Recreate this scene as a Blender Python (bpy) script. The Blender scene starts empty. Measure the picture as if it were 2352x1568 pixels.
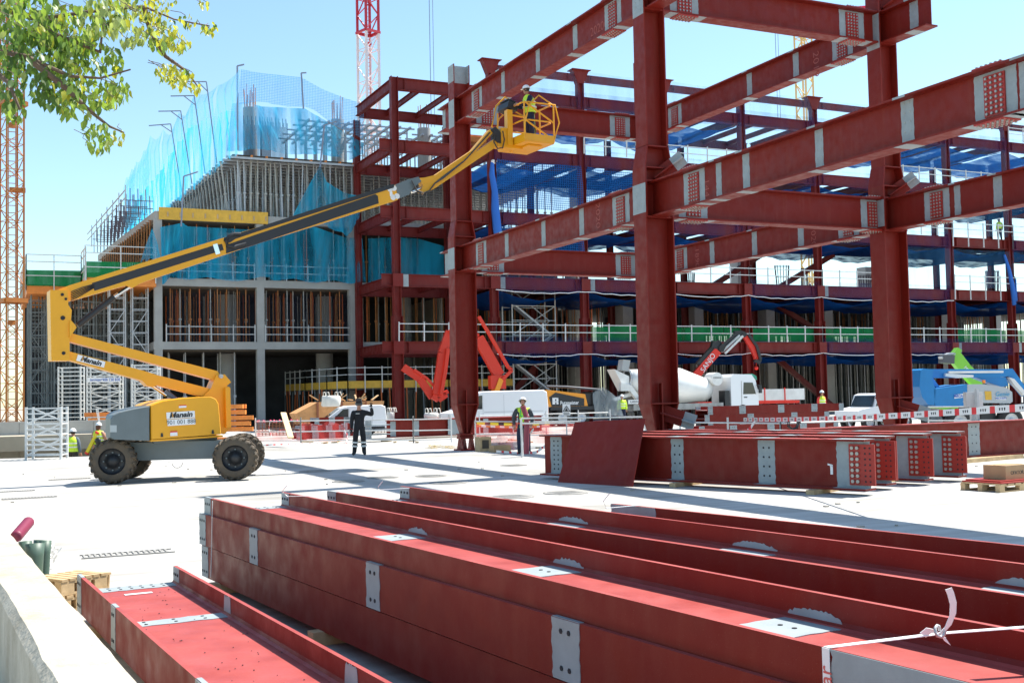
import bpy, bmesh, math, random
from math import sin, cos, tan, radians, pi, atan2, sqrt
from mathutils import Vector, Matrix
random.seed(7)
SC = bpy.context.scene
COL = SC.collection
# ---------------------------------------------------------------- camera
PITCH, ROLL, YAW = radians(2.78), radians(-1.16), radians(24.98)
HC = 1.8
CAM = Vector((0, 0, HC))
_f = Vector((sin(YAW)*cos(PITCH), cos(YAW)*cos(PITCH), sin(PITCH)))
_r = Vector((cos(YAW), -sin(YAW), 0)); _u = _r.cross(_f)
CR = cos(ROLL)*_r + sin(ROLL)*_u
CU = -sin(ROLL)*_r + cos(ROLL)*_u
cd = bpy.data.cameras.new('camera'); cam = bpy.data.objects.new('camera', cd); COL.objects.link(cam)
M3 = Matrix((CR, CU, -_f)).transposed()
cam.matrix_world = Matrix.Translation(CAM) @ M3.to_4x4()
cd.sensor_width = 36; cd.lens = 36*2600/2352; cd.clip_start = 0.1; cd.clip_end = 5000
SC.camera = cam
# ---------------------------------------------------------------- light
SUN_EL = radians(58); SUN_DIR = Vector((cos(SUN_EL)*0.993, cos(SUN_EL)*0.12, sin(SUN_EL))).normalized()
w = bpy.data.worlds.new('World'); SC.world = w; w.use_nodes = True
nt = w.node_tree; nt.nodes.clear()
sky = nt.nodes.new('ShaderNodeTexSky'); sky.sky_type = 'NISHITA'; sky.sun_disc = False
sky.sun_elevation = SUN_EL; sky.sun_rotation = atan2(SUN_DIR.x, SUN_DIR.y)
sky.air_density = 1.0; sky.dust_density = 0.5; sky.ozone_density = 1.0
bg = nt.nodes.new('ShaderNodeBackground'); bg.inputs[1].default_value = 0.115
wo = nt.nodes.new('ShaderNodeOutputWorld')
tint = nt.nodes.new('ShaderNodeMix'); tint.data_type = 'RGBA'; tint.blend_type = 'MULTIPLY'; tint.inputs[0].default_value = 1
tint.inputs[7].default_value = (1.0, 1.12, 1.08, 1)
nt.links.new(sky.outputs[0], tint.inputs[6]); nt.links.new(tint.outputs[2], bg.inputs[0]); nt.links.new(bg.outputs[0], wo.inputs[0])
sd = bpy.data.lights.new('sun', 'SUN'); sd.energy = 5.0; sd.angle = radians(0.5); sd.color = (1, 0.95, 0.87)
so = bpy.data.objects.new('sun', sd); COL.objects.link(so)
so.rotation_euler = SUN_DIR.to_track_quat('Z', 'Y').to_euler(); so.location = (40, 0, 60)
SC.view_settings.view_transform = 'Standard'; SC.view_settings.look = 'None'
SC.view_settings.gamma = 1; SC.view_settings.exposure = 0.92
SC.render.engine = 'CYCLES'
try:
    SC.cycles.transparent_max_bounces = 24; SC.cycles.max_bounces = 7; SC.cycles.diffuse_bounces = 4
except Exception: pass
# ---------------------------------------------------------------- picking world points
def ray(x, y):
    return _f*2600 + CR*(x-1176) - CU*(y-784)
def PZ(x, y, z=0.0):
    d = ray(x, y); return CAM + d*((z-HC)/d.z)
def PY(x, y, Y):
    d = ray(x, y); return CAM + d*(Y/d.y)
def PX(x, y, X):
    d = ray(x, y); return CAM + d*(X/d.x)
def PD(x, y, dep):
    return CAM + ray(x, y)*(dep/2600)
def LD(l, d, z=0.0):      # sideways / ahead of the viewpoint -> world
    return Vector((l*cos(YAW)+d*sin(YAW), -l*sin(YAW)+d*cos(YAW), z))
class Plane:              # a vertical working plane with its own axes: s along, z up, n across
    def __init__(self, o, a):
        self.o = Vector((o[0], o[1], 0)); self.a = Vector((a[0], a[1], 0)).normalized()
        self.n = Vector((-self.a.y, self.a.x, 0))       # away side for a pointing right
    def sz(self, x, y):
        d = ray(x, y); t = (self.o-CAM).dot(self.n)/d.dot(self.n); p = CAM+d*t
        return ((p-self.o).dot(self.a), p.z)
    def w(self, s, z, n=0.0):
        return self.o + self.a*s + self.n*n + Vector((0, 0, z))
# ---------------------------------------------------------------- materials
MATS = {}
def mat(name, col, rough=0.6, metal=0.0, var=0.0, vscale=3.0, bump=0.0, bscale=30.0, spec=0.5, stain=None, emit=0):
    if name in MATS: return MATS[name]
    m = bpy.data.materials.new(name); MATS[name] = m; m.use_nodes = True
    n = m.node_tree; b = n.nodes['Principled BSDF']
    b.inputs['Base Color'].default_value = (*col, 1); b.inputs['Roughness'].default_value = rough
    b.inputs['Metallic'].default_value = metal
    try: b.inputs['Specular IOR Level'].default_value = spec
    except Exception: pass
    tc = n.nodes.new('ShaderNodeTexCoord')
    if var:
        no = n.nodes.new('ShaderNodeTexNoise'); no.inputs['Scale'].default_value = vscale; no.inputs['Detail'].default_value = 6
        no.inputs['Roughness'].default_value = .65
        n.links.new(tc.outputs['Object'], no.inputs['Vector'])
        rp = n.nodes.new('ShaderNodeValToRGB')
        rp.color_ramp.elements[0].position = .3; rp.color_ramp.elements[1].position = .72
        c0 = [max(0, c*(1-var)) for c in col]; c1 = [min(1, c*(1+var)) for c in col]
        if stain: c0 = stain
        rp.color_ramp.elements[0].color = (*c0, 1); rp.color_ramp.elements[1].color = (*c1, 1)
        n.links.new(no.outputs[0], rp.inputs[0]); n.links.new(rp.outputs[0], b.inputs['Base Color'])
    if bump:
        n2 = n.nodes.new('ShaderNodeTexNoise'); n2.inputs['Scale'].default_value = bscale; n2.inputs['Detail'].default_value = 4
        n.links.new(tc.outputs['Object'], n2.inputs['Vector'])
        bp = n.nodes.new('ShaderNodeBump'); bp.inputs['Strength'].default_value = bump; bp.inputs['Distance'].default_value = .02
        n.links.new(n2.outputs[0], bp.inputs['Height']); n.links.new(bp.outputs[0], b.inputs['Normal'])
    return m
def netmat(name, col, alpha, cell=0.0, fill=0.0, foldvar=0.3, trans=0.4):
    """woven net: strands on a UV grid over a partly covering weave"""
    m = bpy.data.materials.new(name); m.use_nodes = True; n = m.node_tree; n.nodes.clear()
    out = n.nodes.new('ShaderNodeOutputMaterial'); mx = n.nodes.new('ShaderNodeMixShader')
    tr = n.nodes.new('ShaderNodeBsdfTransparent')
    df = n.nodes.new('ShaderNodeBsdfDiffuse'); df.inputs[0].default_value = (*col, 1)
    tl = n.nodes.new('ShaderNodeBsdfTranslucent'); tl.inputs[0].default_value = (*col, 1)
    m2 = n.nodes.new('ShaderNodeMixShader'); m2.inputs[0].default_value = trans
    n.links.new(df.outputs[0], m2.inputs[1]); n.links.new(tl.outputs[0], m2.inputs[2])
    n.links.new(tr.outputs[0], mx.inputs[1]); n.links.new(m2.outputs[0], mx.inputs[2]); n.links.new(mx.outputs[0], out.inputs[0])
    tc = n.nodes.new('ShaderNodeTexCoord')
    no = n.nodes.new('ShaderNodeTexNoise'); no.inputs['Scale'].default_value = .55; no.inputs['Detail'].default_value = 5
    mp = n.nodes.new('ShaderNodeMapping'); mp.inputs['Scale'].default_value = (2.2, 2.2, .35)
    n.links.new(tc.outputs['Object'], mp.inputs[0]); n.links.new(mp.outputs[0], no.inputs['Vector'])
    mr = n.nodes.new('ShaderNodeMapRange'); mr.inputs[1].default_value = .35; mr.inputs[2].default_value = .65
    mr.inputs[3].default_value = max(0, alpha-foldvar); mr.inputs[4].default_value = min(1, alpha+foldvar)
    n.links.new(no.outputs[0], mr.inputs[0])
    last = mr.outputs[0]
    if cell:
        uv = n.nodes.new('ShaderNodeUVMap'); sp = n.nodes.new('ShaderNodeSeparateXYZ'); n.links.new(uv.outputs[0], sp.inputs[0])
        ms = []
        for k in (0, 1):
            a = n.nodes.new('ShaderNodeMath'); a.operation = 'DIVIDE'; a.inputs[1].default_value = cell
            n.links.new(sp.outputs[k], a.inputs[0])
            f = n.nodes.new('ShaderNodeMath'); f.operation = 'FRACT'; n.links.new(a.outputs[0], f.inputs[0])
            g = n.nodes.new('ShaderNodeMath'); g.operation = 'LESS_THAN'; g.inputs[1].default_value = .2; n.links.new(f.outputs[0], g.inputs[0]); ms.append(g)
        q = n.nodes.new('ShaderNodeMath'); q.operation = 'MAXIMUM'; n.links.new(ms[0].outputs[0], q.inputs[0]); n.links.new(ms[1].outputs[0], q.inputs[1])
        q2 = n.nodes.new('ShaderNodeMath'); q2.operation = 'MAXIMUM'
        if fill > 0:
            q3 = n.nodes.new('ShaderNodeMath'); q3.operation = 'MULTIPLY'; q3.inputs[1].default_value = fill; n.links.new(last, q3.inputs[0])
            n.links.new(q.outputs[0], q2.inputs[0]); n.links.new(q3.outputs[0], q2.inputs[1]); last = q2.outputs[0]
        else: last = q.outputs[0]
    n.links.new(last, mx.inputs[0]); MATS[name] = m
    return m
def redsteel(name, c0, c1, top_light=.3, sc=1.0, rough=.5):
    m = bpy.data.materials.new(name); m.use_nodes = True; n = m.node_tree; b = n.nodes['Principled BSDF']; L = n.links.new
    tc = n.nodes.new('ShaderNodeTexCoord'); N = n.nodes.new
    def noise(scale, det, st=(1, 1, 1)):
        mp = N('ShaderNodeMapping'); mp.inputs['Scale'].default_value = st; L(tc.outputs['Object'], mp.inputs[0]); t = N('ShaderNodeTexNoise'); t.inputs['Scale'].default_value = scale; t.inputs['Detail'].default_value = det; L(mp.outputs[0], t.inputs['Vector']); return t.outputs[0]
    def ramp(src, a, b_, lo=0.0, hi=1.0):
        r = N('ShaderNodeMapRange'); r.inputs[1].default_value = a; r.inputs[2].default_value = b_; r.inputs[3].default_value = lo; r.inputs[4].default_value = hi; L(src, r.inputs[0]); return r.outputs[0]
    def mix(fac, a, col):
        x = N('ShaderNodeMix'); x.data_type = 'RGBA'; L(fac, x.inputs[0]); (L(a, x.inputs[6]) if not isinstance(a, tuple) else setattr(x.inputs[6], 'default_value', (*a, 1))); x.inputs[7].default_value = (*col, 1); return x.outputs[2]
    c = mix(ramp(noise(.8*sc, 5), .35, .65), c0, c1)
    c = mix(ramp(noise(7*sc, 8, (1, 1, .15)), .52, .75, 0, .08), c, (.34, .15, .10))         # pale rain streaks
    c = mix(ramp(noise(2.3*sc, 9), .58, .74, 0, .12), c, (.075, .012, .008))                  # darker stains
    c = mix(ramp(noise(150*sc, 2), .68, .74, 0, .22), c, (.42, .26, .20))                       # dust specks
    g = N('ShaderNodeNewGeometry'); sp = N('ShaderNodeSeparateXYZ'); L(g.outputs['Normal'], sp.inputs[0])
    up = ramp(sp.outputs[2], .6, .9, 0, top_light); md = N('ShaderNodeMath'); md.operation = 'MULTIPLY'; L(up, md.inputs[0]); L(ramp(noise(3.1*sc, 6), .3, .7, .55, 1.0), md.inputs[1])
    c = mix(md.outputs[0], c, (.68, .165, .15))                                                # sunlit pink painted onto upward faces
    L(c, b.inputs['Base Color']); L(ramp(noise(5*sc, 6), .3, .7, rough-.12, rough+.18), b.inputs['Roughness']); b.inputs['Specular IOR Level'].default_value = .28
    bp = N('ShaderNodeBump'); bp.inputs['Strength'].default_value = .05; bp.inputs['Distance'].default_value = .02; L(noise(35*sc, 4), bp.inputs['Height']); L(bp.outputs[0], b.inputs['Normal'])
    MATS[name] = m; return m
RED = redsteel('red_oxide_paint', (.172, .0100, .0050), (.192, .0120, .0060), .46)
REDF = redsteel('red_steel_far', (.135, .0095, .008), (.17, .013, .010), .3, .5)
REDP = mat('fresh_red_plate', (.34, .018, .010), .45, var=.1)
GREY = mat('grey_primer', (.30, .345, .36), .55, var=.12, vscale=5, spec=.3, bump=.05)
BOLT = mat('zinc_bolt', (.38, .37, .34), .4, .5)
HOLE = mat('bolt_hole', (.02, .02, .025), .8)
CONC = mat('concrete', (.36, .36, .345), .85, var=.14, vscale=.6, bump=.1)
CONCD = mat('old_concrete', (.36, .33, .28), .9, var=.2, vscale=1.2, bump=.15)
YEL = mat('lift_yellow', (.78, .36, .008), .38, var=.05, vscale=1.5)
YELD = mat('crane_orange', (.42, .14, .02), .5, var=.15)
DGREY = mat('lift_grey', (.13, .16, .17), .42, var=.08)
BLK = mat('black_rubber', (.022, .021, .02), .75, var=.3, vscale=8)
TYRE = mat('tyre_rubber', (.045, .040, .034), .85, var=.4, vscale=5, stain=(.13, .095, .06))
BLKP = mat('black_plastic', (.02, .021, .024), .45)
STEEL = mat('galvanised_steel', (.46, .48, .50), .45, .3, var=.15, vscale=6)
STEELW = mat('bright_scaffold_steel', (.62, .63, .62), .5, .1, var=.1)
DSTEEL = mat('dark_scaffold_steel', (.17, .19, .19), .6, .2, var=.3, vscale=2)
CHROME = mat('chrome_rod', (.8, .8, .8), .15, 1)
PROP = mat('rusty_orange_prop', (.42, .17, .05), .7, var=.35, vscale=3)
PROPR = mat('red_orange_prop', (.55, .13, .03), .65, var=.2)
PROPG = mat('grey_prop', (.40, .40, .37), .6, .2, var=.3)
FORM = mat('formwork_board', (.72, .42, .05), .6, var=.15)
WOOD = mat('timber', (.52, .37, .20), .8, var=.25, vscale=6, bump=.1)
WOODO = mat('orange_formwork_beam', (.75, .24, .04), .6, var=.2)
WHITE = mat('white_paint', (.80, .81, .82), .35, spec=.4)
WHITED = mat('dusty_white_paint', (.74, .73, .70), .5, var=.12, vscale=1.5)
GLASS = mat('dark_window_glass', (.02, .03, .035), .08, spec=.8)
MRED = mat('signal_red_paint', (.72, .025, .012), .35)
BLUEP = mat('lift_blue', (.005, .19, .48), .4, var=.06)
GREENP = mat('lime_green_paint', (.22, .58, .05), .4)
NAVY = mat('navy_cloth', (.010, .012, .022), .85, var=.3, vscale=8)
BLACKC = mat('black_cloth', (.012, .012, .015), .85, var=.3, vscale=8)
HIVIS = mat('hivis_yellow', (.62, .85, .04), .6, var=.1, vscale=8)
HIVISW = mat('reflective_tape', (.75, .76, .72), .3)
SKIN = mat('skin', (.45, .22, .14), .55)
HELM = mat('helmet_white', (.82, .82, .82), .3)
STRAP = mat('white_strap', (.85, .85, .84), .5)
GREENS = netmat('green_debris_screen', (.02, .27, .09), .84, 0, 0, .14, .3)
NETB = netmat('blue_debris_net', (.03, .47, .74), .62, 0, 0, .32, .5)
NETT = netmat('top_turquoise_net', (.05, .55, .88), .50, 0, 0, .36, .6)
NETD = netmat('deep_blue_underfloor_net', (.008, .075, .30), .86, 0, 0, .13, .3)
NETM = netmat('blue_grid_net', (.02, .13, .40), .34, .15, .7, .15, .4)
NETP = netmat('violet_blue_grid_net', (.035, .055, .20), .18, 0, 0, .1, .3)
NETL = netmat('pale_blue_high_net', (.14, .42, .72), .13, 0, 0, .07, .5)
REDM = netmat('red_barrier_mesh', (.75, .10, .10), .30, 0, 0, .12, .4)
# ---------------------------------------------------------------- mesh building
class MB:
    def __init__(s): s.v = []; s.f = []; s.m = []; s.mi = 0; s.uv = None; s.sm = set()
    def mat(s, i): s.mi = i; return s
    def add(s, vs, fs, smooth=False):
        b = len(s.v); s.v += [tuple(v) for v in vs]
        for f in fs:
            if smooth: s.sm.add(len(s.f))
            s.f.append([i+b for i in f]); s.m.append(s.mi)
        return s
    def boxm(s, M, sx, sy, sz):
        vs = [M @ Vector((a*sx/2, b*sy/2, c*sz/2)) for a in (-1, 1) for b in (-1, 1) for c in (-1, 1)]
        return s.add(vs, [(0, 1, 3, 2), (4, 6, 7, 5), (0, 4, 5, 1), (2, 3, 7, 6), (0, 2, 6, 4), (1, 5, 7, 3)])
    def box(s, x0, x1, y0, y1, z0, z1):
        return s.boxm(Matrix.Translation(((x0+x1)/2, (y0+y1)/2, (z0+z1)/2)), x1-x0, y1-y0, z1-z0)
    def frame(s, p, q, up=Vector((0, 0, 1))):
        p = Vector(p); q = Vector(q); d = (q-p); L = d.length; d = d.normalized() if L > 1e-9 else Vector((0, 0, 1))
        if abs(d.dot(up)) > .99: up = Vector((0, 1, 0)) if abs(d.y) < .9 else Vector((1, 0, 0))
        a = d.cross(up).normalized(); b = a.cross(d).normalized()
        return p, q, d, a, b, L
    def bar(s, p, q, w, h=None, up=Vector((0, 0, 1))):
        h = h or w; p, q, d, a, b, L = s.frame(p, q, up)
        M = Matrix((a, d, b)).transposed().to_4x4(); M.translation = (p+q)/2
        return s.boxm(M, w, L, h)
    def tube(s, p, q, r, n=6, r2=None, cap=True, smooth=True):
        r2 = r if r2 is None else r2; p, q, d, a, b, L = s.frame(p, q)
        vs = []
        for c, rr in ((p, r), (q, r2)):
            for k in range(n):
                t = 2*pi*k/n; vs.append(c + a*cos(t)*rr + b*sin(t)*rr)
        s.add(vs, [(k, (k+1) % n, n+(k+1) % n, n+k) for k in range(n)], smooth)
        if cap: s.add(vs[:n], [tuple(range(n))[::-1]]); s.add(vs[n:], [tuple(range(n))])
        return s
    def path(s, pts, r, n=6):
        pts = [Vector(p) for p in pts]; rings = []
        for i, p in enumerate(pts):
            d = (pts[min(i+1, len(pts)-1)]-pts[max(i-1, 0)])
            _, _, d, a, b, L = s.frame(p, p+d)
            rr = r[i] if isinstance(r, (list, tuple)) else r
            rings.append([p + a*cos(2*pi*k/n)*rr + b*sin(2*pi*k/n)*rr for k in range(n)])
        vs = [v for g in rings for v in g]
        fs = [(i*n+k, i*n+(k+1) % n, (i+1)*n+(k+1) % n, (i+1)*n+k) for i in range(len(pts)-1) for k in range(n)]
        s.add(vs, fs, True); s.add(rings[0], [tuple(range(n))[::-1]]); s.add(rings[-1], [tuple(range(n))]); return s
    def prism(s, pts, ext):
        """closed polygon of world points, extruded by vector ext"""
        n = len(pts); pts = [Vector(p) for p in pts]; ext = Vector(ext)
        nrm = Vector()
        for i in range(n): nrm += pts[i].cross(pts[(i+1) % n])
        if nrm.dot(ext) > 0: pts = pts[::-1]
        vs = pts + [p+ext for p in pts]
        return s.add(vs, [tuple(range(n)), tuple(range(2*n-1, n-1, -1))] + [(i, n+i, n+(i+1) % n, (i+1) % n) for i in range(n)])
    def sheet(s, g, uvs=1.0):
        """grid of points g[i][j]"""
        ni, nj = len(g), len(g[0]); s.add([p for r_ in g for p in r_], [(i*nj+j, i*nj+j+1, (i+1)*nj+j+1, (i+1)*nj+j) for i in range(ni-1) for j in range(nj-1)], True)
        return s
    def sphere(s, c, r, nu=12, nv=8, sc=(1, 1, 1), M=None):
        c = Vector(c); vs = []; M = M or Matrix.Identity(3)
        for i in range(nv+1):
            ph = pi*i/nv
            for k in range(nu):
                t = 2*pi*k/nu; vs.append(c + M @ Vector((sin(ph)*cos(t)*r*sc[0], sin(ph)*sin(t)*r*sc[1], cos(ph)*r*sc[2])))
        return s.add(vs, [(i*nu+k, (i+1)*nu+k, (i+1)*nu+(k+1) % nu, i*nu+(k+1) % nu) for i in range(nv) for k in range(nu)], True)
    def lathe(s, p, axis, prof, n=20):
        """prof list of (distance along axis, radius)"""
        p = Vector(p); axis = Vector(axis).normalized(); _, _, d, a, b, L = s.frame(p, p+axis)
        vs = [p + d*t + a*cos(2*pi*k/n)*r + b*sin(2*pi*k/n)*r for (t, r) in prof for k in range(n)]
        return s.add(vs, [(i*n+k, i*n+(k+1) % n, (i+1)*n+(k+1) % n, (i+1)*n+k) for i in range(len(prof)-1) for k in range(n)], True)
    def ibeam(s, p, q, dep, wid, tf=.03, tw=.02, up=Vector((0, 0, 1))):
        """p,q on centre line of the section; up = web direction"""
        p, q, d, a, b, L = s.frame(p, q, up)
        o = b*(dep/2-tf/2)
        s.bar(p+o, q+o, wid, tf, up); s.bar(p-o, q-o, wid, tf, up); s.bar(p, q, tw, dep-2*tf, up); return s
    def build(s, name, mats, parent=None, uvfn=None, origin=None, sharp=False):
        me = bpy.data.meshes.new(name)
        o0 = Vector(origin) if origin is not None else Vector()
        me.from_pydata([Vector(v)-o0 for v in s.v], [], s.f)
        if not isinstance(mats, (list, tuple)): mats = [mats]
        for m in mats: me.materials.append(m)
        me.polygons.foreach_set('material_index', s.m)
        if s.sm:
            me.polygons.foreach_set('use_smooth', [i in s.sm for i in range(len(s.f))])
        if uvfn:
            uv = me.uv_layers.new(name='UVMap')
            for l in me.loops: uv.data[l.index].uv = uvfn(Vector(s.v[l.vertex_index]))
        me.update()
        ob = bpy.data.objects.new(name, me); COL.objects.link(ob); ob.location = o0
        if parent:
            ob.parent = parent; ob.location = o0 - WORLD(parent) if origin is not None else -WORLD(parent)
        return ob
def WORLD(o):
    v = Vector(o.location); p = o.parent
    while p: v += Vector(p.location); p = p.parent
    return v
def tag(o, label=None, cat=None, group=None, kind=None):
    if label: o['label'] = label
    if cat: o['category'] = cat
    if group: o['group'] = group
    if kind: o['kind'] = kind
    return o
def thing(name, label, cat, loc=(0, 0, 0), group=None):
    o = bpy.data.objects.new(name, None); COL.objects.link(o); o.location = loc; o.empty_display_size = .3
    return tag(o, label, cat, group)
def copy_tree(o, parent=None):
    c = o.copy(); COL.objects.link(c)
    if parent: c.parent = parent
    for ch in list(o.children): copy_tree(ch, c)
    return c
def text_part(txt, size, M, material, parent, name='lettering', depth=.003, align='CENTER', shear=0.0, bold=0.0, sx=1.0):
    cu = bpy.data.curves.new(name, 'FONT'); cu.body = txt; cu.size = size; cu.extrude = depth; cu.align_x = align; cu.align_y = 'CENTER'
    cu.shear = shear; cu.offset = bold; cu.resolution_u = 3
    t = bpy.data.objects.new('tmp', cu); COL.objects.link(t)
    dg = bpy.context.evaluated_depsgraph_get(); me = bpy.data.meshes.new_from_object(t.evaluated_get(dg))
    bpy.data.objects.remove(t); bpy.data.curves.remove(cu)
    me.name = name; me.transform(M @ Matrix.Diagonal((sx, 1, 1, 1))); me.materials.clear(); me.materials.append(material)
    ob = bpy.data.objects.new(name, me); COL.objects.link(ob)
    if parent: ob.parent = parent; ob.location = -WORLD(parent)
    return ob
def tframe(o, right, up):
    """matrix placing text at o reading along right"""
    r_ = Vector(right).normalized(); u_ = Vector(up); u_ = (u_-r_*u_.dot(r_)).normalized(); n_ = r_.cross(u_)
    M = Matrix((r_, u_, n_)).transposed().to_4x4(); M.translation = Vector(o); return M
def jag(a, b, n, amp):
    """points from a to b with small sideways wobble, for hand-painted patch edges"""
    a = Vector(a); b = Vector(b); return [a.lerp(b, i/n) for i in range(n+1)]
# ---------------------------------------------------------------- ground
def ground_material():
    m = bpy.data.materials.new('yard_concrete'); m.use_nodes = True; n = m.node_tree; b = n.nodes['Principled BSDF']
    tc = n.nodes.new('ShaderNodeTexCoord')
    def noise(sc, det, rot=0, stretch=(1, 1, 1)):
        mp = n.nodes.new('ShaderNodeMapping'); mp.inputs['Scale'].default_value = stretch; mp.inputs['Rotation'].default_value = (0, 0, rot)
        n.links.new(tc.outputs['Object'], mp.inputs[0])
        t = n.nodes.new('ShaderNodeTexNoise'); t.inputs['Scale'].default_value = sc; t.inputs['Detail'].default_value = det
        n.links.new(mp.outputs[0], t.inputs['Vector']); return t
    a = noise(.35, 8); c = noise(3.0, 8, .4, (.15, 1.6, 1)); g = noise(40, 3)
    mx = n.nodes.new('ShaderNodeMath'); mx.operation = 'MULTIPLY_ADD'; mx.inputs[1].default_value = .55
    n.links.new(a.outputs[0], mx.inputs[0])
    m2 = n.nodes.new('ShaderNodeMath'); m2.operation = 'MULTIPLY'; m2.inputs[1].default_value = .45; n.links.new(c.outputs[0], m2.inputs[0]); n.links.new(m2.outputs[0], mx.inputs[2])
    r = n.nodes.new('ShaderNodeValToRGB'); r.color_ramp.elements[0].position = .36; r.color_ramp.elements[1].position = .6
    r.color_ramp.elements[0].color = (.27, .255, .225, 1); r.color_ramp.elements[1].color = (.50, .49, .465, 1)
    n.links.new(mx.outputs[0], r.inputs[0]); n.links.new(r.outputs[0], b.inputs['Base Color'])
    b.inputs['Roughness'].default_value = .85
    bp = n.nodes.new('ShaderNodeBump'); bp.inputs['Strength'].default_value = .25; bp.inputs['Distance'].default_value = .02
    n.links.new(c.outputs[0], bp.inputs['Height']); n.links.new(bp.outputs[0], b.inputs['Normal'])
    return m
YARD = ground_material()
DIRT = mat('dry_earth', (.42, .36, .27), .95, var=.2, vscale=.3)
mb = MB(); mb.add([(-2500, -600, -2.6), (3500, -600, -2.6), (3500, 4500, -2.6), (-2500, 4500, -2.6)], [(0, 1, 2, 3)])
tag(mb.build('ground', DIRT), kind='structure')
# the raised yard slab: edge on the left where the ramp cuts in (left workers stand below it)
e = [PZ(-400, 1062), PZ(0, 1053), PZ(165, 1049), PZ(290, 1044)]
BL = PZ(-2500, 1280); 
P1 = e[3]; 
yard = [(-60, -30), (140, -30), (160, 150), (-10, 150), (P1.x-0.2, P1.y+9), (P1.x, P1.y), (e[2].x, e[2].y), (e[1].x, e[1].y), (e[0].x, e[0].y), (-60, e[0].y-3)]
mb = MB(); mb.prism([Vector((x, y, 0)) for x, y in yard], (0, 0, -2.55)); tag(mb.build('yard', YARD), kind='structure')
# ---------------------------------------------------------------- bolted girder frame in the foreground
UP = Vector((0, 0, 1))
XA, YA = 14.85, 35.8; YB = 23.5; XC = 22.35
ZL, ZU, DEP, WID = 6.96, 12.1, .88, .42
frame = thing('girder_structure', 'tall dark red bolted frame of heavy columns and girders standing in the yard', 'steel frame', (XA, YB, 0))
def patch(mb, c, along, face, ln, ht, thick=.004, holes=2, rows=4, wob=.008):
    """grey primer patch on a flat face; c centre, along = length dir, face = outward dir"""
    up = face.cross(along).normalized(); c = Vector(c); n = 12; wob = min(wob, .012)
    L = [c - along*(ln/2+random.uniform(-wob, wob)) + up*(ht*(i/n-.5)) for i in range(n+1)]
    R = [c + along*(ln/2+random.uniform(-wob, wob)) + up*(ht*(i/n-.5)) for i in range(n, -1, -1)]
    mb.mat(1).prism(L+R, face*thick)
def holes(mb, c, along, face, nx, ny, dx, dy, r=.018, m=3, t=.008):  # on frame primer patches, pale discs stand in for sky seen through holes
    up = face.cross(along).normalized()
    for i in range(nx):
        for j in range(ny):
            p = Vector(c) + along*((i-(nx-1)/2)*dx) + up*((j-(ny-1)/2)*dy)
            mb.mat(m).tube(p+face*.002, p+face*t, r, 6)
def girder(p, q, parent, splices=(), bands=(), dep=DEP, wid=WID, name='girder', stubs=True, side=None, marks=None):
    """p,q: top-centre points. splices / bands: distances from p"""
    p = Vector(p); q = Vector(q); d = (q-p).normalized(); a = d.cross(UP).normalized()
    c = UP*(-dep/2); mb = MB(); mb.mat(0).ibeam(p+c, q+c, dep, wid, .04, .024)
    for s in bands:
        x = s[0] if isinstance(s, tuple) else s; ln = s[1] if isinstance(s, tuple) else .26
        o = p + d*x
        for sg in (-1, 1):
            patch(mb, o + c + a*sg*.0125, d, a*sg, ln, dep-.1)
            patch(mb, o + UP*(-.02) + a*sg*(wid/2), d, a*sg, ln, .04, wob=.005)
            holes(mb, o + c + a*sg*.016, d, a*sg, 2, 5, .13, .17, m=2)
        patch(mb, o - UP*dep, d, -UP, ln*1.1, wid, wob=.02)
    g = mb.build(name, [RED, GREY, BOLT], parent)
    for s in splices:
        o = p + d*s; pm = MB()
        for sg in (-1, 1):
            patch(pm, o + c + a*sg*.0125, d, a*sg, .85, dep-.09)
            f = a*sg; M = Matrix((d, f, UP)).transposed().to_4x4(); M.translation = o + c + f*.03
            pm.mat(0).boxm(M, .42, .025, dep-.2)
            holes(pm, o+c+f*.04, d, f, 4, 8, .10, .083, r=.024, m=2, t=.03)
        for zz, sgn in ((0, 1), (-dep, -1)):
            M = Matrix((d, a, UP)).transposed().to_4x4(); M.translation = o + UP*(zz+sgn*.014)
            pm.mat(0).boxm(M, .6, wid*.96, .026)
            patch(pm, o+d*.42+UP*zz, d, UP*sgn, .26, wid*.98, wob=.02); patch(pm, o-d*.42+UP*zz, d, UP*sgn, .26, wid*.98, wob=.02)
            holes(pm, o+UP*(zz+sgn*.027), d, UP*sgn, 6, 4, .095, .10, r=.022, m=2, t=.03)
        pm.build('splice_plate', [REDP, GREY, BOLT], g)
    return g
def hsec(mb, x, y, z0, z1, h, bf, tf=.035, tw=.025, h1=None, bf1=None):
    """column piece: flanges facing +-X. optional taper to h1,bf1 at the top"""
    h1 = h1 or h; bf1 = bf1 or bf
    for sg in (-1, 1):
        o = [(x+sg*h/2, z0), (x+sg*(h/2-tf), z0), (x+sg*(h1/2-tf), z1), (x+sg*h1/2, z1)]
        vs = []
        for i, (xx, zz) in enumerate(o):
            b = bf if i in (0, 1) else bf1
            vs += [Vector((xx, y-b/2, zz)), Vector((xx, y+b/2, zz))]
        mb.add(vs, [(0, 1, 3, 2), (4, 5, 7, 6), (0, 6, 7, 1), (2, 3, 5, 4), (0, 2, 4, 6), (1, 7, 5, 3)])
    vs = [Vector((x-h/2+tf, y-tw/2, z0)), Vector((x+h/2-tf, y-tw/2, z0)), Vector((x+h1/2-tf, y-tw/2, z1)), Vector((x-h1/2+tf, y-tw/2, z1))]
    mb.prism(vs, (0, tw, 0))
def plateXY(mb, x, y, z, w_, d_, t=.03): mb.box(x-w_/2, x+w_/2, y-d_/2, y+d_/2, z-t/2, z+t/2)
HL, BFL, HU, BFU = .80, .56, .60, .50
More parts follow.
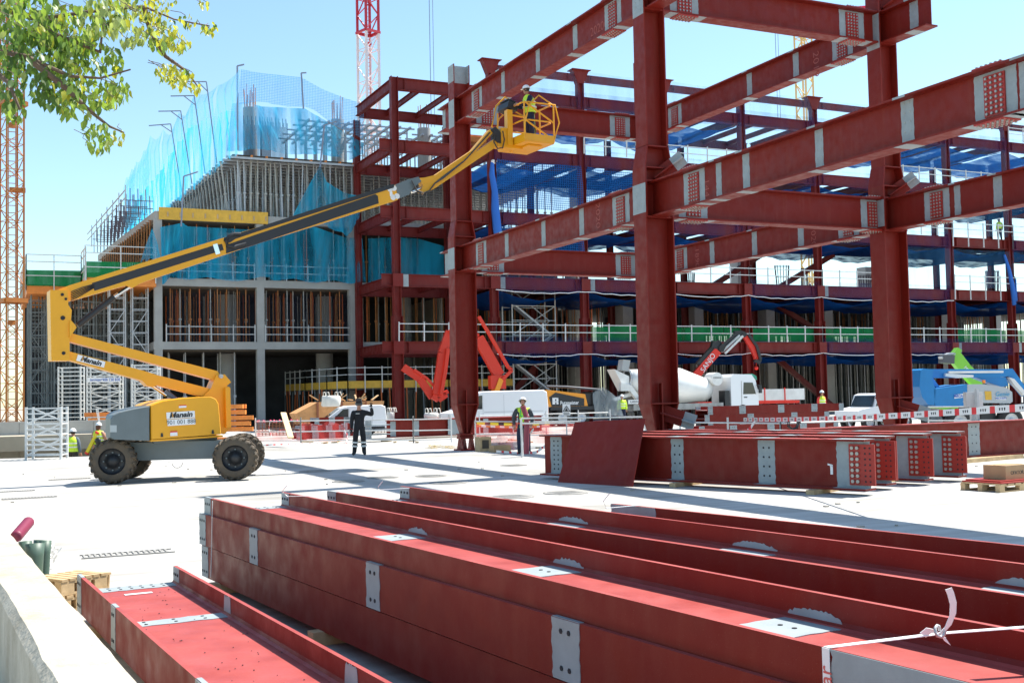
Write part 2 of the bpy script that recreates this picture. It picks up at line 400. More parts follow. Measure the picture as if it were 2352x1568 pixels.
def column(x, y, ztop, parent, toppatch=False, brackets=(), tail=True):
    mb = MB()
    # pinned foot: tapering shaft, cross stiffener, base block
    mb.box(x-.30, x+.30, y-.34, y+.34, 0.0, .05)
    for sg in (-1, 1):
        for xx in (-.2, -.08, .2): mb.prism([Vector((x+sg*.02+xx, y+sg*.06, .05)), Vector((x+sg*.02+xx, y+sg*.33, .05)), Vector((x+sg*.02+xx, y+sg*.18, .44)), Vector((x+sg*.02+xx, y+sg*.06, .44))], (.03, 0, 0))
    mb.box(x-.24, x+.24, y-.2, y+.2, .40, .45); mb.box(x-.25, x+.25, y-.12, y+.12, .45, .52)
    mb.box(x-.26, x+.26, y-.2, y+.2, .52, .57)
    hsec(mb, x, y, .57, 1.55, .30, .34, h1=HL, bf1=BFL)
    plateXY(mb, x, y, 1.56, HL+.02, BFL+.02, .03)
    for sg in (-1, 1): mb.box(x-.02, x+.02, y+sg*.06-.12*(sg < 0)-.0, y+sg*.06+.12*(sg > 0), .6, 2.05)
    hsec(mb, x, y, 1.56, ZL-DEP-.02, HL, BFL)
    hsec(mb, x, y, ZL-DEP-.02, ZL+.02, HL, BFL+.04, tf=.05)
    plateXY(mb, x, y, ZL-DEP, HL-.08, BFL-.02, .04); plateXY(mb, x, y, ZL, HL-.08, BFL-.02, .04)
    plateXY(mb, x, y, ZL+.33, HL-.08, BFL-.02, .03)
    hsec(mb, x, y, ZL+.02, ZL+.33, HL, BFL+.02, tf=.045); hsec(mb, x, y, ZL+.33, ZL+.86, HL, BFL+.02, h1=HU+.02, bf1=BFU+.02)
    plateXY(mb, x, y, ZL+.86, HU, BFU, .03)
    hsec(mb, x, y, ZL+.86, ztop, HU, BFU)
    for z in (ZU, ZU-DEP):
        if z < ztop: plateXY(mb, x, y, z, HU-.06, BFU-.02, .035)
    mb.mat(1)
    c = Vector((x-HL/2-.0, y, ZL-.42)); patch(mb, c-Vector((.001, 0, 0)), Vector((0, 1, 0)), Vector((-1, 0, 0)), BFL+.03, .72, wob=.004)
    holes(mb, c-Vector((.003, 0, 0)), Vector((0, 1, 0)), Vector((-1, 0, 0)), 2, 5, .2, .13, m=2)
    if ztop > ZU: 
        c = Vector((x-HU/2, y, ZU-.55)); patch(mb, c, Vector((0, 1, 0)), Vector((-1, 0, 0)), BFU-.01, .95, wob=.004); holes(mb, c-Vector((.003, 0, 0)), Vector((0, 1, 0)), Vector((-1, 0, 0)), 2, 7, .2, .12, m=2)
    if toppatch:
        for sg in (-1, 1):
            for ss in (0, 1):
                xx = x+sg*HU/2 - sg*.035*ss; fc = Vector((sg*(1 if ss == 0 else -1), 0, 0))
                patch(mb, Vector((xx, y, ztop-.3)), Vector((0, 1, 0)), fc, BFU, .6, wob=.004)
                holes(mb, Vector((xx, y, ztop-.3))+fc*.003, Vector((0, 1, 0)), fc, 4, 5, .11, .1, m=2)
            patch(mb, Vector((x, y+sg*.0125, ztop-.3)), Vector((1, 0, 0)), Vector((0, sg, 0)), HU-.08, .6, wob=.004)
            holes(mb, Vector((x, y+sg*.016, ztop-.3)), Vector((1, 0, 0)), Vector((0, sg, 0)), 5, 4, .09, .12, m=2)
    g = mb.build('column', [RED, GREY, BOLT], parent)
    for zb, up in brackets:
        # cruciform brace connector of two crossed grey plates pointing outward
        b = MB(); o = Vector((x+.06, y-.02, zb)); d = Vector((.62, -.55, .56*up)).normalized(); L = .85
        s1 = d.cross(Vector((1, 1, 0))).normalized(); s2 = d.cross(s1).normalized()
        for s_ in (s1, s2):
            t_ = d.cross(s_)
            b.mat(0).prism([o-s_*.19, o+d*(L-.3)-s_*.19, o+d*(L-.3)+s_*.19, o+s_*.19], t_*.03)
            b.mat(1).prism([o+d*(L-.3)-s_*.19, o+d*L-s_*.19, o+d*L+s_*.19, o+d*(L-.3)+s_*.19], t_*.03)
            b.mat(2)
            for i in (.72, .6):
                for j in (-.1, .1):
                    for e_ in (0, 1): b.tube(o+d*i+s_*j+t_*(-.004 if e_ else .03), o+d*i+s_*j+t_*(0 if e_ else .038), .018, 6)
        b.build('brace_bracket', [RED, GREY, BOLT], g)
    return g
column(XA, YA, 13.25, frame, toppatch=True)
column(XA, YB, 17.5, frame, brackets=((ZL+.1, 1), (1.35, -.5)))
column(XC, YB, 17.5, frame, brackets=((ZL+.1, 1), (1.35, -.5), (ZU+.15, 1)))
column(XC, YA, 14.2, frame)
def ypos(x, y, X): return PX(x, y, X).y
# girders running away from the viewer (along Y); ends sit in the column webs
for z, bands, spl in ((ZU, (1156, 1237, 1324), (1095, 1412)), (ZL, (1163, 1248, 1336), (1104, 1427))):
    y0 = YA-.02; Y = lambda px: ypos(px, 200 if z == ZU else 500, XA)
    girder((XA, YA-.02, z), (XA, YB+.02, z), frame, splices=[YA-Y(s) for s in spl], bands=[YA-Y(s) for s in bands])
    girder((XA, YA+1.55, z), (XA, YA+.02, z), frame, bands=[(.14, .28)])
Yl = [ypos(px, 300, XA) for px in (1591, 1648, 1711, 1880, 2085, 2289, 2420)]
girder((XA, YB-.02, ZL), (XA, 6, ZL), frame, splices=[YB-Yl[0], YB-Yl[5]], bands=[(YB-Yl[1], .2), (YB-Yl[2], .24), (YB-Yl[3], .24), (YB-Yl[4], .3), (YB-Yl[5]+.72, .5)])
girder((XA, YB-.02, ZU), (XA, 6, ZU), frame, splices=[2.0, 9.5], bands=[4, 6.2, 8])
for z, bands, spl, yy in ((ZU, (1720, 1828), (1547, 1936), 150), (ZL, (1635, 1733, 1840), (1562, 1950), 560)):
    Y = lambda px: ypos(px, yy, XC)
    girder((XC, YA-.02, z), (XC, YB+.02, z), frame, splices=[YA-Y(s) for s in spl], bands=[YA-Y(s) for s in bands])
girder((XC, YB-.02, ZU), (XC, PX(2140, 60, XC).y, ZU), frame, bands=[(1.22, .3)])
Yc = [ypos(px, 430, XC) for px in (2150, 2180, 2291)]
girder((XC, YB-.02, ZL), (XC, 9, ZL), frame, splices=[YB-Yc[0]], bands=[(YB-Yc[1]+.25, .2), (YB-Yc[2], .26), (YB-Yc[2]+2.2, .26)])
# cross girders (along X), bolted to the column flanges
def xpos(px, y, Y): return PY(px, y, Y).x
for z in (ZU, ZL):
    hh = HU if z == ZU else HL
    girder((XA+hh/2, YB, z), (XC-hh/2, YB, z), frame, splices=[.75, xpos(1997 if z == ZL else 1982, 100, YB)-XA-hh/2-.1 if z == ZL else 6.15])
    girder((XA+hh/2, YA, z), (XC-hh/2, YA, z), frame, splices=[.75, 6.1])

# chalk marks written on the girders
CHALK = mat('pink_chalk', (.36, .10, .085), .9)
fr = [c for c in frame.children if c.name.startswith('girder')]
for txt, px, py, size, vert, X_ in (('2020ON', 1384, 60, .34, 0, XA), ('2020', 1373, 495, .32, 1, XA), ('144', 1623, 432, .26, 1, XA), ('1890', 1601, 592, .32, 1, XC), ('2019', 1874, 148, .36, 1, XC), ('020', 1868, 548, .3, 1, XC)):
    p = PX(px, py, X_-.014)
    text_part(txt, size, tframe(p, Vector((0, 0, -1)) if vert else Vector((0, -1, 0)), Vector((0, -1, 0)) if vert else UP), CHALK, fr[0], 'chalk_mark', depth=.001, sx=1.1, bold=-.004)
# ---------------------------------------------------------------- steel framed building behind
LV = [5.4, 9.65, 13.95, 18.2, 22.2]
YF, YBK = 67.5, 75.5
def bx(k): return 23.5 + 6.72*k
NK = 10
sb = thing('steel_building', 'long unfinished building of dark red steel columns and floor beams, five levels, running right', 'building', (bx(0), YF, 0))
def stiffbeam(p, q, dep, wid, name, bent=0):
    mb = MB(); p = Vector(p); q = Vector(q); c = UP*(-dep/2); mb.ibeam(p+c, q+c, dep, wid, .035, .03)
    d = (q-p).normalized(); L = (q-p).length; a = d.cross(UP)
    for s in (.45, L-.45): mb.bar(p+d*s-UP*.03, p+d*s-UP*(dep-.03), wid*.94, .03, up=d)
    return mb.build(name, REDF, sb)
for k in range(NK+1):
    X = bx(k); top = 22.25 if k == 0 else 24.0
    mb = MB(); mb.ibeam((X, YF, 0), (X, YF, 7.0), .62, .55, .04, .03, up=Vector((1, 0, 0)))
    mb.ibeam((X, YF, 7.0), (X, YF, top), .46, .46, .035, .03, up=Vector((1, 0, 0)))
    if k:   # flared cap
        mb.prism([Vector((X-.23, YF-.25, top-.9)), Vector((X-.62, YF-.25, top)), Vector((X+.62, YF-.25, top)), Vector((X+.23, YF-.25, top-.9))], (0, .5, 0))
        mb.box(X-.72, X+.72, YF-.4, YF+.4, top, top+.05)
    for z in LV[:2]: mb.box(X-.34, X+.34, YF-.32, YF-.28, z-.8, z+.02)
    mb.build('column', REDF, sb)
    mb = MB(); mb.ibeam((X, YBK, 0), (X, YBK, 21.3 if k < 1 else LV[4]-.8), .42, .40, .035, .03, up=Vector((1, 0, 0))); mb.build('rear_column', REDF, sb)
    for i, z in enumerate(LV):
        if k > 3 and i == 4 and k % 2: pass
        mb = MB(); mb.ibeam((X, YF+.25, z-.35), (X, YBK-.22, z-.35), .66, .3, .03, .025); mb.build('cross_beam', REDF, sb)
for k in range(NK):
    for i, z in enumerate(LV):
        stiffbeam((bx(k)+.25, YF, z), (bx(k+1)-.25, YF, z), .8 if i else .78, .34, 'edge_beam')
        stiffbeam((bx(k)+.22, YBK, z), (bx(k+1)-.22, YBK, z), .7, .3, 'rear_beam')
    if k >= 1: stiffbeam((bx(k)+.45, YF, 23.75), (bx(k+1)-.45, YF, 23.75), .5, .25, 'top_rail_beam')
    for i, z in enumerate(LV):
        if k < 8:
            for j in (1, 2):
                X = bx(k)+6.72*j/3; mb = MB(); mb.ibeam((X, YF+.02, z-.2), (X, YBK-.02, z-.2), .36, .2, .02, .015); mb.build('joist', REDF, sb)
# overhanging stubs at the left bay
for z in (LV[0], LV[1], LV[2], LV[3]):
    mb = MB(); mb.ibeam((bx(0)-.25, YF, z-.38), (bx(0)-1.0, YF, z-.38), .76, .34, .035, .03); mb.build('beam_stub', REDF, sb)
for (k0, z0, k1, z1) in ((3.05, .3, 2.05, 4.6), (5.9, .5, 5.05, 4.6), (6.0, 5.6, 5.1, 8.8), (4.1, 9.8, 4.95, 12.9), (5.05, 9.8, 6.0, 13.0), (6.1, 14.2, 5.2, 17.2)):
    if (k0, z0) == (3.05, .3): k0, k1 = 1.35, 1.95
    mb = MB(); mb.bar((bx(k0), YBK-2, z0), (bx(k1), YBK-2, z1), .4, .34, up=Vector((0, 1, 0))); mb.build('diagonal_brace', REDF, sb)
# small grey connection plates on the front columns
for k, z in ((0, LV[1]), (1, LV[1]), (2, LV[1]), (5, LV[1]), (7, LV[0]), (8, LV[0])):
    mb = MB(); mb.box(bx(k)+.3, bx(k)+.72, YF-.24, YF-.21, z-.8, z-.02); mb.build('primed_plate', GREY, sb)
# floor decks of the steel building: trays over part of the bays, seen dark from below
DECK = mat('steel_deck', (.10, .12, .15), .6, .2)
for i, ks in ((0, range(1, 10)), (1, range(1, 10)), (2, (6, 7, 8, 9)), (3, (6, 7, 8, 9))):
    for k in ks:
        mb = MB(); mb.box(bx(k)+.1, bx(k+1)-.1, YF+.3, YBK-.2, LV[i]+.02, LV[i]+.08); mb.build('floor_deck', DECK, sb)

# ---------------------------------------------------------------- concrete building
DARKW = mat('shade_dark_wall', (.045, .048, .052), .9, var=.5, vscale=.3)  # near-black, with the interior shade put into its colour
SOFF = mat('darkened_plywood', (.07, .055, .04), .8, var=.3)  # brown plywood, darkened to stand in for shade under the floors
CS = [(5.3, 5.8), (9.45, 9.95), (13.8, 14.3), (18.25, 18.42)]
XL = 10.06; XR = 44.5; YC0 = 75.9; YC1 = 112
cb = thing('concrete_building', 'unfinished grey concrete building with open floors full of shoring props behind the boom lift', 'building', (XL, YC0, 0))
def slab(x0, x1, y0, y1, z0, z1, skew=0.0, name='floor_slab'):
    mb = MB(); mb.prism([Vector((x0, y0, z0)), Vector((x1, y0, z0)), Vector((x1, y1, z0)), Vector((x0-skew*(y1-y0), y1, z0))], (0, 0, z1-z0))
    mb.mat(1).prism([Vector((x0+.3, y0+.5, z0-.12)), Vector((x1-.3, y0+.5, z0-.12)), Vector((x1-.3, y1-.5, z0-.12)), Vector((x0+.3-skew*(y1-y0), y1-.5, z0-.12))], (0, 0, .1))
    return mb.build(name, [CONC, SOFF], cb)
slab(XL-.2, XR, YC0, YC1, *CS[0]); slab(XL-.2, XR, YC0, YC1, *CS[1]); slab(XL-.1, XR, YC0, 100, *CS[2], skew=.06); mb = MB(); mb.prism([Vector((15.0, YC0, 18.2)), Vector((40, YC0, 18.2)), Vector((40, 108, 18.2)), Vector((15-.04*32, 108, 18.2))], UP*.18)
for i in range(30): y = YC0-.25+i*1.05; mb.mat(1).bar((14.5-.04*(y-76), y, 18.12), (40, y, 18.12), .14, .14)
for i in range(24): mb.mat(2).bar((15.2+i*1.02, YC0-.3, 18.28), (15.2+i*1.02, YC0+3, 18.28), .12, .12)
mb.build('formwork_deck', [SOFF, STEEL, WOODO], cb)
for (x, hgt) in ((XL+.1, 13.8), (16.78, 13.8), (23.2, 13.8)):
    mb = MB()
    for z0, z1 in ((0, 5.3), (5.8, 9.45), (9.95, 13.8)): mb.box(x-.25, x+.25, YC0+.02, YC0+.5, z0, z1)
    mb.build('column', CONC, cb)
for (x, y) in ((15.4, 80.5), (22.4, 80.5), (28.5, 80.5), (36, 80.5), (15.4, 87), (22.4, 87), (29, 87), (43, 80.5)):
    mb = MB()
    for z0, z1 in ((0, 5.3), (5.8, 9.45), (9.95, 13.8)): mb.tube((x, y, z0), (x, y, z1), .62, 16, cap=False)
    mb.build('round_column', CONC, cb)
mb = MB(); mb.box(XL+.5, XR, YC1-6, YC1-5.6, 0, 14); mb.build('shade_rear_wall', DARKW, cb)
mb = MB(); mb.box(XL+.6, XR, 86, 86.2, 0, 13.7); mb.build('added_dark_screen', DARKW, cb)  # added near-black screen so the bays behind the props read dark
mb = MB(); mb.box(XR-12, XR-11.6, 92, 106, 0, 14); mb.build('core_wall', CONCD, cb)
mb = MB(); mb.box(31, 31.35, 79.5, 86, 0, 9.4); mb.build('core_wall', CONCD, cb)
# lower right wing behind the steel
rw = thing('concrete_wing', 'low concrete wing of two propped floors behind the steel building on the right', 'building', (50, 82, 0))
for z0, z1, y1 in ((5.0, 5.4, 104), (9.2, 9.6, 100)):
    mb = MB(); mb.box(45.2, 104, 80, y1, z0, z1); mb.mat(1).box(45.3, 103.8, 80.1, y1-.1, z0-.12, z0-.01); mb.build('floor_slab', [CONC, SOFF], rw)
for x in (48, 55, 62.5, 69, 76, 83, 90):
    mb = MB(); mb.box(x-.45, x+.45, 80.3, 81.6, 0, 5.0); mb.box(x-.45, x+.45, 80.3, 81.6, 5.4, 9.2); mb.build('column', CONC, rw)
for x, z1 in ((61.2, 13.6), (75.8, 13.3)):
    mb = MB(); mb.box(x-.8, x+.8, 82, 83.2, 9.6, z1); mb.build('wall_stub', CONC, rw)
for i, (x0, x1) in enumerate(((45.5, 53), (53.6, 60.2), (61.3, 66), (66.5, 73), (74, 80.2), (81, 88), (88.6, 96), (97, 104))):  # dark backing added behind both wing floors to close bright gaps
    mb = MB(); mb.box(x0, x1, 94, 94.4, 0, 5.0); mb.build('shade_rear_wall', DARKW, rw)
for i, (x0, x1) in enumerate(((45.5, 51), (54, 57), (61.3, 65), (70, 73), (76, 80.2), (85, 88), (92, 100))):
    mb = MB(); mb.box(x0, x1, 94, 94.4, 5.4 if i % 2 else 6.2, 9.2); mb.build('shade_rear_wall', DARKW, rw)
mb = MB(); mb.box(53, 92, 93, 93.3, 7.4, 9.2); mb.build('shade_rear_wall', DARKW, rw)
# formwork edges
for (xa, xb, z0, z1, y) in ((10.2, 17.3, 13.75, 14.55, YC0-.12), (17.3, 24, 18.35, 18.55, YC0-.1)):
    if z0 > 18: continue
    mb = MB(); mb.box(xa, xb, y, y+.1, z0, z1)
    for i in range(9): mb.mat(1).box(xa+.5+i*.8, xa+.6+i*.8, y-.04, y, z0+.2, z0+.5)
    tag(mb.build('edge_formwork', [FORM, WOOD]), 'yellow formwork board along the slab edge above the left bays', 'formwork board')
# round top columns with starter bars
for j, (x, zb, zt, r, lab) in enumerate(((PY(575, 300, 79).x, 18.5, 22.4, .5, 'round concrete column inside blue netting on the roof slab, rusty rods sprouting on top'),
                           (PY(775, 300, 79).x, 18.5, 22.1, .47, 'round concrete column at the right end of the blue netting, rods on top'),
                           (PY(963, 300, 80).x, 17.5, 22.0, .5, 'round concrete column seen through the red steel top left bay'),
                           (PY(1308, 330, 80).x, 15.5, 20.2, .6, 'round concrete column seen right of the yellow basket'))):
    t = thing('round_column', lab, 'column', (x, 79, zb), 'cast columns on the upper slab')
    mb = MB(); mb.tube((x, 79, zb), (x, 79, zt), r, 18); mb.build('shaft', CONC, t)
    if j == 3: continue
    for k in range(10):
        a = 2*pi*k/10; mb = MB(); mb.tube((x+cos(a)*r*.75, 79+sin(a)*r*.75, zt), (x+cos(a)*r*.8+random.uniform(-.05, .05), 79+sin(a)*r*.8, zt+1.0+random.random()*.8), .03, 4); mb.build('starter_bar', PROP, t)
# ---------------------------------------------------------------- shoring props, every one its own object
def prop_proto(h, m, r=.045, collar=True):
    mb = MB(); mb.tube((0, 0, 0), (0, 0, h*.42), r*1.25, 5); mb.tube((0, 0, h*.4), (0, 0, h), r*.95, 5)
    mb.box(-.09, .09, -.09, .09, h*.40, h*.43); mb.box(-.1, .1, -.1, .1, h-.02, h); mb.box(-.1, .1, -.1, .1, 0, .02)
    me = mb.build('shoring_prop', m); data = me.data; bpy.data.objects.remove(me); return data
PR = {}; PROPQ = []
def prop(x, y, z0, z1, m, label, group, lean=0.0, leany=0.0, r=.045):
    PROPQ.append((x, y, z0, z1, m, label, group, lean, leany, r))
def flush_props(limit=285):
    def dist(q):
        row = q[1]
        for o in PROPQ:
            pass
        return row
    PROPQ.sort(key=lambda q: (q[1]-75.5)+(9 if 'deep' in q[5] else 0)+(3 if q[6].startswith(G_RT) else 0)+random.random()*.2)
    n = 0; rest = MB()
    kinds = {}
    for q in PROPQ:
        x, y, z0, z1, m, label, group, lean, leany, r = q
        if n < limit:
            key = (round(z1-z0, 1), m.name, r)
            if key not in PR: PR[key] = prop_proto(z1-z0, m, r)
            o = bpy.data.objects.new('shoring_prop', PR[key]); COL.objects.link(o); o.location = (x, y, z0); o.rotation_euler = (leany, lean, 0)
            tag(o, label, 'prop', group); n += 1
        else:
            h = z1-z0; dx, dy = sin(lean)*h, -sin(leany)*h
            rest.mat([PROP, PROPR, PROPG, STEEL, DSTEEL].index(m))
            rest.tube((x, y, z0), (x+dx*.42, y+dy*.42, z0+h*.42), r*1.25, 5, cap=False); rest.tube((x+dx*.42, y+dy*.42, z0+h*.42), (x+dx, y+dy, z1), r*.95, 5, cap=False)
    tag(rest.build('shoring_props', [PROP, PROPR, PROPG, STEEL, DSTEEL]), 'countless further shoring props crowding the floors behind the front rows', 'props', kind='stuff')
G_OR = 'rusty orange props on the concrete floors'; G_GR = 'grey steel props under the top slabs'; G_RT = 'grey props in the ground floor of the right wing'; G_R2 = 'brown props on the upper floor of the right wing'; G_G0 = 'pale props in the open ground floor'
def rows(x0, x1, step, ys, z0, z1, mats_, label, group, jit=.12, lean=.0, r=.045, skip=0):
    x = x0
    while x < x1:
        for j, y in enumerate(ys):
            if random.random() < skip: continue
            prop(x+random.uniform(-jit, jit)+(j*.31), y+random.uniform(-.15, .15), z0, z1, random.choice(mats_), label, group, lean=random.gauss(0, lean), r=r)
        x += step
OR = [PROP, PROP, PROPR, PROPG]
rows(11, 16.4, .62, (76.6, 78.6, 82), 5.8, 9.45, OR, 'rusty prop on the first floor of the concrete building, left bay', G_OR+', left bay')
rows(17.4, 23, .62, (76.6, 78.6, 82), 5.8, 9.45, OR, 'rusty prop on the first floor of the concrete building, bay left of the steel', G_OR+', second bay')
rows(11.2, 22.8, .42, (77.6, 80.3, 81.6), 5.8, 9.45, OR, 'rusty prop deep inside the first floor', G_OR+', deep rows', r=.03, skip=.35)
rows(24.8, 44, .5, (78.2, 81), 5.8, 9.45, OR, 'rusty prop deep inside the first floor', G_OR+', deep rows', r=.03, skip=.35)
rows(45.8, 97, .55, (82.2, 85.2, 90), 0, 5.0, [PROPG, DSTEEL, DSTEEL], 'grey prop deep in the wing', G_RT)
rows(45.8, 97, .7, (83, 86, 89), 5.4, 9.2, [PROP, DSTEEL], 'brown prop deep in the wing', G_R2)
rows(11, 23, .85, (76.8, 79), 9.95, 13.8, OR, 'rusty prop behind blue sheeting on the second floor', G_OR+', second floor')
rows(24.5, 44, .72, (76.8, 79.5), 5.8, 9.45, OR, 'rusty prop on the first floor behind the red steel', G_OR+' behind the steel', skip=.1)
rows(24.5, 42, 1.0, (76.8, 79.5), 9.95, 13.8, OR, 'rusty prop on the second floor behind the red steel', G_OR+' behind the steel, second floor', skip=.15)
rows(11, 16, 1.1, (77.5, 80), 0, 5.3, [STEEL, PROPG], 'tall pale prop in the open ground floor, left bay', G_G0, r=.05)
# top storey: dense rows of long grey props
rows(15.5, 24, .42, (76.3, 78), 14.3, 18.1, [STEEL, STEEL, PROPG], 'long grey prop under the top slab beneath the blue netting', G_GR, lean=.02, r=.06)
rows(15.6, 23.8, .8, (81, 85, 90), 14.3, 18.1, [PROPG, STEEL], 'long grey prop under the top slab beneath the blue netting', G_GR, lean=.02, r=.05)
for i in range(26):
    y = 77+i*1.1; x = 14.9-.04*(y-77)
    prop(x, y, 14.3, 18.1, PROPG, 'long grey prop along the receding left edge of the top slab', 'grey props along the receding edge', lean=-.13+.003*i, leany=random.gauss(0, .015), r=.065)
    prop(x+.9, y, 14.3, 18.1, STEEL, 'long grey prop along the receding left edge of the top slab', 'grey props along the receding edge', lean=-.05, r=.06)
rows(24.6, 40, .6, (77.5, 80.5), 14.3, 18.1, [PROPG, STEEL], 'long grey prop on the third floor behind the red steel', G_GR+' behind the steel', lean=.015, r=.05)
for i in range(22):
    y = 76.6+i*.95; x = 9.7-.06*(y-76)
    prop(x, y, 9.95, 13.8, PROP, 'leaning orange prop on the left deck under the receding slab edge', 'leaning orange props on the left deck', lean=.03, leany=random.gauss(-.06, .03))
    if i % 2: prop(x+1.2, y, 9.95, 13.8, PROP, 'leaning orange prop on the left deck under the receding slab edge', 'leaning orange props on the left deck', leany=random.gauss(-.03, .03))
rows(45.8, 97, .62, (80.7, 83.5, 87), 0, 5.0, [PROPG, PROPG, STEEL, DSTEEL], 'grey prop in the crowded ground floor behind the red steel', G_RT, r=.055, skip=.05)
rows(27, 45, .7, (78, 81), 0, 5.3, [PROPG, DSTEEL], 'grey prop in the dark ground floor left of the mixer', G_RT+', left end', r=.055)
rows(45.8, 95, 1.05, (81, 85), 5.4, 9.2, [PROP, PROPG, DSTEEL], 'brown prop on the first floor of the right wing', G_R2, r=.05, skip=.12)

flush_props()
mb = MB(); mb.box(XL+.4, 104, YC0+.8, 118, .004, .02); tag(mb.build('shaded_earth_floor', mat('shade_dark_earth', (.09, .075, .06), .95, var=.3)), kind='structure')  # dark sheet under the floors, shade painted into its colour
# ---------------------------------------------------------------- nets, rails, scaffolds, cranes
ORD = ['first', 'second', 'third', 'fourth', 'fifth', 'sixth', 'seventh', 'eighth', 'ninth', 'tenth']
FLN = ['first floor', 'second floor', 'third floor', 'fourth floor', 'top level']
def uvxz(v): return (v.x, v.z)
def uvxy(v): return (v.x, v.y)
def netgrid(o, a, b, na, nb, fn):
    return [[Vector(o)+Vector(a)*(i/na)+Vector(b)*(j/nb)+fn(i/na, j/nb) for j in range(nb+1)] for i in range(na+1)]
for i, z in enumerate(LV):
    for k in range(1, 9):
        if i == 4 and k in (1, 4): continue
        s_ = .5 + .35*random.random()
        g = netgrid((bx(k)+.2, YF+.1, z-.85), (6.3, 0, 0), (0, 7.6, 0), 8, 6, lambda u, v, s_=s_: Vector((0, 0, -s_*sin(pi*u)*(.35+.65*sin(pi*v*.5+.6)) + .05*sin(u*23+v*9))))
        mb = MB(); mb.sheet(g)
        tag(mb.build('safety_net', NETD, uvfn=uvxy), 'dark blue sagging net under the %s beams, %s steel bay from the left' % (FLN[i], ORD[k]), 'safety net', 'dark blue nets slung under the steel floors')
    for k in range(1, 9):
        if (i, k) in ((0, 4), (0, 3), (1, 3), (2, 7), (1, 7), (0, 8)): continue
        top = z+.25 if i < 4 else z+.2
        g = netgrid((bx(k)+.05, YF-.28, z-1.0), (6.6, 0, 0), (0, 0, top-z+1.05), 10, 4, lambda u, v: Vector((0, .05*sin(u*31+v*7), -.08*sin(pi*u)*(1-v))))
        mb = MB(); mb.sheet(g)
        tag(mb.build('safety_net', NETP, uvfn=uvxz), 'violet net wrapped over the %s edge beam, %s steel bay from the left' % (FLN[i], ORD[k]), 'safety net', 'nets wrapped over the steel edge beams')
for k in range(1, 9):
    g = netgrid((bx(k)+.1, YF-.2, LV[4]+.1), (6.5, 0, 0), (0, 0, 1.7), 10, 3, lambda u, v: Vector((0, .04*sin(u*19), -.1*sin(pi*u))))
    mb = MB(); mb.sheet(g)
    tag(mb.build('safety_net', NETL, uvfn=uvxz), 'pale blue net hanging from the top rail beam, %s steel bay from the left' % ORD[k], 'safety net', 'pale nets hanging from the top rail')
    if k >= 2:
        for i, zz in ((3, LV[3]),) if k < 6 else ((3, LV[3]), (2, LV[2]), (1, LV[1])):
            g = netgrid((bx(k)+.1, YF-.22, zz+.2), (6.5, 0, 0), (0, 0, 3.1), 8, 3, lambda u, v: Vector((0, .05*sin(u*15+v*3), 0)))
            mb = MB(); mb.sheet(g)
            tag(mb.build('safety_net', NETL, uvfn=uvxz), 'faint pale net across the opening above the %s beams, %s steel bay' % (FLN[i], ORD[k]), 'safety net', 'pale nets across the upper openings')
for k, z0, z1 in ((1, 14.2, 17.4), (2, 14.2, 17.3), (1, 9.9, 13.0)):
    g = netgrid((bx(k)+.2, YF-.35, z0), (6.4, 0, 0), (0, 0, z1-z0), 10, 5, lambda u, v: Vector((0, .12*sin(u*9+v*5), -.12*sin(pi*u)*v)))
    mb = MB(); mb.sheet(g)
    tag(mb.build('safety_net', NETM, uvfn=uvxz), 'blue square mesh net hung upright in the %s steel bay, on the %s floor' % (ORD[k], 'third' if z0 > 14 else 'second' if z0 > 9 else 'first'), 'safety net', 'upright blue mesh nets')
# bunched blue net hanging beside the second column
mb = MB(); P = [PY(px, py, YF-.5) for px, py in ((1131, 372), (1130, 400), (1137, 440), (1138, 480), (1143, 530), (1145, 560))]
mb.path(P, [.12, .2, .22, .28, .3, .1], 7); mb.mat(1).path([P[0]+Vector((.15*sin(k*1.9), -.1, .12*cos(k*2.3))) for k in range(9)], .035, 5)
tag(mb.build('bunched_net', [mat('blue_net_rope', (.02, .13, .5), .8), STRAP]), 'bright blue net bunched into a rope right of the first tall column', 'safety net')
mb = MB(); P = [PY(px, py, YF-.6) for px, py in ((2307, 585), (2318, 620), (2326, 660), (2330, 700), (2334, 690), (2333, 640))]
mb.path(P, [.1, .15, .2, .18, .1, .05], 6); tag(mb.build('bunched_net', mat('blue_net_rope', (.02, .13, .5), .8)), 'blue net bunched down the column near the right edge', 'safety net')
# --- sheeting on the concrete building
def drape(name, pts_top, pts_bot, n, rowsn, amp, label, Y, m=NETB, cat='debris net', group=None, uvf=uvxz, amp2=.1):
    def lerp_path(P, t):
        f = t*(len(P)-1); i = min(int(f), len(P)-2); return P[i].lerp(P[i+1], f-i)
    g = []
    for i in range(n+1):
        u = i/n; a = lerp_path(pts_top, u); b = lerp_path(pts_bot, u); c = []
        for j in range(rowsn+1):
            v = j/rowsn; p = a.lerp(b, v); w_ = amp*(sin(u*n*.55+sin(v*3+u*9)*1.3)+.5*sin(u*n*1.3+v*2))
            p = p + Vector((0, -abs(w_)*(0.3+v), amp2*sin(u*17+v*4)*v)); c.append(p)
        g.append(c)
    mb = MB(); mb.sheet(g); return tag(mb.build(name, m, uvfn=uvf), label, cat, group)
Q = lambda pts, Y: [PY(a, b, Y) for a, b in pts]
yn = YC0-.35
drape('debris_net', Q(((368, 522), (420, 512), (430, 520), (560, 527), (620, 527)), yn), Q(((372, 650), (400, 637), (500, 643), (620, 640)), yn), 60, 8, .14, 'turquoise sheeting gathered across the second floor, leftmost bay', yn, amp2=.12)
drape('debris_net', Q(((620, 525), (720, 520), (790, 545), (832, 548)), yn), Q(((620, 640), (700, 646), (780, 648), (840, 650)), yn), 50, 8, .12, 'turquoise sheeting with torn pale flaps across the second floor, bay beside the steel', yn)
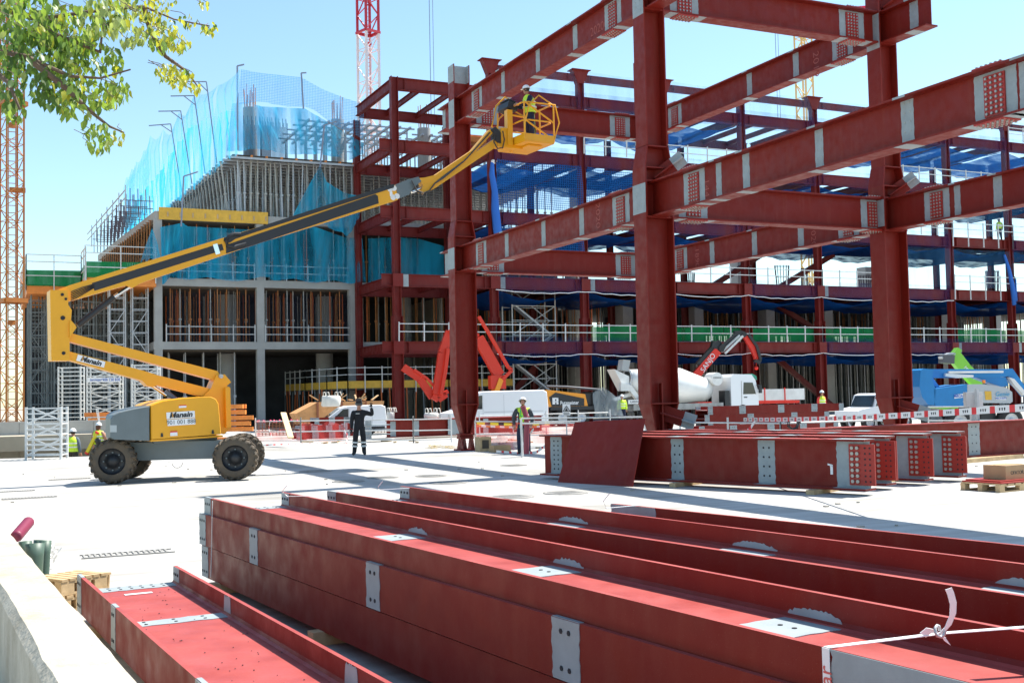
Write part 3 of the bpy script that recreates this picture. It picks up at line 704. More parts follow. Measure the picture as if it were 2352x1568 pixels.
drape('debris_net', Q(((845, 548), (905, 545), (960, 548), (1035, 570)), yn+.2), Q(((845, 650), (905, 645), (960, 640), (1035, 640)), yn+.2), 40, 6, .08, 'dim blue sheeting behind the leftmost red steel bay', yn)
drape('debris_net', Q(((735, 380), (750, 418), (790, 443), (832, 452)), yn-.6), Q(((672, 492), (745, 515), (795, 545), (825, 500)), yn-.6), 40, 10, .16, 'bright blue tarp slipping down in folds beside the red steel', yn)
drape('debris_net', Q(((349, 524), (352, 530), (362, 560)), yn-.4), Q(((322, 600), (340, 597), (368, 594)), yn-.4), 14, 6, .06, 'small blue tarp hanging off the corner above the green screen', yn)
TOPN = YC0-.5
drape('debris_net', Q(((533, 238), (570, 236), (600, 245), (700, 250), (760, 285), (835, 330)), TOPN), Q(((520, 345), (600, 347), (700, 355), (800, 366), (832, 358)), TOPN), 70, 9, .16, 'bright turquoise net around the roof slab edge, front side', TOPN, NETT)
# pale mesh above it held by bent poles
PALE = netmat('pale_blue_mesh', (.16, .54, .92), .20, .11, .45, .08, .6)
drape('mesh_net', Q(((553, 160), (600, 168), (692, 178), (740, 205), (790, 225), (835, 240)), TOPN), Q(((545, 236), (600, 238), (700, 245), (760, 280), (835, 325)), TOPN), 40, 6, .05, 'pale open blue mesh strung above the turquoise net, front side', TOPN, PALE)
def edgept(px, py=None, z=None):    # a point above the receding left roof edge
    b = PZ(px, 345+.83*(535-px), 18.3)
    if py is not None:
        d = ray(px, py); t = sqrt((b.x**2+b.y**2)/(d.x**2+d.y**2)); return CAM+d*t
    return b if z is None else Vector((b.x, b.y, z))
NTOP = [(551, 160, 250), (500, 197, 268), (447, 215, 290), (411, 258, 335), (375, 297, 395), (345, 311, 430), (330, 346, 450), (312, 371, 470), (303, 387, 485), (290, 407, 500)]
for s in range(len(NTOP)-1):
    (x0, t0, m0), (x1, t1, m1) = NTOP[s], NTOP[s+1]; n = 12; g = []; g2 = []
    for i in range(n+1):
        u = i/n; px = x0+(x1-x0)*u; sag = (6, 10, 26, 30, 16, 12, 12, 10, 8)[s]*sin(pi*u)
        tp = edgept(px, t0+(t1-t0)*u+sag); md = edgept(px, m0+(m1-m0)*u+3*sin(u*9+s)); bs = edgept(px)
        w_ = lambda a, k: a+Vector((-.35*abs(sin(u*pi*3+k+s)), -.1, 0))
        g.append([tp, w_(tp.lerp(md, .35), .2), w_(tp.lerp(md, .7), .5), w_(md, 1)])
        g2.append([w_(md, 1), w_(md.lerp(bs, .3), 1.6), w_(md.lerp(bs, .65), 2.2), w_(bs, 2.6)+Vector((0, 0, -.5-.25*sin(u*8+s)))])
    uvy = lambda v: (v.y, v.z)
    lab = 'of the receding left roof edge, panel %s from the front corner' % ORD[s]
    mb = MB(); mb.sheet(g); tag(mb.build('mesh_net', PALE, uvfn=uvy), 'pale mesh net '+lab, 'debris net', 'pale mesh along the receding roof edge')
    mb = MB(); mb.sheet(g2); tag(mb.build('debris_net', NETT, uvfn=uvy), 'turquoise net '+lab, 'debris net', 'turquoise net along the receding roof edge')
POLE = mat('pole_grey', (.25, .28, .36), .5, .3)
for s, (tx, ty, hx, hy, bxp) in enumerate(((474, 188, 430, 188, 498), (446, 220, 392, 221, 471), (415, 255, 364, 256, 441), (392, 285, 342, 289, 418))):
    b = edgept(bxp); dep = (b-CAM).dot(_f); e_ = PD(tx, ty, dep); h = PD(hx, hy, dep); mb = MB(); mb.bar(b, e_, .07); mb.bar(e_, h, .07); q = e_.lerp(b, .12); mb.bar(q, e_.lerp(h, .45), .07)
    tag(mb.build('net_pole', POLE), 'hooked net pole on the receding left roof edge, %s from the front' % ORD[s], 'pole', 'bent poles holding the roof nets')
mb = MB(); a = PY(545, 152, TOPN-.2); mb.bar(PY(546, 345, TOPN-.2), a, .10); mb.bar(a, a+Vector((.45, 0, .15)), .09); tag(mb.build('net_pole', POLE), 'tallest net pole at the front corner of the roof net', 'pole', 'bent poles holding the roof nets')
for s in range(7):   # thin lines from the pole tips
    pass
for (px, py, bx_, by, lab) in ((692, 168, 697, 250, 'in the middle of the roof net'), (745, 288, 735, 385, 'hooked, in front of the roof slab'), (422, 405, 416, 520, 'hooked, at the left corner below the roof net')):
    mb = MB(); a = PY(px, py, TOPN-.3); b = PY(bx_, by, TOPN-.3); mb.bar(b, a, .09); mb.bar(a, a+Vector((.9, 0, .35)) if px != 692 else a+Vector((.35, 0, .05)), .08)
    tag(mb.build('net_pole', POLE), 'bent net pole '+lab, 'pole', 'bent poles holding the roof nets')
# starter bars and scaffold on the roof
for j, (px0, px1, py) in enumerate(((597, 622, 300), (625, 660, 330), (560, 600, 330))):
    mb = MB()
    for i in range(14):
        p = PY(px0+(px1-px0)*i/13, py, 78); mb.bar((p.x, 78, 18.5), (p.x, 78, 21.6-.3*(i % 3)), .04)
    tag(mb.build('rebar_cage', mat('rebar', (.12, .10, .12), .8)), 'upright reinforcing bars behind the roof net, cluster %s' % ('left of the column', 'right of the column', 'round the column foot')[j], 'rebar', 'bar clusters on the roof slab')
for j, (xa, xb, ya, zt) in enumerate(((20.6, 24.2, 78, 21.6), (24.6, 28.5, 79, 21.9), (29.5, 33, 79, 21.5), (33.8, 40, 79.5, 21.0))):
    mb = MB()
    for i in range(6):
        x = xa+(xb-xa)*i/5
        for y in (ya, ya+3, ya+6): mb.bar((x, y, 18.5), (x, y, zt-.15), .09)
        mb.bar((x, ya-.8, zt-.1), (x, ya+7, zt-.1), .14)
    for y in (ya, ya+1.5, ya+3, ya+4.5, ya+6): mb.bar((xa-.6, y, zt), (xb+.6, y, zt), .1)
    for z in (19.6, 20.6): mb.bar((xa, ya, z), (xb, ya, z), .05)
    tag(mb.build('falsework_table', [STEEL]), 'grey falsework table on the roof slab, %s' % ('inside the blue net', 'behind the leftmost red bay', 'left of the yellow basket', 'above the third red bay')[j], 'falsework', 'falsework tables on the upper slab')
tag((lambda mb: (mb.box(33, 37, 78.5, 84, 21.6, 21.75), mb.box(33, 37, 78.4, 78.6, 21.2, 21.6), mb.build('formwork_table', WOODO))[-1])(MB()), 'orange timber formwork table top seen left of the first tall column', 'formwork')
# --- left wing deck with green screens, on shoring scaffolding
wd = thing('formwork_deck', 'orange timber formwork deck sticking out left of the concrete building, wrapped in green screens', 'formwork deck', (6, YC0, 9.7))
xa, xb, xc = PY(62, 640, 78.5).x, PY(188, 640, 78.5).x, XL-.1
mb = MB(); mb.box(xa, xb, 78.5, 92, 9.0, 9.6); mb.build('deck_platform', WOODO, wd)
mb = MB(); mb.box(xb, xc, 75.4, 96, 9.3, 9.9); mb.build('deck_platform', WOODO, wd)
for (x0, y0, x1, y1, z) in ((xa, 78.4, xb, 78.4, 9.6), (xb, 78.4, xb+.05, 75.3, 9.8), (xb, 75.3, xc, 75.3, 9.9), (xa, 92, xa, 78.4, 9.6)):
    mb = MB(); mb.prism([Vector((x0, y0, z-.1)), Vector((x1, y1, z-.1)), Vector((x1, y1, z+.95)), Vector((x0, y0, z+.9))], (0.02, .02, 0)); mb.build('green_screen', GREENS, wd)
    mb = MB(); d = Vector((x1-x0, y1-y0, 0)); n = max(2, int(d.length/1.6))
    for i in range(n+1):
        p = Vector((x0-.05, y0-.08, z-.4))+d*(i/n); mb.bar(p, p+UP*2.3, .06)
    for hz in (.55, 1.45, 1.9): mb.bar((x0-.05, y0-.1, z+hz), (x1-.05, y1-.1, z+hz), .055)
    mb.build('guardrail', STEELW, wd)
mb = MB()
for i in range(14):
    y = 76+i*1.3; mb.box(XL-3.2-.05*i, XL-.4, y, y+1.0, 10.0+.28*i*.5, 10.2+.28*i*.5)
tag(mb.build('stepped_formwork', mat('brown_formwork', (.24, .10, .05), .8, var=.4)), 'brown stepped stair formwork rising left of the corner column', 'formwork')
for j in range(9):
    y = 77+j*2.4; x = XL-.15-.05*j
    t = MB()
    for i in range(7): t.bar((x-1.6+i*.25, y, 14.3-.3*(i < 4)), (x-1.6+i*.25, y+.05*i, 15.5+.4*(i % 2)+.02*j), .05)
    for zz in (14.6, 15.1): t.bar((x-1.7, y, zz), (x+.1, y, zz), .045)
    tag(t.build('rebar_cage', mat('rebar', (.12, .10, .12), .8)), 'bar cage on the receding left slab edge, %s from the front' % ORD[j], 'rebar', 'bar cages stepping back along the left slab edge')
mb = MB(); pts = [Vector((XL-1.9-.05*i*2, 76+i*3, 15.6)) for i in range(8)]
for a, b in zip(pts, pts[1:]): mb.bar(a, b, .06); mb.bar(a-UP*.5, b-UP*.5, .05); mb.bar(a+UP*.3, a-UP*1.4, .06)
tag(mb.build('guardrail', STEEL), 'long guard rail following the receding left slab edge', 'guardrail')
j = 0
for iy, y in enumerate((76.2, 79.4, 82.6, 86)):
    for ix_, x in enumerate( (2.7, 4.1, 5.6, 7.2, 8.6)):
        if y < 78 and x < xb: continue
        mb = MB(); h = 9.0 if x < xb else 9.3; w_ = .95
        for dx in (0, w_):
            for dy in (0, 1.0): mb.tube((x+dx, y+dy, 0), (x+dx, y+dy, h), .05, 5)
        z = .4
        while z < h-.2:
            mb.bar((x, y, z), (x+w_, y, z), .045); mb.bar((x, y+1, z), (x+w_, y+1, z), .045); mb.bar((x, y, z), (x, y+1, z), .045)
            z += .75
        z = .4; f = 0
        while z+1.5 < h:
            mb.bar((x+(w_ if f else 0), y-.03, z), (x+(0 if f else w_), y-.03, z+1.5), .04); f ^= 1; z += 1.5
        j += 1
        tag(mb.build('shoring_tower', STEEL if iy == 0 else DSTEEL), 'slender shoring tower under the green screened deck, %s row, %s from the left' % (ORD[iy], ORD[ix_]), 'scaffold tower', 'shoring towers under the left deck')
for x0, x1, y in ((2.8, xb, 80.2), (xb, 9.8, 77.5), (2.8, 9.8, 84)):   # loose tubes
    mb = MB()
    for i in range(int((x1-x0)/.33)):
        x = x0+i*.33+random.uniform(-.1, .1); mb.tube((x, y+random.random(), 0), (x+random.uniform(-.05, .05), y+random.random(), 9), .04, 4, cap=False)
    for i in range(12): mb.bar((x0, y, .5+i*.72), (x1, y, .5+i*.72), .04)
    tag(mb.build('shoring_tubes', DSTEEL), 'dense upright tubes %s' % {80.2: 'under the far left end of the deck', 77.5: 'under the deck beside the corner column', 84: 'in the dark behind the shoring towers'}[y], 'scaffold tubes', 'dense tube groups below the deck')
mb = MB(); mb.box(2.6, 9.9, 90, 90.3, 0, 9.0); tag(mb.build('dark_hoarding', DARKW), 'dark hoarding closing off the space under the left deck', 'hoarding')
# aluminium stair and frame towers standing in front of it
def frame_tower(px0, px1, pyt, pyb, dep, lab, diag=True, rungs=12):
    a = PD(px0, pyb, dep); b = PD(px1, pyb, dep); t = PD(px0, pyt, dep); z0, z1 = 0 if a.z < .6 else a.z, t.z
    mb = MB(); d = Vector((b.x-a.x, b.y-a.y, 0)); off = Vector((.25, .9, 0)); o = Vector((a.x, a.y, 0))
    for e_ in (0, 1):
        for f_ in (0, 1): mb.tube(o+d*e_+off*f_+UP*z0, o+d*e_+off*f_+UP*z1, .045, 6)
    for i in range(rungs+1):
        z = z0+.15+(z1-z0-.2)*i/rungs
        for f_ in (0, 1): mb.bar(o+off*f_+UP*z, o+d+off*f_+UP*z, .045)
        if i % 2 == 0:
            for e_ in (0, 1): mb.bar(o+d*e_+UP*z, o+d*e_+off+UP*z, .04)
    if diag:
        for i in range(0, rungs-2, 3):
            z = z0+.15+(z1-z0-.2)*i/rungs; zz = z0+.15+(z1-z0-.2)*(i+3)/rungs
            mb.bar(o+UP*z, o+d+UP*zz, .05); mb.bar(o+off+d+UP*z, o+off+UP*zz, .05)
    return tag(mb.build('scaffold_tower', STEELW), lab, 'scaffold tower')
frame_tower(134, 185, 842, 965, 62, 'narrow bright aluminium ladder tower with a dark board, left of the others', False, 12)
tf = frame_tower(200, 275, 842, 965, 60, 'bright square scaffold tower with two blue and white name boards')
frame_tower(303, 362, 836, 960, 60, 'bright scaffold tower behind the lower boom arm', True, 13)
frame_tower(60, 140, 935, 1048, 38, 'wide crossed scaffold stack standing by the retaining wall', True, 9)
for (px, w_, s_) in ((221, .95, 'termiser'), (256, .95, '900 730 830')):
    p = PD(px, 872, 59.5); t = thing('name_board', 'blue and white board reading %s on the square scaffold tower' % s_, 'sign', p)
    mb = MB(); r_ = Vector((cos(YAW), -sin(YAW), 0)); M = Matrix((r_, r_.cross(UP)*-1, UP)).transposed().to_4x4(); M.translation = p
    mb.boxm(M, w_, .03, .26); mb.build('board', WHITE, t)
    text_part(s_, .23, tframe(p+r_.cross(UP)*.03, r_, UP), mat('sign_blue', (.04, .13, .5), .5), t, sx=.8)
# --- guard rails and green screens along the steel floors
def rail(k0, k1, z, y, label, h=1.1, n=4, name='guardrail', frac=(0, 1), below=.0):
    mb = MB(); x0 = bx(k0)+6.72*frac[0]; x1 = bx(k0)+(bx(k1)-bx(k0))*frac[1]
    for i in range(n+1):
        x = x0+(x1-x0)*i/n; mb.bar((x, y, z-below), (x+.02, y, z+h+.12), .07)
    for hh in (h, h*.55): mb.bar((x0, y-.04, z+hh), (x1, y-.04, z+hh), .055)
    return tag(mb.build(name, STEELW), label, 'guardrail', 'guard rails on the steel building')
for i, ks in ((0, range(0, 10)), (1, (3, 4, 5, 7, 8, 9)), (2, (4, 6, 7, 8, 9)), (3, (2, 3, 4, 6, 7, 8, 9)), (4, (8, 9))):
    for k in ks: rail(k, k+1, LV[i], YF-.45 if i else YF-.3, 'galvanised rail above the %s beams, %s steel bay from the left' % (FLN[i], ORD[k]), n=4, below=.8 if (i in (1, 2) and k > 6) else 0)
for j, (x0, x1) in enumerate(((XL+.6, 16.4), (17.1, 23))):
    for z in (5.8, 9.95):
        mb = MB()
        for i in range(5): mb.bar((x0+(x1-x0)*i/4, YC0+.1, z), (x0+(x1-x0)*i/4, YC0+.1, z+1.15), .07)
        for h in (.5, 1.0): mb.bar((x0, YC0+.06, z+h), (x1, YC0+.06, z+h), .06)
        tag(mb.build('guardrail', STEELW), 'rail at the slab edge of the concrete building, %s bay, %s floor' % (('left', 'right')[j], 'first' if z < 8 else 'second'), 'guardrail', 'rails on the concrete building')
        mb = MB(); g = netgrid((x0, YC0-.15, z), (x1-x0, 0, 0), (0, 0, 3.2 if z < 8 else 1.0), 8, 3, lambda u, v: Vector((0, .06*sin(u*9), 0))); mb.sheet(g)
        if z < 8: tag(mb.build('safety_net', netmat('faint_navy_net%d' % j, (.04, .05, .08), .18, 0, 0, .06, .3), uvfn=uvxz), 'thin dark net over the first floor opening, %s bay' % ('left', 'right')[j], 'safety net', 'thin nets over the first floor openings')
for k in (2, 3, 4, 5, 7, 8, 9):
    mb = MB(); g = netgrid((bx(k)+.3, YF+.35, LV[0]+.1), (6.1, 0, 0), (0, 0, 1.0), 12, 2, lambda u, v: Vector((0, .06*sin(u*25), -.06*sin(u*8)*v))); mb.sheet(g)
    tag(mb.build('green_screen', GREENS), 'green screen tied to the first floor rail, %s steel bay from the left' % ORD[k], 'screen', 'green screens on the first floor rail')
for z, nm in ((LV[0]-.82, 'first'), (LV[1]-.86, 'second')):
    mb = MB(); mb.path([Vector((bx(1)+6.72*i/10, YF-.3, z-.18*abs(sin(pi*i/10))+.03*sin(i*3))) for i in range(61)], .03, 4)
    tag(mb.build('lashing_rope', STRAP), 'long white lashing rope looped along the net edges under the %s floor beams' % nm, 'rope')
# stair tower between the steel bays
def stair_tower(x, y, w_, d_, z0, z1, label):
    t = thing('stair_tower', label, 'stair tower', (x, y, z0)); mb = MB()
    for dx in (0, w_):
        for dy in (0, d_): mb.tube((x+dx, y+dy, z0), (x+dx, y+dy, z1), .05, 5)
    z = z0; 
    while z < z1:
        for dy in (0, d_): mb.bar((x, y+dy, z), (x+w_, y+dy, z), .05); mb.bar((x, y+dy, z+1), (x+w_, y+dy, z+1), .04)
        mb.bar((x, y, z), (x+w_, y, z+2), .04); z += 2
    mb.build('scaffold', STEELW, t); z = z0; f = 0
    while z+2 <= z1+.1:
        s = MB(); a = Vector((x+(w_-.3 if f else .3), y+.3, z)); b = Vector((x+(.3 if f else w_-.3), y+.3, z+2)); s.bar(a, b, .6, .12, up=UP); s.bar(a+UP, b+UP, .05); s.build('stair_flight', STEEL, t); f ^= 1; z += 2
    return t
stair_tower(PY(1176, 700, 70).x, 70, 3.3, 1.6, 0, 9.2, 'steel stair tower inside the steel building, left of the concrete mixer')
# flared rebar baskets standing on the upper wing slab
for j, (px, top, bot, w0, w1) in enumerate(((1797, 610, 652, 11, 19), (1987, 633, 657, 10, 18), (1848, 616, 652, 9, 8), (2280, 622, 655, 14, 20), (1585, 626, 650, 8, 12), (1720, 626, 648, 9, 14))):
    mb = MB(); c = PY(px, bot, 80.5); c.z = 9.6; zt = PY(px, top, 80.5).z; k_ = 80.5/2600/.8
    for i in range(14):
        a = 2*pi*i/14; mb.bar(c+Vector((cos(a)*w0*k_, sin(a)*w0*k_*.6, 0)), Vector((c.x+cos(a)*w1*k_, c.y+sin(a)*w1*k_*.6, zt)), .045)
    for h in (.35, .7, .98):
        r_ = (w0+(w1-w0)*h)*k_
        for i in range(14):
            a = 2*pi*i/14; b = 2*pi*(i+1)/14; z = 9.6+(zt-9.6)*h; mb.bar((c.x+cos(a)*r_, c.y+sin(a)*r_*.6, z), (c.x+cos(b)*r_, c.y+sin(b)*r_*.6, z), .035)
    tag(mb.build('rebar_basket', mat('rebar', (.12, .10, .12), .8)), ('wide flared rebar basket right of the tallest column', 'flared rebar basket left of the third column', 'narrow rebar cage the worker is tying', 'broad flared rebar basket near the right edge', 'small rebar basket right beside the middle column', 'low rebar basket under the sloping brace')[j], 'rebar', 'rebar baskets on the wing slab')
# --- tower cranes
def lattice(mb, x, y, z0, z1, w_, sec, rot, mi=0, r=.09, rb=.05, zig=1):
    c, s = cos(rot), sin(rot)
    P = [Vector((x+c*a*w_/2-s*b*w_/2, y+s*a*w_/2+c*b*w_/2, 0)) for a, b in ((-1, -1), (1, -1), (1, 1), (-1, 1))]
    mb.mat(mi)
    for p in P: mb.bar(p+UP*z0, p+UP*z1, r*2)
    n = max(1, round((z1-z0)/sec))
    for i in range(n):
        a = z0+(z1-z0)*i/n; b = z0+(z1-z0)*(i+1)/n
        for j in range(4):
            p, q = P[j], P[(j+1) % 4]
            if (i+j) % 2: p, q = q, p
            mb.bar(p+UP*a, q+UP*b, rb*2)
            if zig and i % 2 == 0: mb.bar(p+UP*a, q+UP*a, rb*1.6)
    return P
def crane(name_label, px, dep, w_px, segs, sec, rot, r, rb, collars=(), ladder=True, ztop=None):
    w_ = w_px/2600*dep/(abs(cos(rot))+abs(sin(rot))); base = PD(px, 900, dep); t = thing('tower_crane', name_label, 'tower crane', (base.x, base.y, 0))
    for z0, z1, m in segs:
        mb = MB(); lattice(mb, base.x, base.y, z0, z1, w_, sec, rot, 0, r, rb); mb.build('mast', m, t)
    if ladder:
        mb = MB(); z = segs[0][0]; zt = segs[-1][1]
        for s in (-.2, .2): mb.bar((base.x+s, base.y, z), (base.x+s, base.y, zt), .05)
        while z < zt: mb.bar((base.x-.2, base.y, z), (base.x+.2, base.y, z), .04); z += .45
        mb.build('ladder', segs[-1][2], t)
    for z, m in collars:
        mb = MB(); q = w_/2+.12
        M = Matrix.Translation((base.x, base.y, z)) @ Matrix.Rotation(rot, 4, 'Z')
        for a, b, c_, d_ in ((-q, -q, q, -q), (q, -q, q, q), (q, q, -q, q), (-q, q, -q, -q)): mb.bar(M @ Vector((a, b, 0)), M @ Vector((c_, d_, 0)), .2, .26)
        mb.build('collar', m, t)
        mb = MB(); mb.boxm(M @ Matrix.Translation((0, 0, -1.3)), w_*.35, w_*.3, .3); mb.build('landing', m, t)
    return t, base, w_
t, b_, w_ = crane('orange lattice mast of a tower crane at the left edge of the photo', 27, 68, 50, [(0, 8.0, YELD), (8.3, 20.0, YELD), (20.3, 34, YELD)], .8, .35, .055, .02, [(8.15, YELD), (20.15, YELD)])
mb = MB(); M = Matrix.Translation((b_.x+.3, b_.y, 14.9)); mb.boxm(M, .9, .5, .25); mb.build('landing', YELD, t)
PINKW = mat('crane_white', (.82, .70, .70), .5)
t, b_, w_ = crane('red and white lattice mast of a tower crane rising behind the roof nets', 857, 130, 44, [(0, 44.3, PINKW), (44.6, 58, mat('crane_red', (.5, .02, .04), .5))], 1.9, .3, .13, .055, [(44.45, mat('crane_red', (.5, .02, .04), .5)), (33, PINKW)])
for z in (28.9, 34.6): mb = MB(); mb.boxm(Matrix.Translation((b_.x, b_.y, z)), .9, .9, .5); mb.build('landing', WHITED, t)
t, b_, w_ = crane('distant yellow tower crane mast behind the third column, red jib at its head', 1871, 165, 34, [(0, 56, mat('crane_pale_yellow', (.75, .52, .2), .5))], 2.2, .25, .10, .06, [(40, YELD)])
mb = MB(); mb.lathe((b_.x, b_.y, 56), UP, [(0, 1.0), (1.0, 1.3), (2.4, 1.3), (2.5, .6)], 14); mb.build('slewing_ring', MRED, t)
mb = MB(); e_ = PD(2045, 16, 150); s_ = Vector((b_.x, b_.y, 57.6))
mb.bar(s_, e_, .5, .7); mb.bar(s_+UP*3, e_+UP*1.6, .25); mb.build('jib', mat('crane_jib_red', (.75, .02, .06), .4), t)
mb = MB(); mb.bar(s_, s_-(e_-s_)*.25, .5, .9); mb.build('counter_jib', MRED, t)
mb = MB()
for px, y0, y1, dep in ((979, -200, 182, 110), (1780, 78, 150, 120)):
    pass
for px, y0, y1, dep, lab in ((979, -400, 300, 110, 'pair of thin hoist cables hanging in the sky left of the first tall column'), (1780, 60, 300, 120, 'thin hoist cable hanging below the upper cross girder')):
    mb = MB(); a = PD(px, y0, dep); b = PD(px, y1, dep); mb.tube((a.x, a.y, b.z), (a.x, a.y, a.z), .035, 5); mb.tube((a.x+.35, a.y, b.z), (a.x+.35, a.y, a.z), .03, 5)
    tag(mb.build('hoist_cable', POLE), lab, 'cable')

# curved yellow formwork ring on orange props in front of the ground floor
ring = thing('formwork_ring', 'low yellow edged formwork deck on orange props in front of the dark ground floor', 'formwork deck', (24, 72, 0))
RP = [PY(655, 905, 84), PY(700, 895, 79), PY(750, 893, 75), PY(798, 892, 72), PY(1030, 892, 71.5), PY(1180, 890, 71.5)]
zt = 2.55
for a, b in zip(RP, RP[1:]):
    mb = MB(); a = Vector((a.x, a.y, 0)); b = Vector((b.x, b.y, 0)); mb.prism([a+UP*zt, b+UP*zt, b+UP*(zt+.48), a+UP*(zt+.48)], Vector((0, .08, 0))); mb.build('edge_board', FORM, ring)
    L = (b-a).length; n = max(2, int(L/1.1)); mb = MB()
    for i in range(n+1): q = a.lerp(b, i/n); mb.bar(q+UP*(zt-.3)-Vector((0, .1, 0)), q+UP*(zt+1.45)-Vector((0, .1, 0)), .06)
    for h in (.9, 1.35): mb.bar(a+UP*(zt+h)-Vector((0, .12, 0)), b+UP*(zt+h)-Vector((0, .12, 0)), .05)
    mb.build('guardrail', STEELW, ring)
    for i in range(n*2):
        q = a.lerp(b, i/(n*2)); mb = MB(); mb.tube(q, q+UP*1.1, .06, 5); mb.tube(q+UP*1.1, q+UP*zt+Vector((random.uniform(-.08, .08), 0, 0)), .045, 5); mb.build('prop', PROPR if i % 3 else DSTEEL, ring)
mb = MB(); mb.prism([Vector((p.x, p.y, zt-.1)) for p in RP]+[Vector((RP[-1].x, 75, zt-.1)), Vector((RP[0].x, 85, zt-.1))], UP*.1); mb.build('deck_boards', SOFF, ring)
# ---------------------------------------------------------------- loose beams lying in the yard
TIMB = WOOD
def lying(o, d, L, w_, zb, label, ends=(1, 1), fbands=(), wbands=(), fl=.30, hump=.035, far_face=True, nearoff=0.0, group='red beams lying flat in the foreground stack', lowres=False, cat='steel beam', endgrey=None):
    """H beam on its side: flanges upright, web level. o near-left start (plan), d plan dir, far side is +n"""
    d = Vector((d.x, d.y, 0)).normalized(); n = Vector((-d.y, d.x, 0)); 
    if n.dot(LD(0, 1)) < 0: n = -n
    o = Vector((o.x, o.y, zb)); zc = UP*(fl/2); t = thing('steel_beam', label, cat, o, group)
    mb = MB(); mb.ibeam(o+n*w_/2+zc, o+n*w_/2+zc+d*L, w_, fl, .03, .02, up=n)
    # fillets between web and flanges
    for sg, off in ((1, .03), (-1, w_-.03)):
        a = o+n*off+zc+UP*.01; k = n*sg
        mb.prism([a, a+k*.03, a+k*.009+UP*.009, a+UP*.03], d*L)
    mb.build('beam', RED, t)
    pm = MB()
    def band(s, ln, near=True, web=True, far=True, hl=True, ragged=.015):
        c = o+d*(s+ln/2)
        nh = 3 if s < .01 else 2
        if near:
            patch(pm, c+zc, d, -n, ln, fl-.004, wob=ragged*.5)
            if hl:
                for zz in (-.09, .09): holes(pm, c+zc+UP*zz-n*.003, d, -n, nh, 1, min(.07, ln/3), .1, r=.014, m=2, t=.005)
            pm.mat(1).prism([c-d*ln/2+UP*fl+n*.001, c+d*ln/2+UP*fl+n*.001, c+d*ln/2+UP*fl+n*.029, c-d*ln/2+UP*fl+n*.029], UP*.003)
        if web:
            patch(pm, c+zc+UP*.0105+n*(w_/2), d, UP, ln, w_-.10, wob=ragged)
            if hl:
                for q in range(7 if s < .01 else 3): holes(pm, c+zc+UP*.014+n*(.1+(w_-.2)*(q+.5)/(7 if s < .01 else 3)), d, UP, 2, 1, .09, .1, r=.013, m=2, t=.004)
        if far:
            pts = []
            for i in range(25):
                u = i/24; hgt = .02+hump*(min(1, 3*u, 3*(1-u)) if hump < .1 else min(1, 12*u, 12*(1-u)))**.6+random.uniform(0, .014) if not (s < .01) else fl/2-.012
                pts.append(c+d*(u-.5)*ln+zc+UP*(hgt+.01)+n*(w_-.0305))
            pts = [c-d*ln/2+zc+UP*.012+n*(w_-.0305)]+pts+[c+d*ln/2+zc+UP*.012+n*(w_-.0305)]
            pm.mat(1).prism(pts, -n*.003)
            if s < .01 and hl: holes(pm, c+zc+UP*.09+n*(w_-.034), d, -n, 3, 1, .07, .1, r=.014, m=2, t=.006)
    if ends[0]: band(0, .22 if not endgrey else endgrey)
    for s, ln in fbands: band(s, ln, True, False, False)
    for s, ln in wbands: band(s, ln, True if lowres else False, True, True)
    if ends[1]: patch(pm, o+d*(L-.12)+zc, d, -n, .24, fl-.01, wob=.01)
    if pm.v: pm.build('primer_band', [RED, GREY, HOLE], t)
    return t, o, d, n
def along(o, d, pts, z):   # distances along a beam edge of picked points
    r_ = []
    for x, y in pts:
        p = PZ(x, y, z); r_.append((Vector((p.x, p.y, 0))-Vector((o.x, o.y, 0))).dot(d))
    return r_
ZT1 = .870; A1 = PZ(470, 1141, ZT1); A2 = PZ(1764, 1454, ZT1); dS = (A2-A1); dS.z = 0; dS.normalize(); nS = Vector((-dS.y, dS.x, 0))
if nS.dot(LD(0, 1)) < 0: nS = -nS
def F(off, s=0): return Vector((A1.x, A1.y, 0))+nS*off+dS*s
STK = 'red beams lying flat in the foreground stack'
wb = along(A1, dS, [(742, 1200), (1020, 1272), (1512, 1390)], ZT1)
fbb = along(F(-.035), dS, [(580, 1210), (830, 1290), (1267, 1415)], .72)
lst, *_ = lying(F(0), dS, 13, .82, .57, 'top beam nearest the camera, sunlit pink web, white strap across its right end', ends=(1, 0), wbands=[(s, .34) for s in wb])
pm = MB(); s0 = along(A1, dS, [(1905, 1490)], ZT1)[0]
patch(pm, F(0, s0+.9)+UP*.72, dS, -nS, 1.8, .296, wob=.01); pm.build('primer_band', [RED, GREY, HOLE], lst)
lying(F(-.035, -.06), dS, 13, .90, .42-.01, 'middle beam of the nearest stack, its brown flange marked with three grey drilled bands', ends=(1, 0), fbands=list(zip(fbb, (.22, .22, .24))))
lying(F(-.015, -.05), dS, 13, .88, .096, 'bottom beam of the nearest stack, resting on timbers', ends=(1, 0))
B1 = PZ(752, 1127, ZT1); B2 = PZ(1764, 1280, ZT1); dB = B2-B1; dB.z = 0; dB.normalize()
nB = Vector((-dB.y, dB.x, 0)); nB = nB if nB.dot(LD(0, 1)) > 0 else -nB
wbB = along(B1, dB, [(1085, 1178), (1470, 1234), (2050, 1322)], ZT1)
lying(B1, dB, 12.5, .86, .57, 'second top beam of the foreground stack, only a thin pink strip of web showing', ends=(1, 0), wbands=[(s, .42) for s in wbB])
lying(B1-nB*.03-dB*.1, dB, 12.6, .92, .26, 'lower beam hidden under the second top beam', ends=(1, 0))
C1 = PZ(1404, 1156, ZT1); C2 = PZ(2352, 1253, ZT1); dC = C2-C1; dC.z = 0; dC.normalize()
nC = Vector((-dC.y, dC.x, 0)); nC = nC if nC.dot(LD(0, 1)) > 0 else -nC
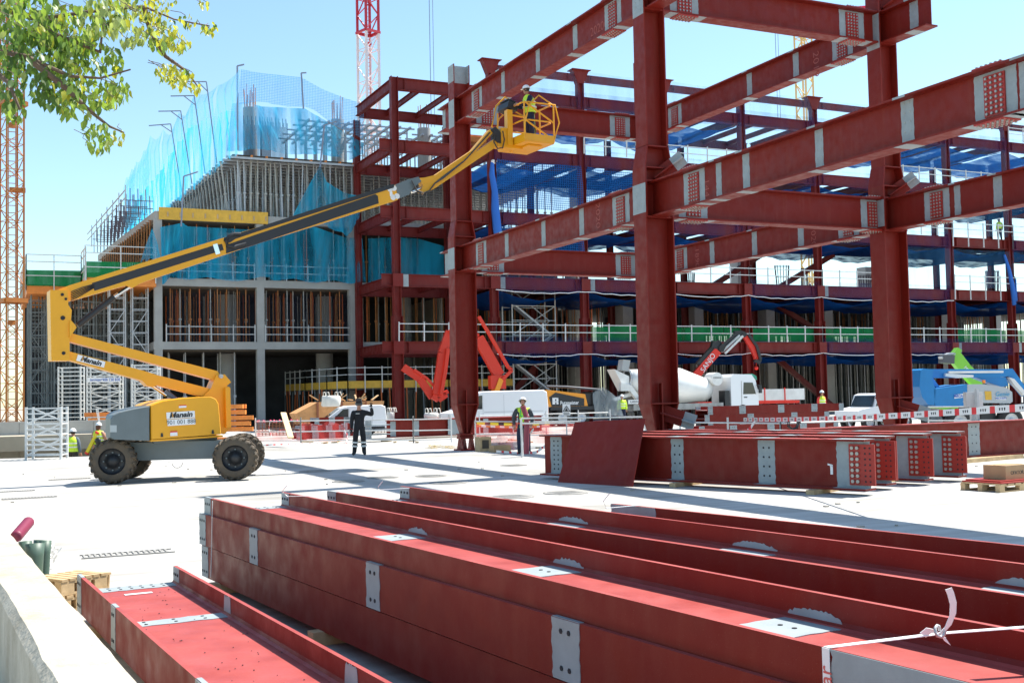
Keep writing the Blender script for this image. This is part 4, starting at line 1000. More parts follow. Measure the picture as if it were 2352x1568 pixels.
t = thing('steel_angle', 'farthest top steel piece of the foreground stack, grey end beside a strap knot', 'steel beam', C1)
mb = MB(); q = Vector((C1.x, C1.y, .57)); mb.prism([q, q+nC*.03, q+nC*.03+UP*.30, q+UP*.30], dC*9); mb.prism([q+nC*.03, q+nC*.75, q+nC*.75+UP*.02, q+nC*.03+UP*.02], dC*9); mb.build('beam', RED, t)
pm = MB(); patch(pm, q+dC*.28+UP*.15, dC, -nC, .56, .296); holes(pm, q+dC*.2+UP*.2-nC*.003, dC, -nC, 3, 1, .1, .1, r=.02, m=2); pm.build('primer_band', [RED, GREY, HOLE], t)
lying(C1-dC*.05, dC, 9, .78, .26, 'beam hidden under the farthest top piece', ends=(0, 0))
for i, s in enumerate((.5, 3.2, 6, 9)):
    for zz in (0.0, ): 
        mb = MB(); a = F(-.1, s); mb.bar(a+UP*.05, a+nS*3.6+UP*.05, .12, .1); tag(mb.build('timber_bearer', TIMB), 'timber bearer under the foreground stack, %s from its left end' % ORD[i], 'timber', 'timbers under the foreground stack')
# the single low beam at the lower left
ZD = .39; D1 = PZ(178, 1317, ZD); D2 = PZ(465, 1568, ZD); dD = D2-D1; dD.z = 0; dD.normalize()
wD = (Vector(PZ(417, 1300, ZD))-Vector(D1)); nD = Vector((-dD.y, dD.x, 0)); nD = nD if nD.dot(LD(0, 1)) > 0 else -nD
fD = along(D1, dD, [(256, 1385), (451, 1555)], ZD)
lying(D1, dD, 9, .82, .085, 'wide bright red beam lying alone beside the concrete wall at the lower left', ends=(1, 0), wbands=[(fD[0]+.05, .19), (fD[1]+.05, .2)], fbands=[(fD[0], .17), (fD[1], .19)], group='', hump=.105)
o = [x for x in COL.objects if x.get('label', '').startswith('wide bright red beam')][0]
mb = MB(); c = Vector((D1.x, D1.y, 0))+dD*.42+nD*.3+UP*.248; pq = [c, c+nD*.22, c+nD*.22+dD*.06, c+dD*.06]; mb.prism(pq, UP*.002); mb.build('paper_label', WHITE, o)
mb = MB()
for i in range(70):
    c = Vector((D1.x, D1.y, 0))+dD*random.uniform(.3, 4.5)+nD*random.uniform(.1, .75)+UP*.248; r_ = random.uniform(.0015, .0045); mb.box(c.x-r_, c.x+r_, c.y-r_*1.6, c.y+r_*1.6, c.z, c.z+.003)
mb.build('grit', HOLE, o)
for s in (.8, 4.2):
    mb = MB(); a = Vector((D1.x, D1.y, .04))+dD*s-nD*.1; mb.bar(a, a+nD*1.1, .1, .08); tag(mb.build('timber_bearer', TIMB), 'timber bearer under the lone beam, %s end' % ('far' if s < 1 else 'near'), 'timber')
# straps
def ribbon(mb, pts, w_, side, t=.003):
    pts = [Vector(p) for p in pts]; s = Vector(side).normalized()*w_/2
    L = [p-s for p in pts]; R = [p+s for p in pts]; n = len(pts)
    for i in range(n-1):
        d = (pts[i+1]-pts[i]).normalized(); nn = d.cross(s).normalized()*t
        mb.add([L[i], R[i], R[i+1], L[i+1], L[i]+nn, R[i]+nn, R[i+1]+nn, L[i+1]+nn], [(0, 1, 2, 3), (7, 6, 5, 4), (0, 4, 5, 1), (2, 6, 7, 3), (0, 3, 7, 4), (1, 5, 6, 2)])
P0 = F(0, s0-.02)+UP*(ZT1+.004); P1 = PZ(2352, 1440, ZT1+.03); P1 = P0+(P1-P0)*1.15
st = thing('packing_strap', 'white woven strap with faded red letters tied over the nearest stack with a loose knot', 'strap', P0)
mb = MB(); ribbon(mb, [P0-nS*.003, P0+(P1-P0)*.5+UP*.01, P1], .03, dS); 
q = F(-.006, s0-.02); ribbon(mb, [q+UP*ZT1, q+UP*.55, F(-.045, s0-.02)+UP*.4, F(-.045, s0-.02)+UP*.1], .035, dS); mb.build('band', STRAP, st)
kn = P0+(P1-P0)*((2150-1905)/(2352-1905)/1.15*1.0)
KN = PZ(2150, 1455, ZT1+.03)
mb = MB(); mb.path([KN+nS*.02*cos(a)+UP*(.012+.02*sin(a)) + dS*.004*a for a in [i*.8 for i in range(9)]], .006, 6); mb.build('buckle', STEEL, st)
def PNP(x, y, p, nn):
    d = ray(x, y); return CAM+d*((Vector(p)-CAM).dot(nn)/d.dot(nn))
vw = _f.copy()
mb = MB(); ribbon(mb, [PNP(x, y, KN, vw) for x, y in ((2120, 1458), (2135, 1446), (2150, 1449), (2165, 1460), (2176, 1476))], .028, LD(.8, .1, -.6)); ribbon(mb, [PNP(x, y, KN, vw) for x, y in ((2160, 1456), (2178, 1437), (2189, 1410), (2190, 1385), (2184, 1362), (2179, 1351))], .026, LD(1, .1, .3)); mb.build('loose_tail', STRAP, st)
text_part('mar', .085, tframe(F(-.01, s0-.02)+UP*(ZT1-.13), UP, -dS), mat('faded_red_ink', (.65, .12, .10), .6), st, depth=.0008)
for (pts, lab) in ((((488, 1150), (487, 1200), (486, 1262), (484, 1325)), 'thin white cord tied down the left end of the nearest stack'),):
    mb = MB(); cen = F(-.05, .12); mb.path([PNP(x, y, cen+UP*.5, -nS) for x, y in pts], .004, 5); tag(mb.build('rope', STRAP), lab, 'cord')
for j, (x0, y0, x1, y1, cx_, cy_) in enumerate(((660, 1139, 715, 1138, 648, 1128), (870, 1124, 940, 1120, 868, 1118), (1392, 1166, 1495, 1157, 1386, 1150))):
    a = PZ(x0, y0, ZT1+.01); b = PZ(x1, y1, ZT1+.01); mb = MB(); ribbon(mb, [a, b], .02, dS)
    c = PNP(cx_, cy_, a, vw); mb.path([a, c, c+UP*.06+LD(.05, 0)], .004, 5)
    tag(mb.build('strap_end', STRAP), 'white strap end curling beside the %s flange end of the foreground stack' % ('second', 'third', 'farthest')[j], 'strap', 'strap ends on the foreground stack')
# ---------------------------------------------------------------- concrete wall along the left
ZW = .6; R0 = PZ(47, 1247, ZW); R1 = PZ(327, 1568, ZW); L0 = PZ(0, 1325, ZW); L1 = PZ(110, 1568, ZW)
dW = (R1-R0); dW.z = 0; dW.normalize(); nW = Vector((dW.y, -dW.x, 0)); nW = nW if nW.dot(LD(-1, 0)) > 0 else -nW
wid = abs((L1-R1).dot(nW)); a = R0-dW*26; b = R1+dW*7
mb = MB(); g = []
N = 120
for i in range(N+1):
    p = a+dW*((b-a).length*i/N); j1 = random.uniform(-.006, .006); j2 = random.uniform(-.008, .008); p.z = 0
    g.append([p+UP*-.02, p+UP*(ZW-.03), p+nW*(.02+j1)+UP*ZW, p+nW*(wid*.5)+UP*(ZW+.004), p+nW*(wid-.035+j2)+UP*ZW, p+nW*wid+UP*(ZW-.045+j2), p+nW*wid+UP*-2.5])
vs = [q for r_ in g for q in r_]; K = 7
mb.add(vs, [(i*K+j, i*K+j+1, (i+1)*K+j+1, (i+1)*K+j) for i in range(N) for j in range(K-1)])
mb.add(g[0], [tuple(range(K))]); mb.add(g[-1], [tuple(range(K))[::-1]])
WALLM = mat('weathered_wall_concrete', (.50, .455, .37), .9, var=.15, vscale=2.5, bump=.6, bscale=22, stain=(.36, .31, .23))
tag(mb.build('concrete_wall', WALLM), 'pale low concrete wall with a rough edge along the lower left', 'wall')
# ---------------------------------------------------------------- four upright I beams on timbers at the right
def LP(x, y, z): return PZ(x, y, z)
dQ = (LD(6.0, 19.3)-LD(.76, 24.75)).normalized(); nQ = Vector((-dQ.y, dQ.x, 0)); nQ = nQ if nQ.dot(LD(0, 1)) > 0 else -nQ
ends_ = [LD(6.05, 19.35), LD(6.75, 20.4), LD(7.72, 21.2), LD(8.6, 21.85)]
G4 = 'four upright beams on timbers right of the leaning plate'
for j, e_ in enumerate(ends_):
    t = thing('steel_beam', ('nearest of the four upright beams, two grey bands and a bright drilled plate at its end', 'second of the four upright beams, plate end in shadow', 'third of the four upright beams, grey end and shaded splice plate', 'farthest of the four upright beams, plate sticking out at the right')[j], 'steel beam', (e_.x, e_.y, .08), G4)
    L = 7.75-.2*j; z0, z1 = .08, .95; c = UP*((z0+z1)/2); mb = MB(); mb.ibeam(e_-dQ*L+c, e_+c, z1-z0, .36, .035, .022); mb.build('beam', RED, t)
    pm = MB()
    for (s, ln) in ((L-.35, .33), (.65, 1.2)) + (((.0+2.05+.0, .36), (4.1, .30)) if 1 else ()):
        cc = e_-dQ*(s if s > .66 else .6)+c
        if s == .65: ln = .62; cc = e_-dQ*.31+c
        for sg in (-1, 1):
            patch(pm, cc+nQ*sg*.0115, dQ, nQ*sg, ln, z1-z0-.07, wob=.02)
            for zz in (z0+.035, ): patch(pm, Vector((cc.x, cc.y, 0))+nQ*sg*.095+UP*zz, dQ, UP, ln, .165, wob=.005)
            if s > .66: holes(pm, cc+nQ*sg*.014, dQ, nQ*sg, 2, 7 if s > 6 else 4, .12, .1 if s > 6 else .17, r=.02, m=2, t=.006)
        patch(pm, Vector((cc.x, cc.y, z1)), dQ, UP, ln, .36, wob=.01)
        patch(pm, Vector((cc.x, cc.y, z0)), dQ, -UP, ln, .36, wob=.01)
    pm.build('primer_band', [RED, GREY, HOLE], t)
    for sg in (-1, 1):
        if sg == 1 and j != 1: continue
        f = nQ*sg; M = Matrix((dQ, f, UP)).transposed().to_4x4(); M.translation = e_-dQ*.13+c+f*.028
        sp = MB(); sp.mat(0).boxm(M, .48, .03, .70); pc = e_+c+f*.045
        holes(sp, pc-dQ*.25, dQ, f, 2, 7, .095, .095, r=.032, m=2, t=.03); sp.mat(1); holes(sp, pc-dQ*.02, dQ, f, 2, 7, .09, .095, r=.018, m=1, t=.003); sp.build('splice_plate', [REDP, HOLE, BOLT], t)
mb = MB(); p = e_; c0 = ends_[0]-dQ*.75
tg = MB(); cp = ends_[0]-dQ*.75+UP*.33-nQ*.015; tg.prism([cp, cp+UP*.16+dQ*-.0, cp+UP*.16+dQ*.05, cp+dQ*.05], -nQ*.002); tg.prism([cp+UP*.16-dQ*.05, cp+UP*.19-dQ*.05, cp+UP*.17+dQ*.05, cp+UP*.14+dQ*.05], -nQ*.002)
tag(tg.build('paper_tag', WHITE), 'small white paper tag stuck low on the nearest upright beam', 'label tag')
for j, (s, w_) in enumerate(((.9, .16), (3.9, .14), (6.6, .14))):
    mb = MB(); a = ends_[0]-dQ*s-nQ*.45+UP*.04; mb.bar(a, a+nQ*4.6+dQ*(-.3), w_, .078); tag(mb.build('timber_bearer', TIMB), 'squared timber under the four upright beams, %s' % ('near the drilled ends', 'in the middle', 'at the left ends')[j], 'timber')
# leaning plate
b0 = PZ(1281, 1107, .0); b1 = PZ(1453, 1117.5, .0); db = (b1-b0).normalized(); nb = Vector((-db.y, db.x, 0)); nb = nb if nb.dot(LD(0, 1)) > 0 else -nb
lean = (UP*.95+nb*.45).normalized(); pn = db.cross(lean).normalized()
c3 = PNP(1482, 961, b0, pn); c2 = PNP(1320, 969, b0, pn)
mb = MB(); mb.prism([b0, b1, c3, c2], pn*.012*(1 if pn.dot(CAM-b0) < 0 else -1)); tag(mb.build('steel_plate', [RED]), 'big plain dark red plate leaning against the left end of the four upright beams', 'steel plate')
# long pink lit beam behind them
t = thing('steel_beam', 'long sunlit reddish beam lying behind the drilled ends at the right edge', 'steel beam', LD(6.9, 25.2, .1))
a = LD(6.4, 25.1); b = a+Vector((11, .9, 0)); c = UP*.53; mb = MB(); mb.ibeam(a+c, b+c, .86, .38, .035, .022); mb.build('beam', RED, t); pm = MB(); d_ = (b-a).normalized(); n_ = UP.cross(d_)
for px in (1918, 2237): 
    p = PNP(px, 1000, a-n_*.012, n_); s = (p-a).dot(d_); patch(pm, a+d_*s-n_*.0115+c, d_, -n_, .42, .78, wob=.03); holes(pm, a+d_*s-n_*.014+c, d_, -n_, 2, 4, .15, .2, r=.018, m=2, t=.005)
pm.build('primer_band', [RED, GREY, HOLE], t)
mb = MB(); q = a+d_*4.2-n_*.5; mb.bar(q+UP*.05, q+d_*3+n_*.4+UP*.05, .2, .1); tag(mb.build('timber_bearer', TIMB), 'flat timber under the sunlit beam near the right edge', 'timber')
# ---------------------------------------------------------------- stacks farther back
def stack_far(x0, y0, x1, dep, layers, label, grp, L=None, ztop=None):
    a = PD(x0, 900, dep); a.z = 0; b = PX(x1, 900, 0) if 0 else PY(x1, 900, a.y); L = (b.x-a.x)
    for j in range(layers):
        lying(Vector((a.x+(j % 2)*.15, a.y, 0)), Vector((1, .02, 0)), L-(j % 3)*.3, .8, .06+.305*j, label+', %s layer from the ground' % ORD[j], ends=(1, 1), fbands=[(s*L, .3) for s in ((.22, .5, .75) if j % 2 else (.3, .62))], group=grp, lowres=True)
stack_far(1617, 985, 1935, 42, 4, 'red beam in the stack between the second and third tall columns', 'red beams stacked behind the columns')
stack_far(680, 1010, 800, 51, 2, 'light red beam left of the waving man', 'light red beams left of the waving man')
stack_far(722, 985, 830, 54, 3, 'short red beam behind the low pile left of the waving man', 'short red beams left of the waving man')
stack_far(1595, 990, 1905, 38, 2, 'red beam in the low row in front of the column stack', 'red beams in the low row')
for j in range(4):
    t = thing('steel_beam', 'upright red beam with grey bands right of the waving man, %s from the front' % ORD[j], 'steel beam', (0, 0, 0), 'upright red beams beside the first column')
    a = PZ(888+j*14, 1007-j*1.5, .05); a.z = .47; b = a+Vector((7.2, .3, 0)); mb = MB(); mb.ibeam(a, b, .76, .3, .03, .02); mb.build('beam', RED, t); pm = MB()
    for s in (.1, 1.2, 3.0, 4.6, 6.3): patch(pm, a+Vector((s+.2, 0, 0))-Vector((0, .011, 0)), Vector((1, 0, 0)), Vector((0, -1, 0)), .25 if s != 3.0 else .55, .68)
    pm.build('primer_band', [RED, GREY], t)
# pallet with red plates and a cardboard box, right edge
def pallet(o, label, rot=0, sx=1.2, sy=.8):
    M = Matrix.Translation(o) @ Matrix.Rotation(rot, 4, 'Z'); mb = MB()
    for i in range(6): mb.boxm(M @ Matrix.Translation(((i-2.5)*sx/6, 0, .131)), sx/8, sy, .022)
    for y in (-sy/2+.05, 0, sy/2-.05):
        mb.boxm(M @ Matrix.Translation((0, y, .11)), sx, .09, .02); mb.boxm(M @ Matrix.Translation((0, y, .011)), sx, .09, .02)
        for x in (-sx/2+.07, 0, sx/2-.07): mb.boxm(M @ Matrix.Translation((x, y, .0605)), .13, .09, .078)
    return tag(mb.build('pallet', WOOD), label, 'pallet'), M
o = PZ(2334, 1126, 0); o.y += .3; pl, M = pallet(o, 'wooden pallet carrying red plates at the right edge', .1)
mb = MB(); mb.boxm(M @ Matrix.Translation((-.05, 0, .155)), 1.0, .8, .022); tag(mb.build('steel_plate', REDP), 'small red plate lying on the pallet, lower one', 'steel plate'); mb = MB(); mb.boxm(M @ Matrix.Translation((-.02, .03, .178)), .9, .7, .02); tag(mb.build('steel_plate', REDP), 'small red plate lying on the pallet, directly under the box', 'steel plate')
CARD = mat('cardboard', (.42, .28, .15), .85, var=.1); t = thing('cardboard_box', 'brown cardboard box on the red plates at the right edge', 'box', M @ Vector((0, 0, .19)))
mb = MB(); mb.boxm(M @ Matrix.Translation((.12, 0, .31)), .62, .45, .24); mb.boxm(M @ Matrix.Translation((.12, -.05, .432)), .64, .12, .004); mb.build('carton', CARD, t)
text_part('OFATOR', .09, tframe(M @ Vector((.12, -.2265, .3)), M.to_3x3() @ Vector((1, 0, 0)), UP), BLKP, t)
# small things at the lower left
PIPEG = mat('green_pipe', (.07, .12, .09), .5); MAG = mat('magenta_hose', (.20, .022, .055), .5)
for j, (px, py, tx, ty, r) in enumerate(((62, 1300, 58, 1243, .055), (84, 1300, 97, 1240, .07), (100, 1310, 104, 1241, .05), (78, 1330, 80, 1248, .075))):
    b = PZ(px, py+70, 0); tpt = PD(tx, ty, (b-CAM).dot(_f)+.12); mb = MB(); mb.lathe(b, tpt-b, [(0, r*.75), ((tpt-b).length*.8, r), ((tpt-b).length, r*1.12), ((tpt-b).length, r*.95), (.02, r*.6)], 18)
    tag(mb.build('plastic_pipe', PIPEG), 'dark green pipe end standing behind the wall, %s' % ('leftmost', 'in the middle', 'rightmost', 'nearest, with paint splashes')[j], 'pipe', 'green pipes behind the wall')
a = PD(37, 1232, 11.2); b = PD(66, 1198, 12.0); mb = MB(); d = b-a; n = 26
mb.lathe(a, d, [(0, .001)]+[(d.length*i/n, .060 if i % 2 else .047) for i in range(n+1)], 14); tag(mb.build('corrugated_hose', MAG), 'short magenta corrugated hose sticking up behind the wall', 'hose')
o = PZ(160, 1394, 0); pallet(o, 'small wooden pallet lying behind the end of the lone beam', .5, .5, .42)
pallet(o+LD(0, .02, .145), 'second small pallet stacked on the one behind the lone beam', .55, .48, .42)
mb = MB(); M = Matrix.Translation(PD(207, 1328, 10.3)) @ Matrix.Rotation(.9, 4, 'Z') @ Matrix.Rotation(.1, 4, 'Y')
for s in (-.12, 0, .12): mb.boxm(M @ Matrix.Translation((s*.6, 0, -.03)), .02, .3, .13)
mb.boxm(M @ Matrix.Translation((0, 0, .045)), .2, .3, .02); tag(mb.build('wooden_crate', WOOD), 'open wooden crate standing beside the end of the lone beam', 'crate')
# manhole covers, gully grates, paint marks
IRON = mat('weathered_iron', (.30, .29, .27), .8, var=.2)
for j, (px, py, rx) in enumerate(((800, 1105, 0), (725, 1081, 1), (880, 1096, 0), (1176, 1140, 1), (1030, 1108, 1), (990, 1092, 0), (1300, 1131, 1), (1180, 1068, 0))):
    c = PZ(px, py, .006); r = .42 if rx else .36; mb = MB(); mb.lathe(c, UP, [(0, r), (.006, r), (.006, r*.93), (.003, r*.92), (.003, r*.85), (.006, r*.84), (.006, 0.001)], 28)
    for k in range(-4, 5): mb.box(c.x-.26, c.x+.26, c.y+k*.06-.012, c.y+k*.06+.012, c.z+.004, c.z+.009)
    tag(mb.build('manhole_cover', IRON), 'round iron cover set in the yard slab, %s' % ('below the waving man', 'left of the waving man', 'just right of the waving man shadow', 'straight above the foreground stack', 'between the shadows and the stack', 'inside the upper shadow band', 'left of the leaning plate', 'near the first column shadow')[j], 'manhole cover', 'iron covers in the yard')
for j, (px, py, w_, h_) in enumerate(((293, 1271, 1.0, .28), (68, 1143, .95, .2), (160, 1100, .9, .15), (30, 1128, .8, .15))):
    c = PZ(px, py, .004); mb = MB(); n = 16
    for i in range(n): mb.box(c.x-w_/2+w_*i/n, c.x-w_/2+w_*i/n+w_/n*.45, c.y-h_/2, c.y+h_/2, .004, .012)
    mb.box(c.x-w_/2-.03, c.x+w_/2+.03, c.y-h_/2-.03, c.y-h_/2, .004, .014); mb.box(c.x-w_/2-.03, c.x+w_/2+.03, c.y+h_/2, c.y+h_/2+.03, .004, .014)
    tag(mb.build('drain_grate', IRON), 'slotted drain grate in the yard, %s' % ('above the lone beam end', 'left, below the lift shadow', 'just below the lift shadow', 'at the left edge of the photo')[j], 'drain grate', 'drain grates in the yard')
# ---------------------------------------------------------------- articulated boom lift
PV = LD(-7.95, 27.15); ud = LD(.87, .49); LPL = Plane(PV, ud)          # plane of the boom, pointing right and away
lift = thing('boom_lift', 'yellow articulated boom lift with grey counterweight, boom reaching right to the first column', 'boom lift', (PV.x, PV.y, 0))
def outl(pts, off, th, mb, mi=0):
    """outline picked on the machine's own side plane at sideways offset off, extruded away by th"""
    pl = Plane(PV+LPL.n*off, ud); mb.mat(mi).prism([pl.w(*pl.sz(x, y)) for x, y in pts], LPL.n*th)
# chassis along X
w0 = PZ(257, 1112, 0); ax = LD(1, .15); w1 = w0+ax.normalized()*((PZ(541, 1102, 0)-w0).length); ax = (w1-w0); ax.z = 0; WB = ax.length; ax.normalize(); an = Vector((-ax.y, ax.x, 0))
TR = .515
def wheel(c, name='wheel'):
    t = MB(); c = Vector((c.x, c.y, TR)); hw = .19
    t.lathe(c-an*hw, an, [(0, .30), (0.0, .40), (.02, .455), (.06, .485), (.19, .492), (.32, .485), (.36, .455), (.38, .40), (.38, .30)], 36)
    for sg in (-1, 1):
        for k in range(20):
            a = 2*pi*(k+(.5 if sg > 0 else 0))/20; rd = Vector((cos(a)*ax.x, cos(a)*ax.y, sin(a))); tg = Vector((-sin(a)*ax.x, -sin(a)*ax.y, cos(a)))
            p0 = c+rd*.492+an*sg*.02; p1 = c+rd*.487+an*sg*.165+tg*.07; p2 = c+rd*.44+an*sg*.198+tg*.09
            t.bar(p0, p1, .05, .045, up=rd); t.bar(p1, p2, .05, .04, up=rd)
    ty = t.build('tyre', TYRE, lift)
    r = MB(); r.lathe(c-an*(hw-.03), an, [(.0, .30), (.05, .29), (.10, .26), (.11, .15), (.07, .14), (.06, .10), (.03, .09), (.03, .001)], 24)
    for k in range(8):
        a = 2*pi*k/8; p = c-an*(hw-.12)+ax*cos(a)*.2+UP*sin(a)*.2; r.mat(1).tube(p, p-an*.03, .018, 6)
    r.mat(0).lathe(c+an*(hw-.03), -an, [(.0, .30), (.05, .29), (.10, .2), (.10, .001)], 20)
    r.build('rim', [mat('rim_black', (.018, .019, .022), .5), DGREY], ty)
for p in (w0, w1): wheel(p+an*.19)
for p in (w0, w1): wheel(p+an*2.05+ax*.02)
mb = MB(); c = (w0+w1)/2+an*1.1; c.z = 0
M = Matrix((ax, an, UP)).transposed().to_4x4(); M.translation = c+UP*.70
mb.boxm(M, WB-.5, 1.0, .42)
for sx_ in (-1, 1):
    M2 = M.copy(); M2.translation = c+ax*sx_*WB/2+UP*.52; mb.boxm(M2, .3, 1.5, .26); mb.boxm(Matrix.Translation(ax*sx_*(-.15)+UP*.12) @ M2, .5, 1.1, .3)
mb.tube(c+UP*.9+ax*-.1, c+UP*1.14+ax*-.1, .42, 28); mb.tube(c+UP*1.0-ax*.1, c+UP*1.08-ax*.1, .5, 28); mb.build('chassis', DGREY, lift)
mb = MB(); mb.path([c-an*.55+ax*(.0+.12*cos(a))+UP*(.42+.12*sin(a)) for a in [pi+i*pi/8 for i in range(9)]], .006, 5); mb.build('cable_loop', BLKP, lift)
# turret
mb = MB(); off = -.95
hood = [(346, 931), (356, 926), (375, 920), (420, 914), (462, 911), (486, 911), (497, 916), (503, 927), (506, 960), (509, 997), (347, 1009)]
def puffed(pts, off, th, mb, mi, inset=.10, bev=.09, tp=None):
    pl = Plane(PV+LPL.n*off, ud); P = [pl.sz(x, y) for x, y in pts]; cx_ = sum(p[0] for p in P)/len(P); cz_ = sum(p[1] for p in P)/len(P)
    n = len(P); rings = []
    for d_, k in ((0, 1-inset), (bev*.3, 1-inset*.35), (bev, 1.0), (th-bev, 1.0), (th-bev*.3, 1-inset*.35), (th, 1-inset)):
        ks = lambda s: 1 if not tp else tp[2]+(1-tp[2])*max(0, min(1, (s-tp[0])/(tp[1]-tp[0])))**.6
        rings.append([PV+LPL.n*(off+d_*ks(s))+LPL.a*(cx_+(s-cx_)*k)+UP*(cz_+(z-cz_)*(k if z > cz_ else 1-(1-k)*.15)) for s, z in P])
    mb.mat(mi); vs = [v for r_ in rings for v in r_]
    mb.add(vs, [(j*n+i, j*n+(i+1) % n, (j+1)*n+(i+1) % n, (j+1)*n+i) for j in range(5) for i in range(n)]); mb.add(rings[0], [tuple(range(n))[::-1]]); mb.add(rings[-1], [tuple(range(n))])
puffed(hood, off, 1.9, mb, 0, .035, .06); mb.build('engine_hood', YEL, lift)
mb = MB(); puffed([(345, 932), (310, 938), (275, 946), (260, 953), (254, 962), (253, 1004), (262, 1009), (345, 1012)], off, 1.9, mb, 0, .05, .1, tp=(Plane(PV+LPL.n*off, ud).sz(253, 980)[0], Plane(PV+LPL.n*off, ud).sz(330, 980)[0], .3)); mb.build('counterweight', DGREY, lift)
mb = MB(); outl([(346, 1010), (512, 999), (512, 1003), (346, 1014)], off+.02, 1.86, mb); outl([(352, 1012), (500, 1003), (498, 1010), (354, 1018)], off+.3, 1.3, mb, 1); mb.build('turret_tray', [YEL, DGREY], lift)
for px, py in ((372, 998), (489, 991)):
    mb = MB(); outl([(px-2, py-4), (px+2, py-4), (px+3, py+5), (px-3, py+5)], off-.012, .02, mb); mb.build('latch', BLKP, lift)
# sign plates: white boards with dark italic lettering
def signboard(quad, off, txt, size, hcol, name='sign_board', sx=1.0, bold=.004, bar=None, shear=.25, pl=None):
    pl = pl or Plane(PV+LPL.n*off, ud); P = [pl.w(*pl.sz(x, y)) for x, y in quad]; nn = LPL.n
    mb = MB(); mb.prism(P, nn*.008); b = mb.build(name, WHITE, lift)
    c = sum(P, Vector())/4-nn*.004; right = (P[1]-P[0]); up = (P[0]-P[3])
    M = tframe(c, right, up); M3_ = M.to_3x3()
    text_part(txt, size, M, hcol, b, shear=shear, bold=bold, sx=sx, depth=.002)
    if bar:
        o = c+right.normalized()*bar; mb = MB(); r_ = right.normalized(); u_ = up.normalized()
        mb.prism([o-r_*.012-u_*size*.3, o+r_*.014-u_*size*.3, o+r_*.014+u_*size*.33, o-r_*.012+u_*size*.33], -nn*.003); mb.build('emblem_stroke', mat('ochre_mark', (.5, .25, .06), .5), b)
    return b
INK = mat('sign_ink', (.02, .02, .025), .5); INK2 = mat('sign_ink_grey', (.10, .11, .12), .5)
signboard([(382, 947), (447, 943), (448, 958), (383, 962)], off-.02, 'Manain', .17, INK, bar=-.185, bold=.006, sx=1.08)
signboard([(384, 963.5), (448, 959.5), (449, 974), (385, 978)], off-.02, '901 001 888', .135, INK2, shear=0, bold=.0, sx=.98)
mb = MB(); outl([(411, 930), (428, 929), (428, 935.5), (411, 936.5)], off-.012, .006, mb); outl([(411, 930), (428, 929), (428, 931), (411, 932)], off-.016, .004, mb, 1); mb.build('warning_sticker', [WHITE, MRED], lift)
mb = MB(); outl([(391, 990), (407, 989), (408, 1000), (391, 1001)], off-.012, .006, mb); outl([(391, 990), (407, 989), (407, 992), (391, 993)], off-.016, .004, mb, 1); mb.build('warning_sticker', [WHITE, MRED], lift)
mb = MB(); outl([(253, 976), (268, 976), (268, 992), (253, 992)], off-.006, .01, mb); mb.build('maker_plate', mat('pale_steel_plate', (.4, .44, .45), .4), lift)
# boom parts centred on the boom plane
def member(pts, wd, mi, name, mats, parent=lift, extra=None):
    mb = MB(); outl(pts, -wd/2, wd, mb, mi); 
    if extra: extra(mb)
    return mb.build(name, mats, parent)
mast = member([(497, 861), (516, 859), (531, 877), (521, 886), (528, 889), (531, 981), (515, 997), (505, 994), (499, 925), (467, 910), (485, 891)], .5, 0, 'turret_post', [YEL, STEEL, DGREY], extra=lambda mb: (outl([(518, 890), (529, 890), (531, 980), (520, 982)], -.42, .12, mb, 0), [mb.mat(1).tube(LPL.w(*LPL.sz(500, 864.5), -.33), LPL.w(*LPL.sz(500, 864.5), .33), .05, 14)]))
member([(134, 757), (175, 768), (500, 852), (506, 862), (498, 874), (300, 821), (200, 795), (133, 777), (129, 766)], .34, 0, 'upper_link_arm', [YEL, STEEL], extra=lambda mb: [mb.mat(1).tube(LPL.w(*LPL.sz(138, 769), -.2), LPL.w(*LPL.sz(138, 769), .2), .05, 14)])
arm = member([(156, 806), (330, 851), (361, 861), (482, 892), (466, 910), (362, 884), (352, 888), (338, 886), (327, 874), (160, 827)], .38, 0, 'lower_arm', [YEL])
pl2 = Plane(PV+LPL.n*(-.21), ud)
signboard([(179, 814), (242, 830.5), (239, 844), (175, 828)], 0, 'Manain', .16, INK, bar=-.19, bold=.006, sx=1.02, pl=pl2)
member([(115, 666), (156, 666), (157, 700), (165, 712), (163, 735), (172, 745), (176, 752), (160, 775), (160, 828), (118, 828)], .56, 0, 'riser_head', [YEL, HOLE, STEEL], extra=lambda mb: ([mb.mat(1).tube(LPL.w(*LPL.sz(x, y), -.30), LPL.w(*LPL.sz(x, y), -.27), r, 12) for x, y, r in ((139, 679, .035), (147, 689, .03), (140, 732, .05), (142, 812, .04))], outl([(163, 735), (172, 745), (176, 752), (160, 775), (160, 740)], -.34, .68, mb, 0)))
BT = [(135, 664), (160, 655), (510, 547), (588, 523), (896, 429), (908, 425), (914, 459), (588, 560), (515, 585), (337, 645), (320, 652), (305, 661), (290, 655), (157, 692), (150, 680)]
member(BT, .34, 0, 'main_boom', [YEL])
BLS = mat('boom_black', (.022, .023, .026), .55)
member([(211, 650), (490, 564), (510, 560), (514, 574), (217, 668)], .35, 0, 'energy_chain', [BLS])
for a_, nm in (([(515, 546), (540, 539), (896, 424), (906, 423), (905, 431), (590, 532), (540, 549), (530, 556), (523, 558), (514, 553)], 'cable_guard'), ([(519, 563), (588, 539), (862, 446), (868, 450), (870, 467), (588, 561), (520, 582)], 'energy_chain')):
    member(a_, .37, 0, nm, [BLS])
mb = MB(); mb.path([LPL.w(*LPL.sz(x, y), -.2) for x, y in ((548, 540), (532, 540), (520, 545), (514, 556), (518, 566), (532, 570), (560, 562))], .045, 7); mb.build('cable_loop', BLS, lift)
mb = MB()
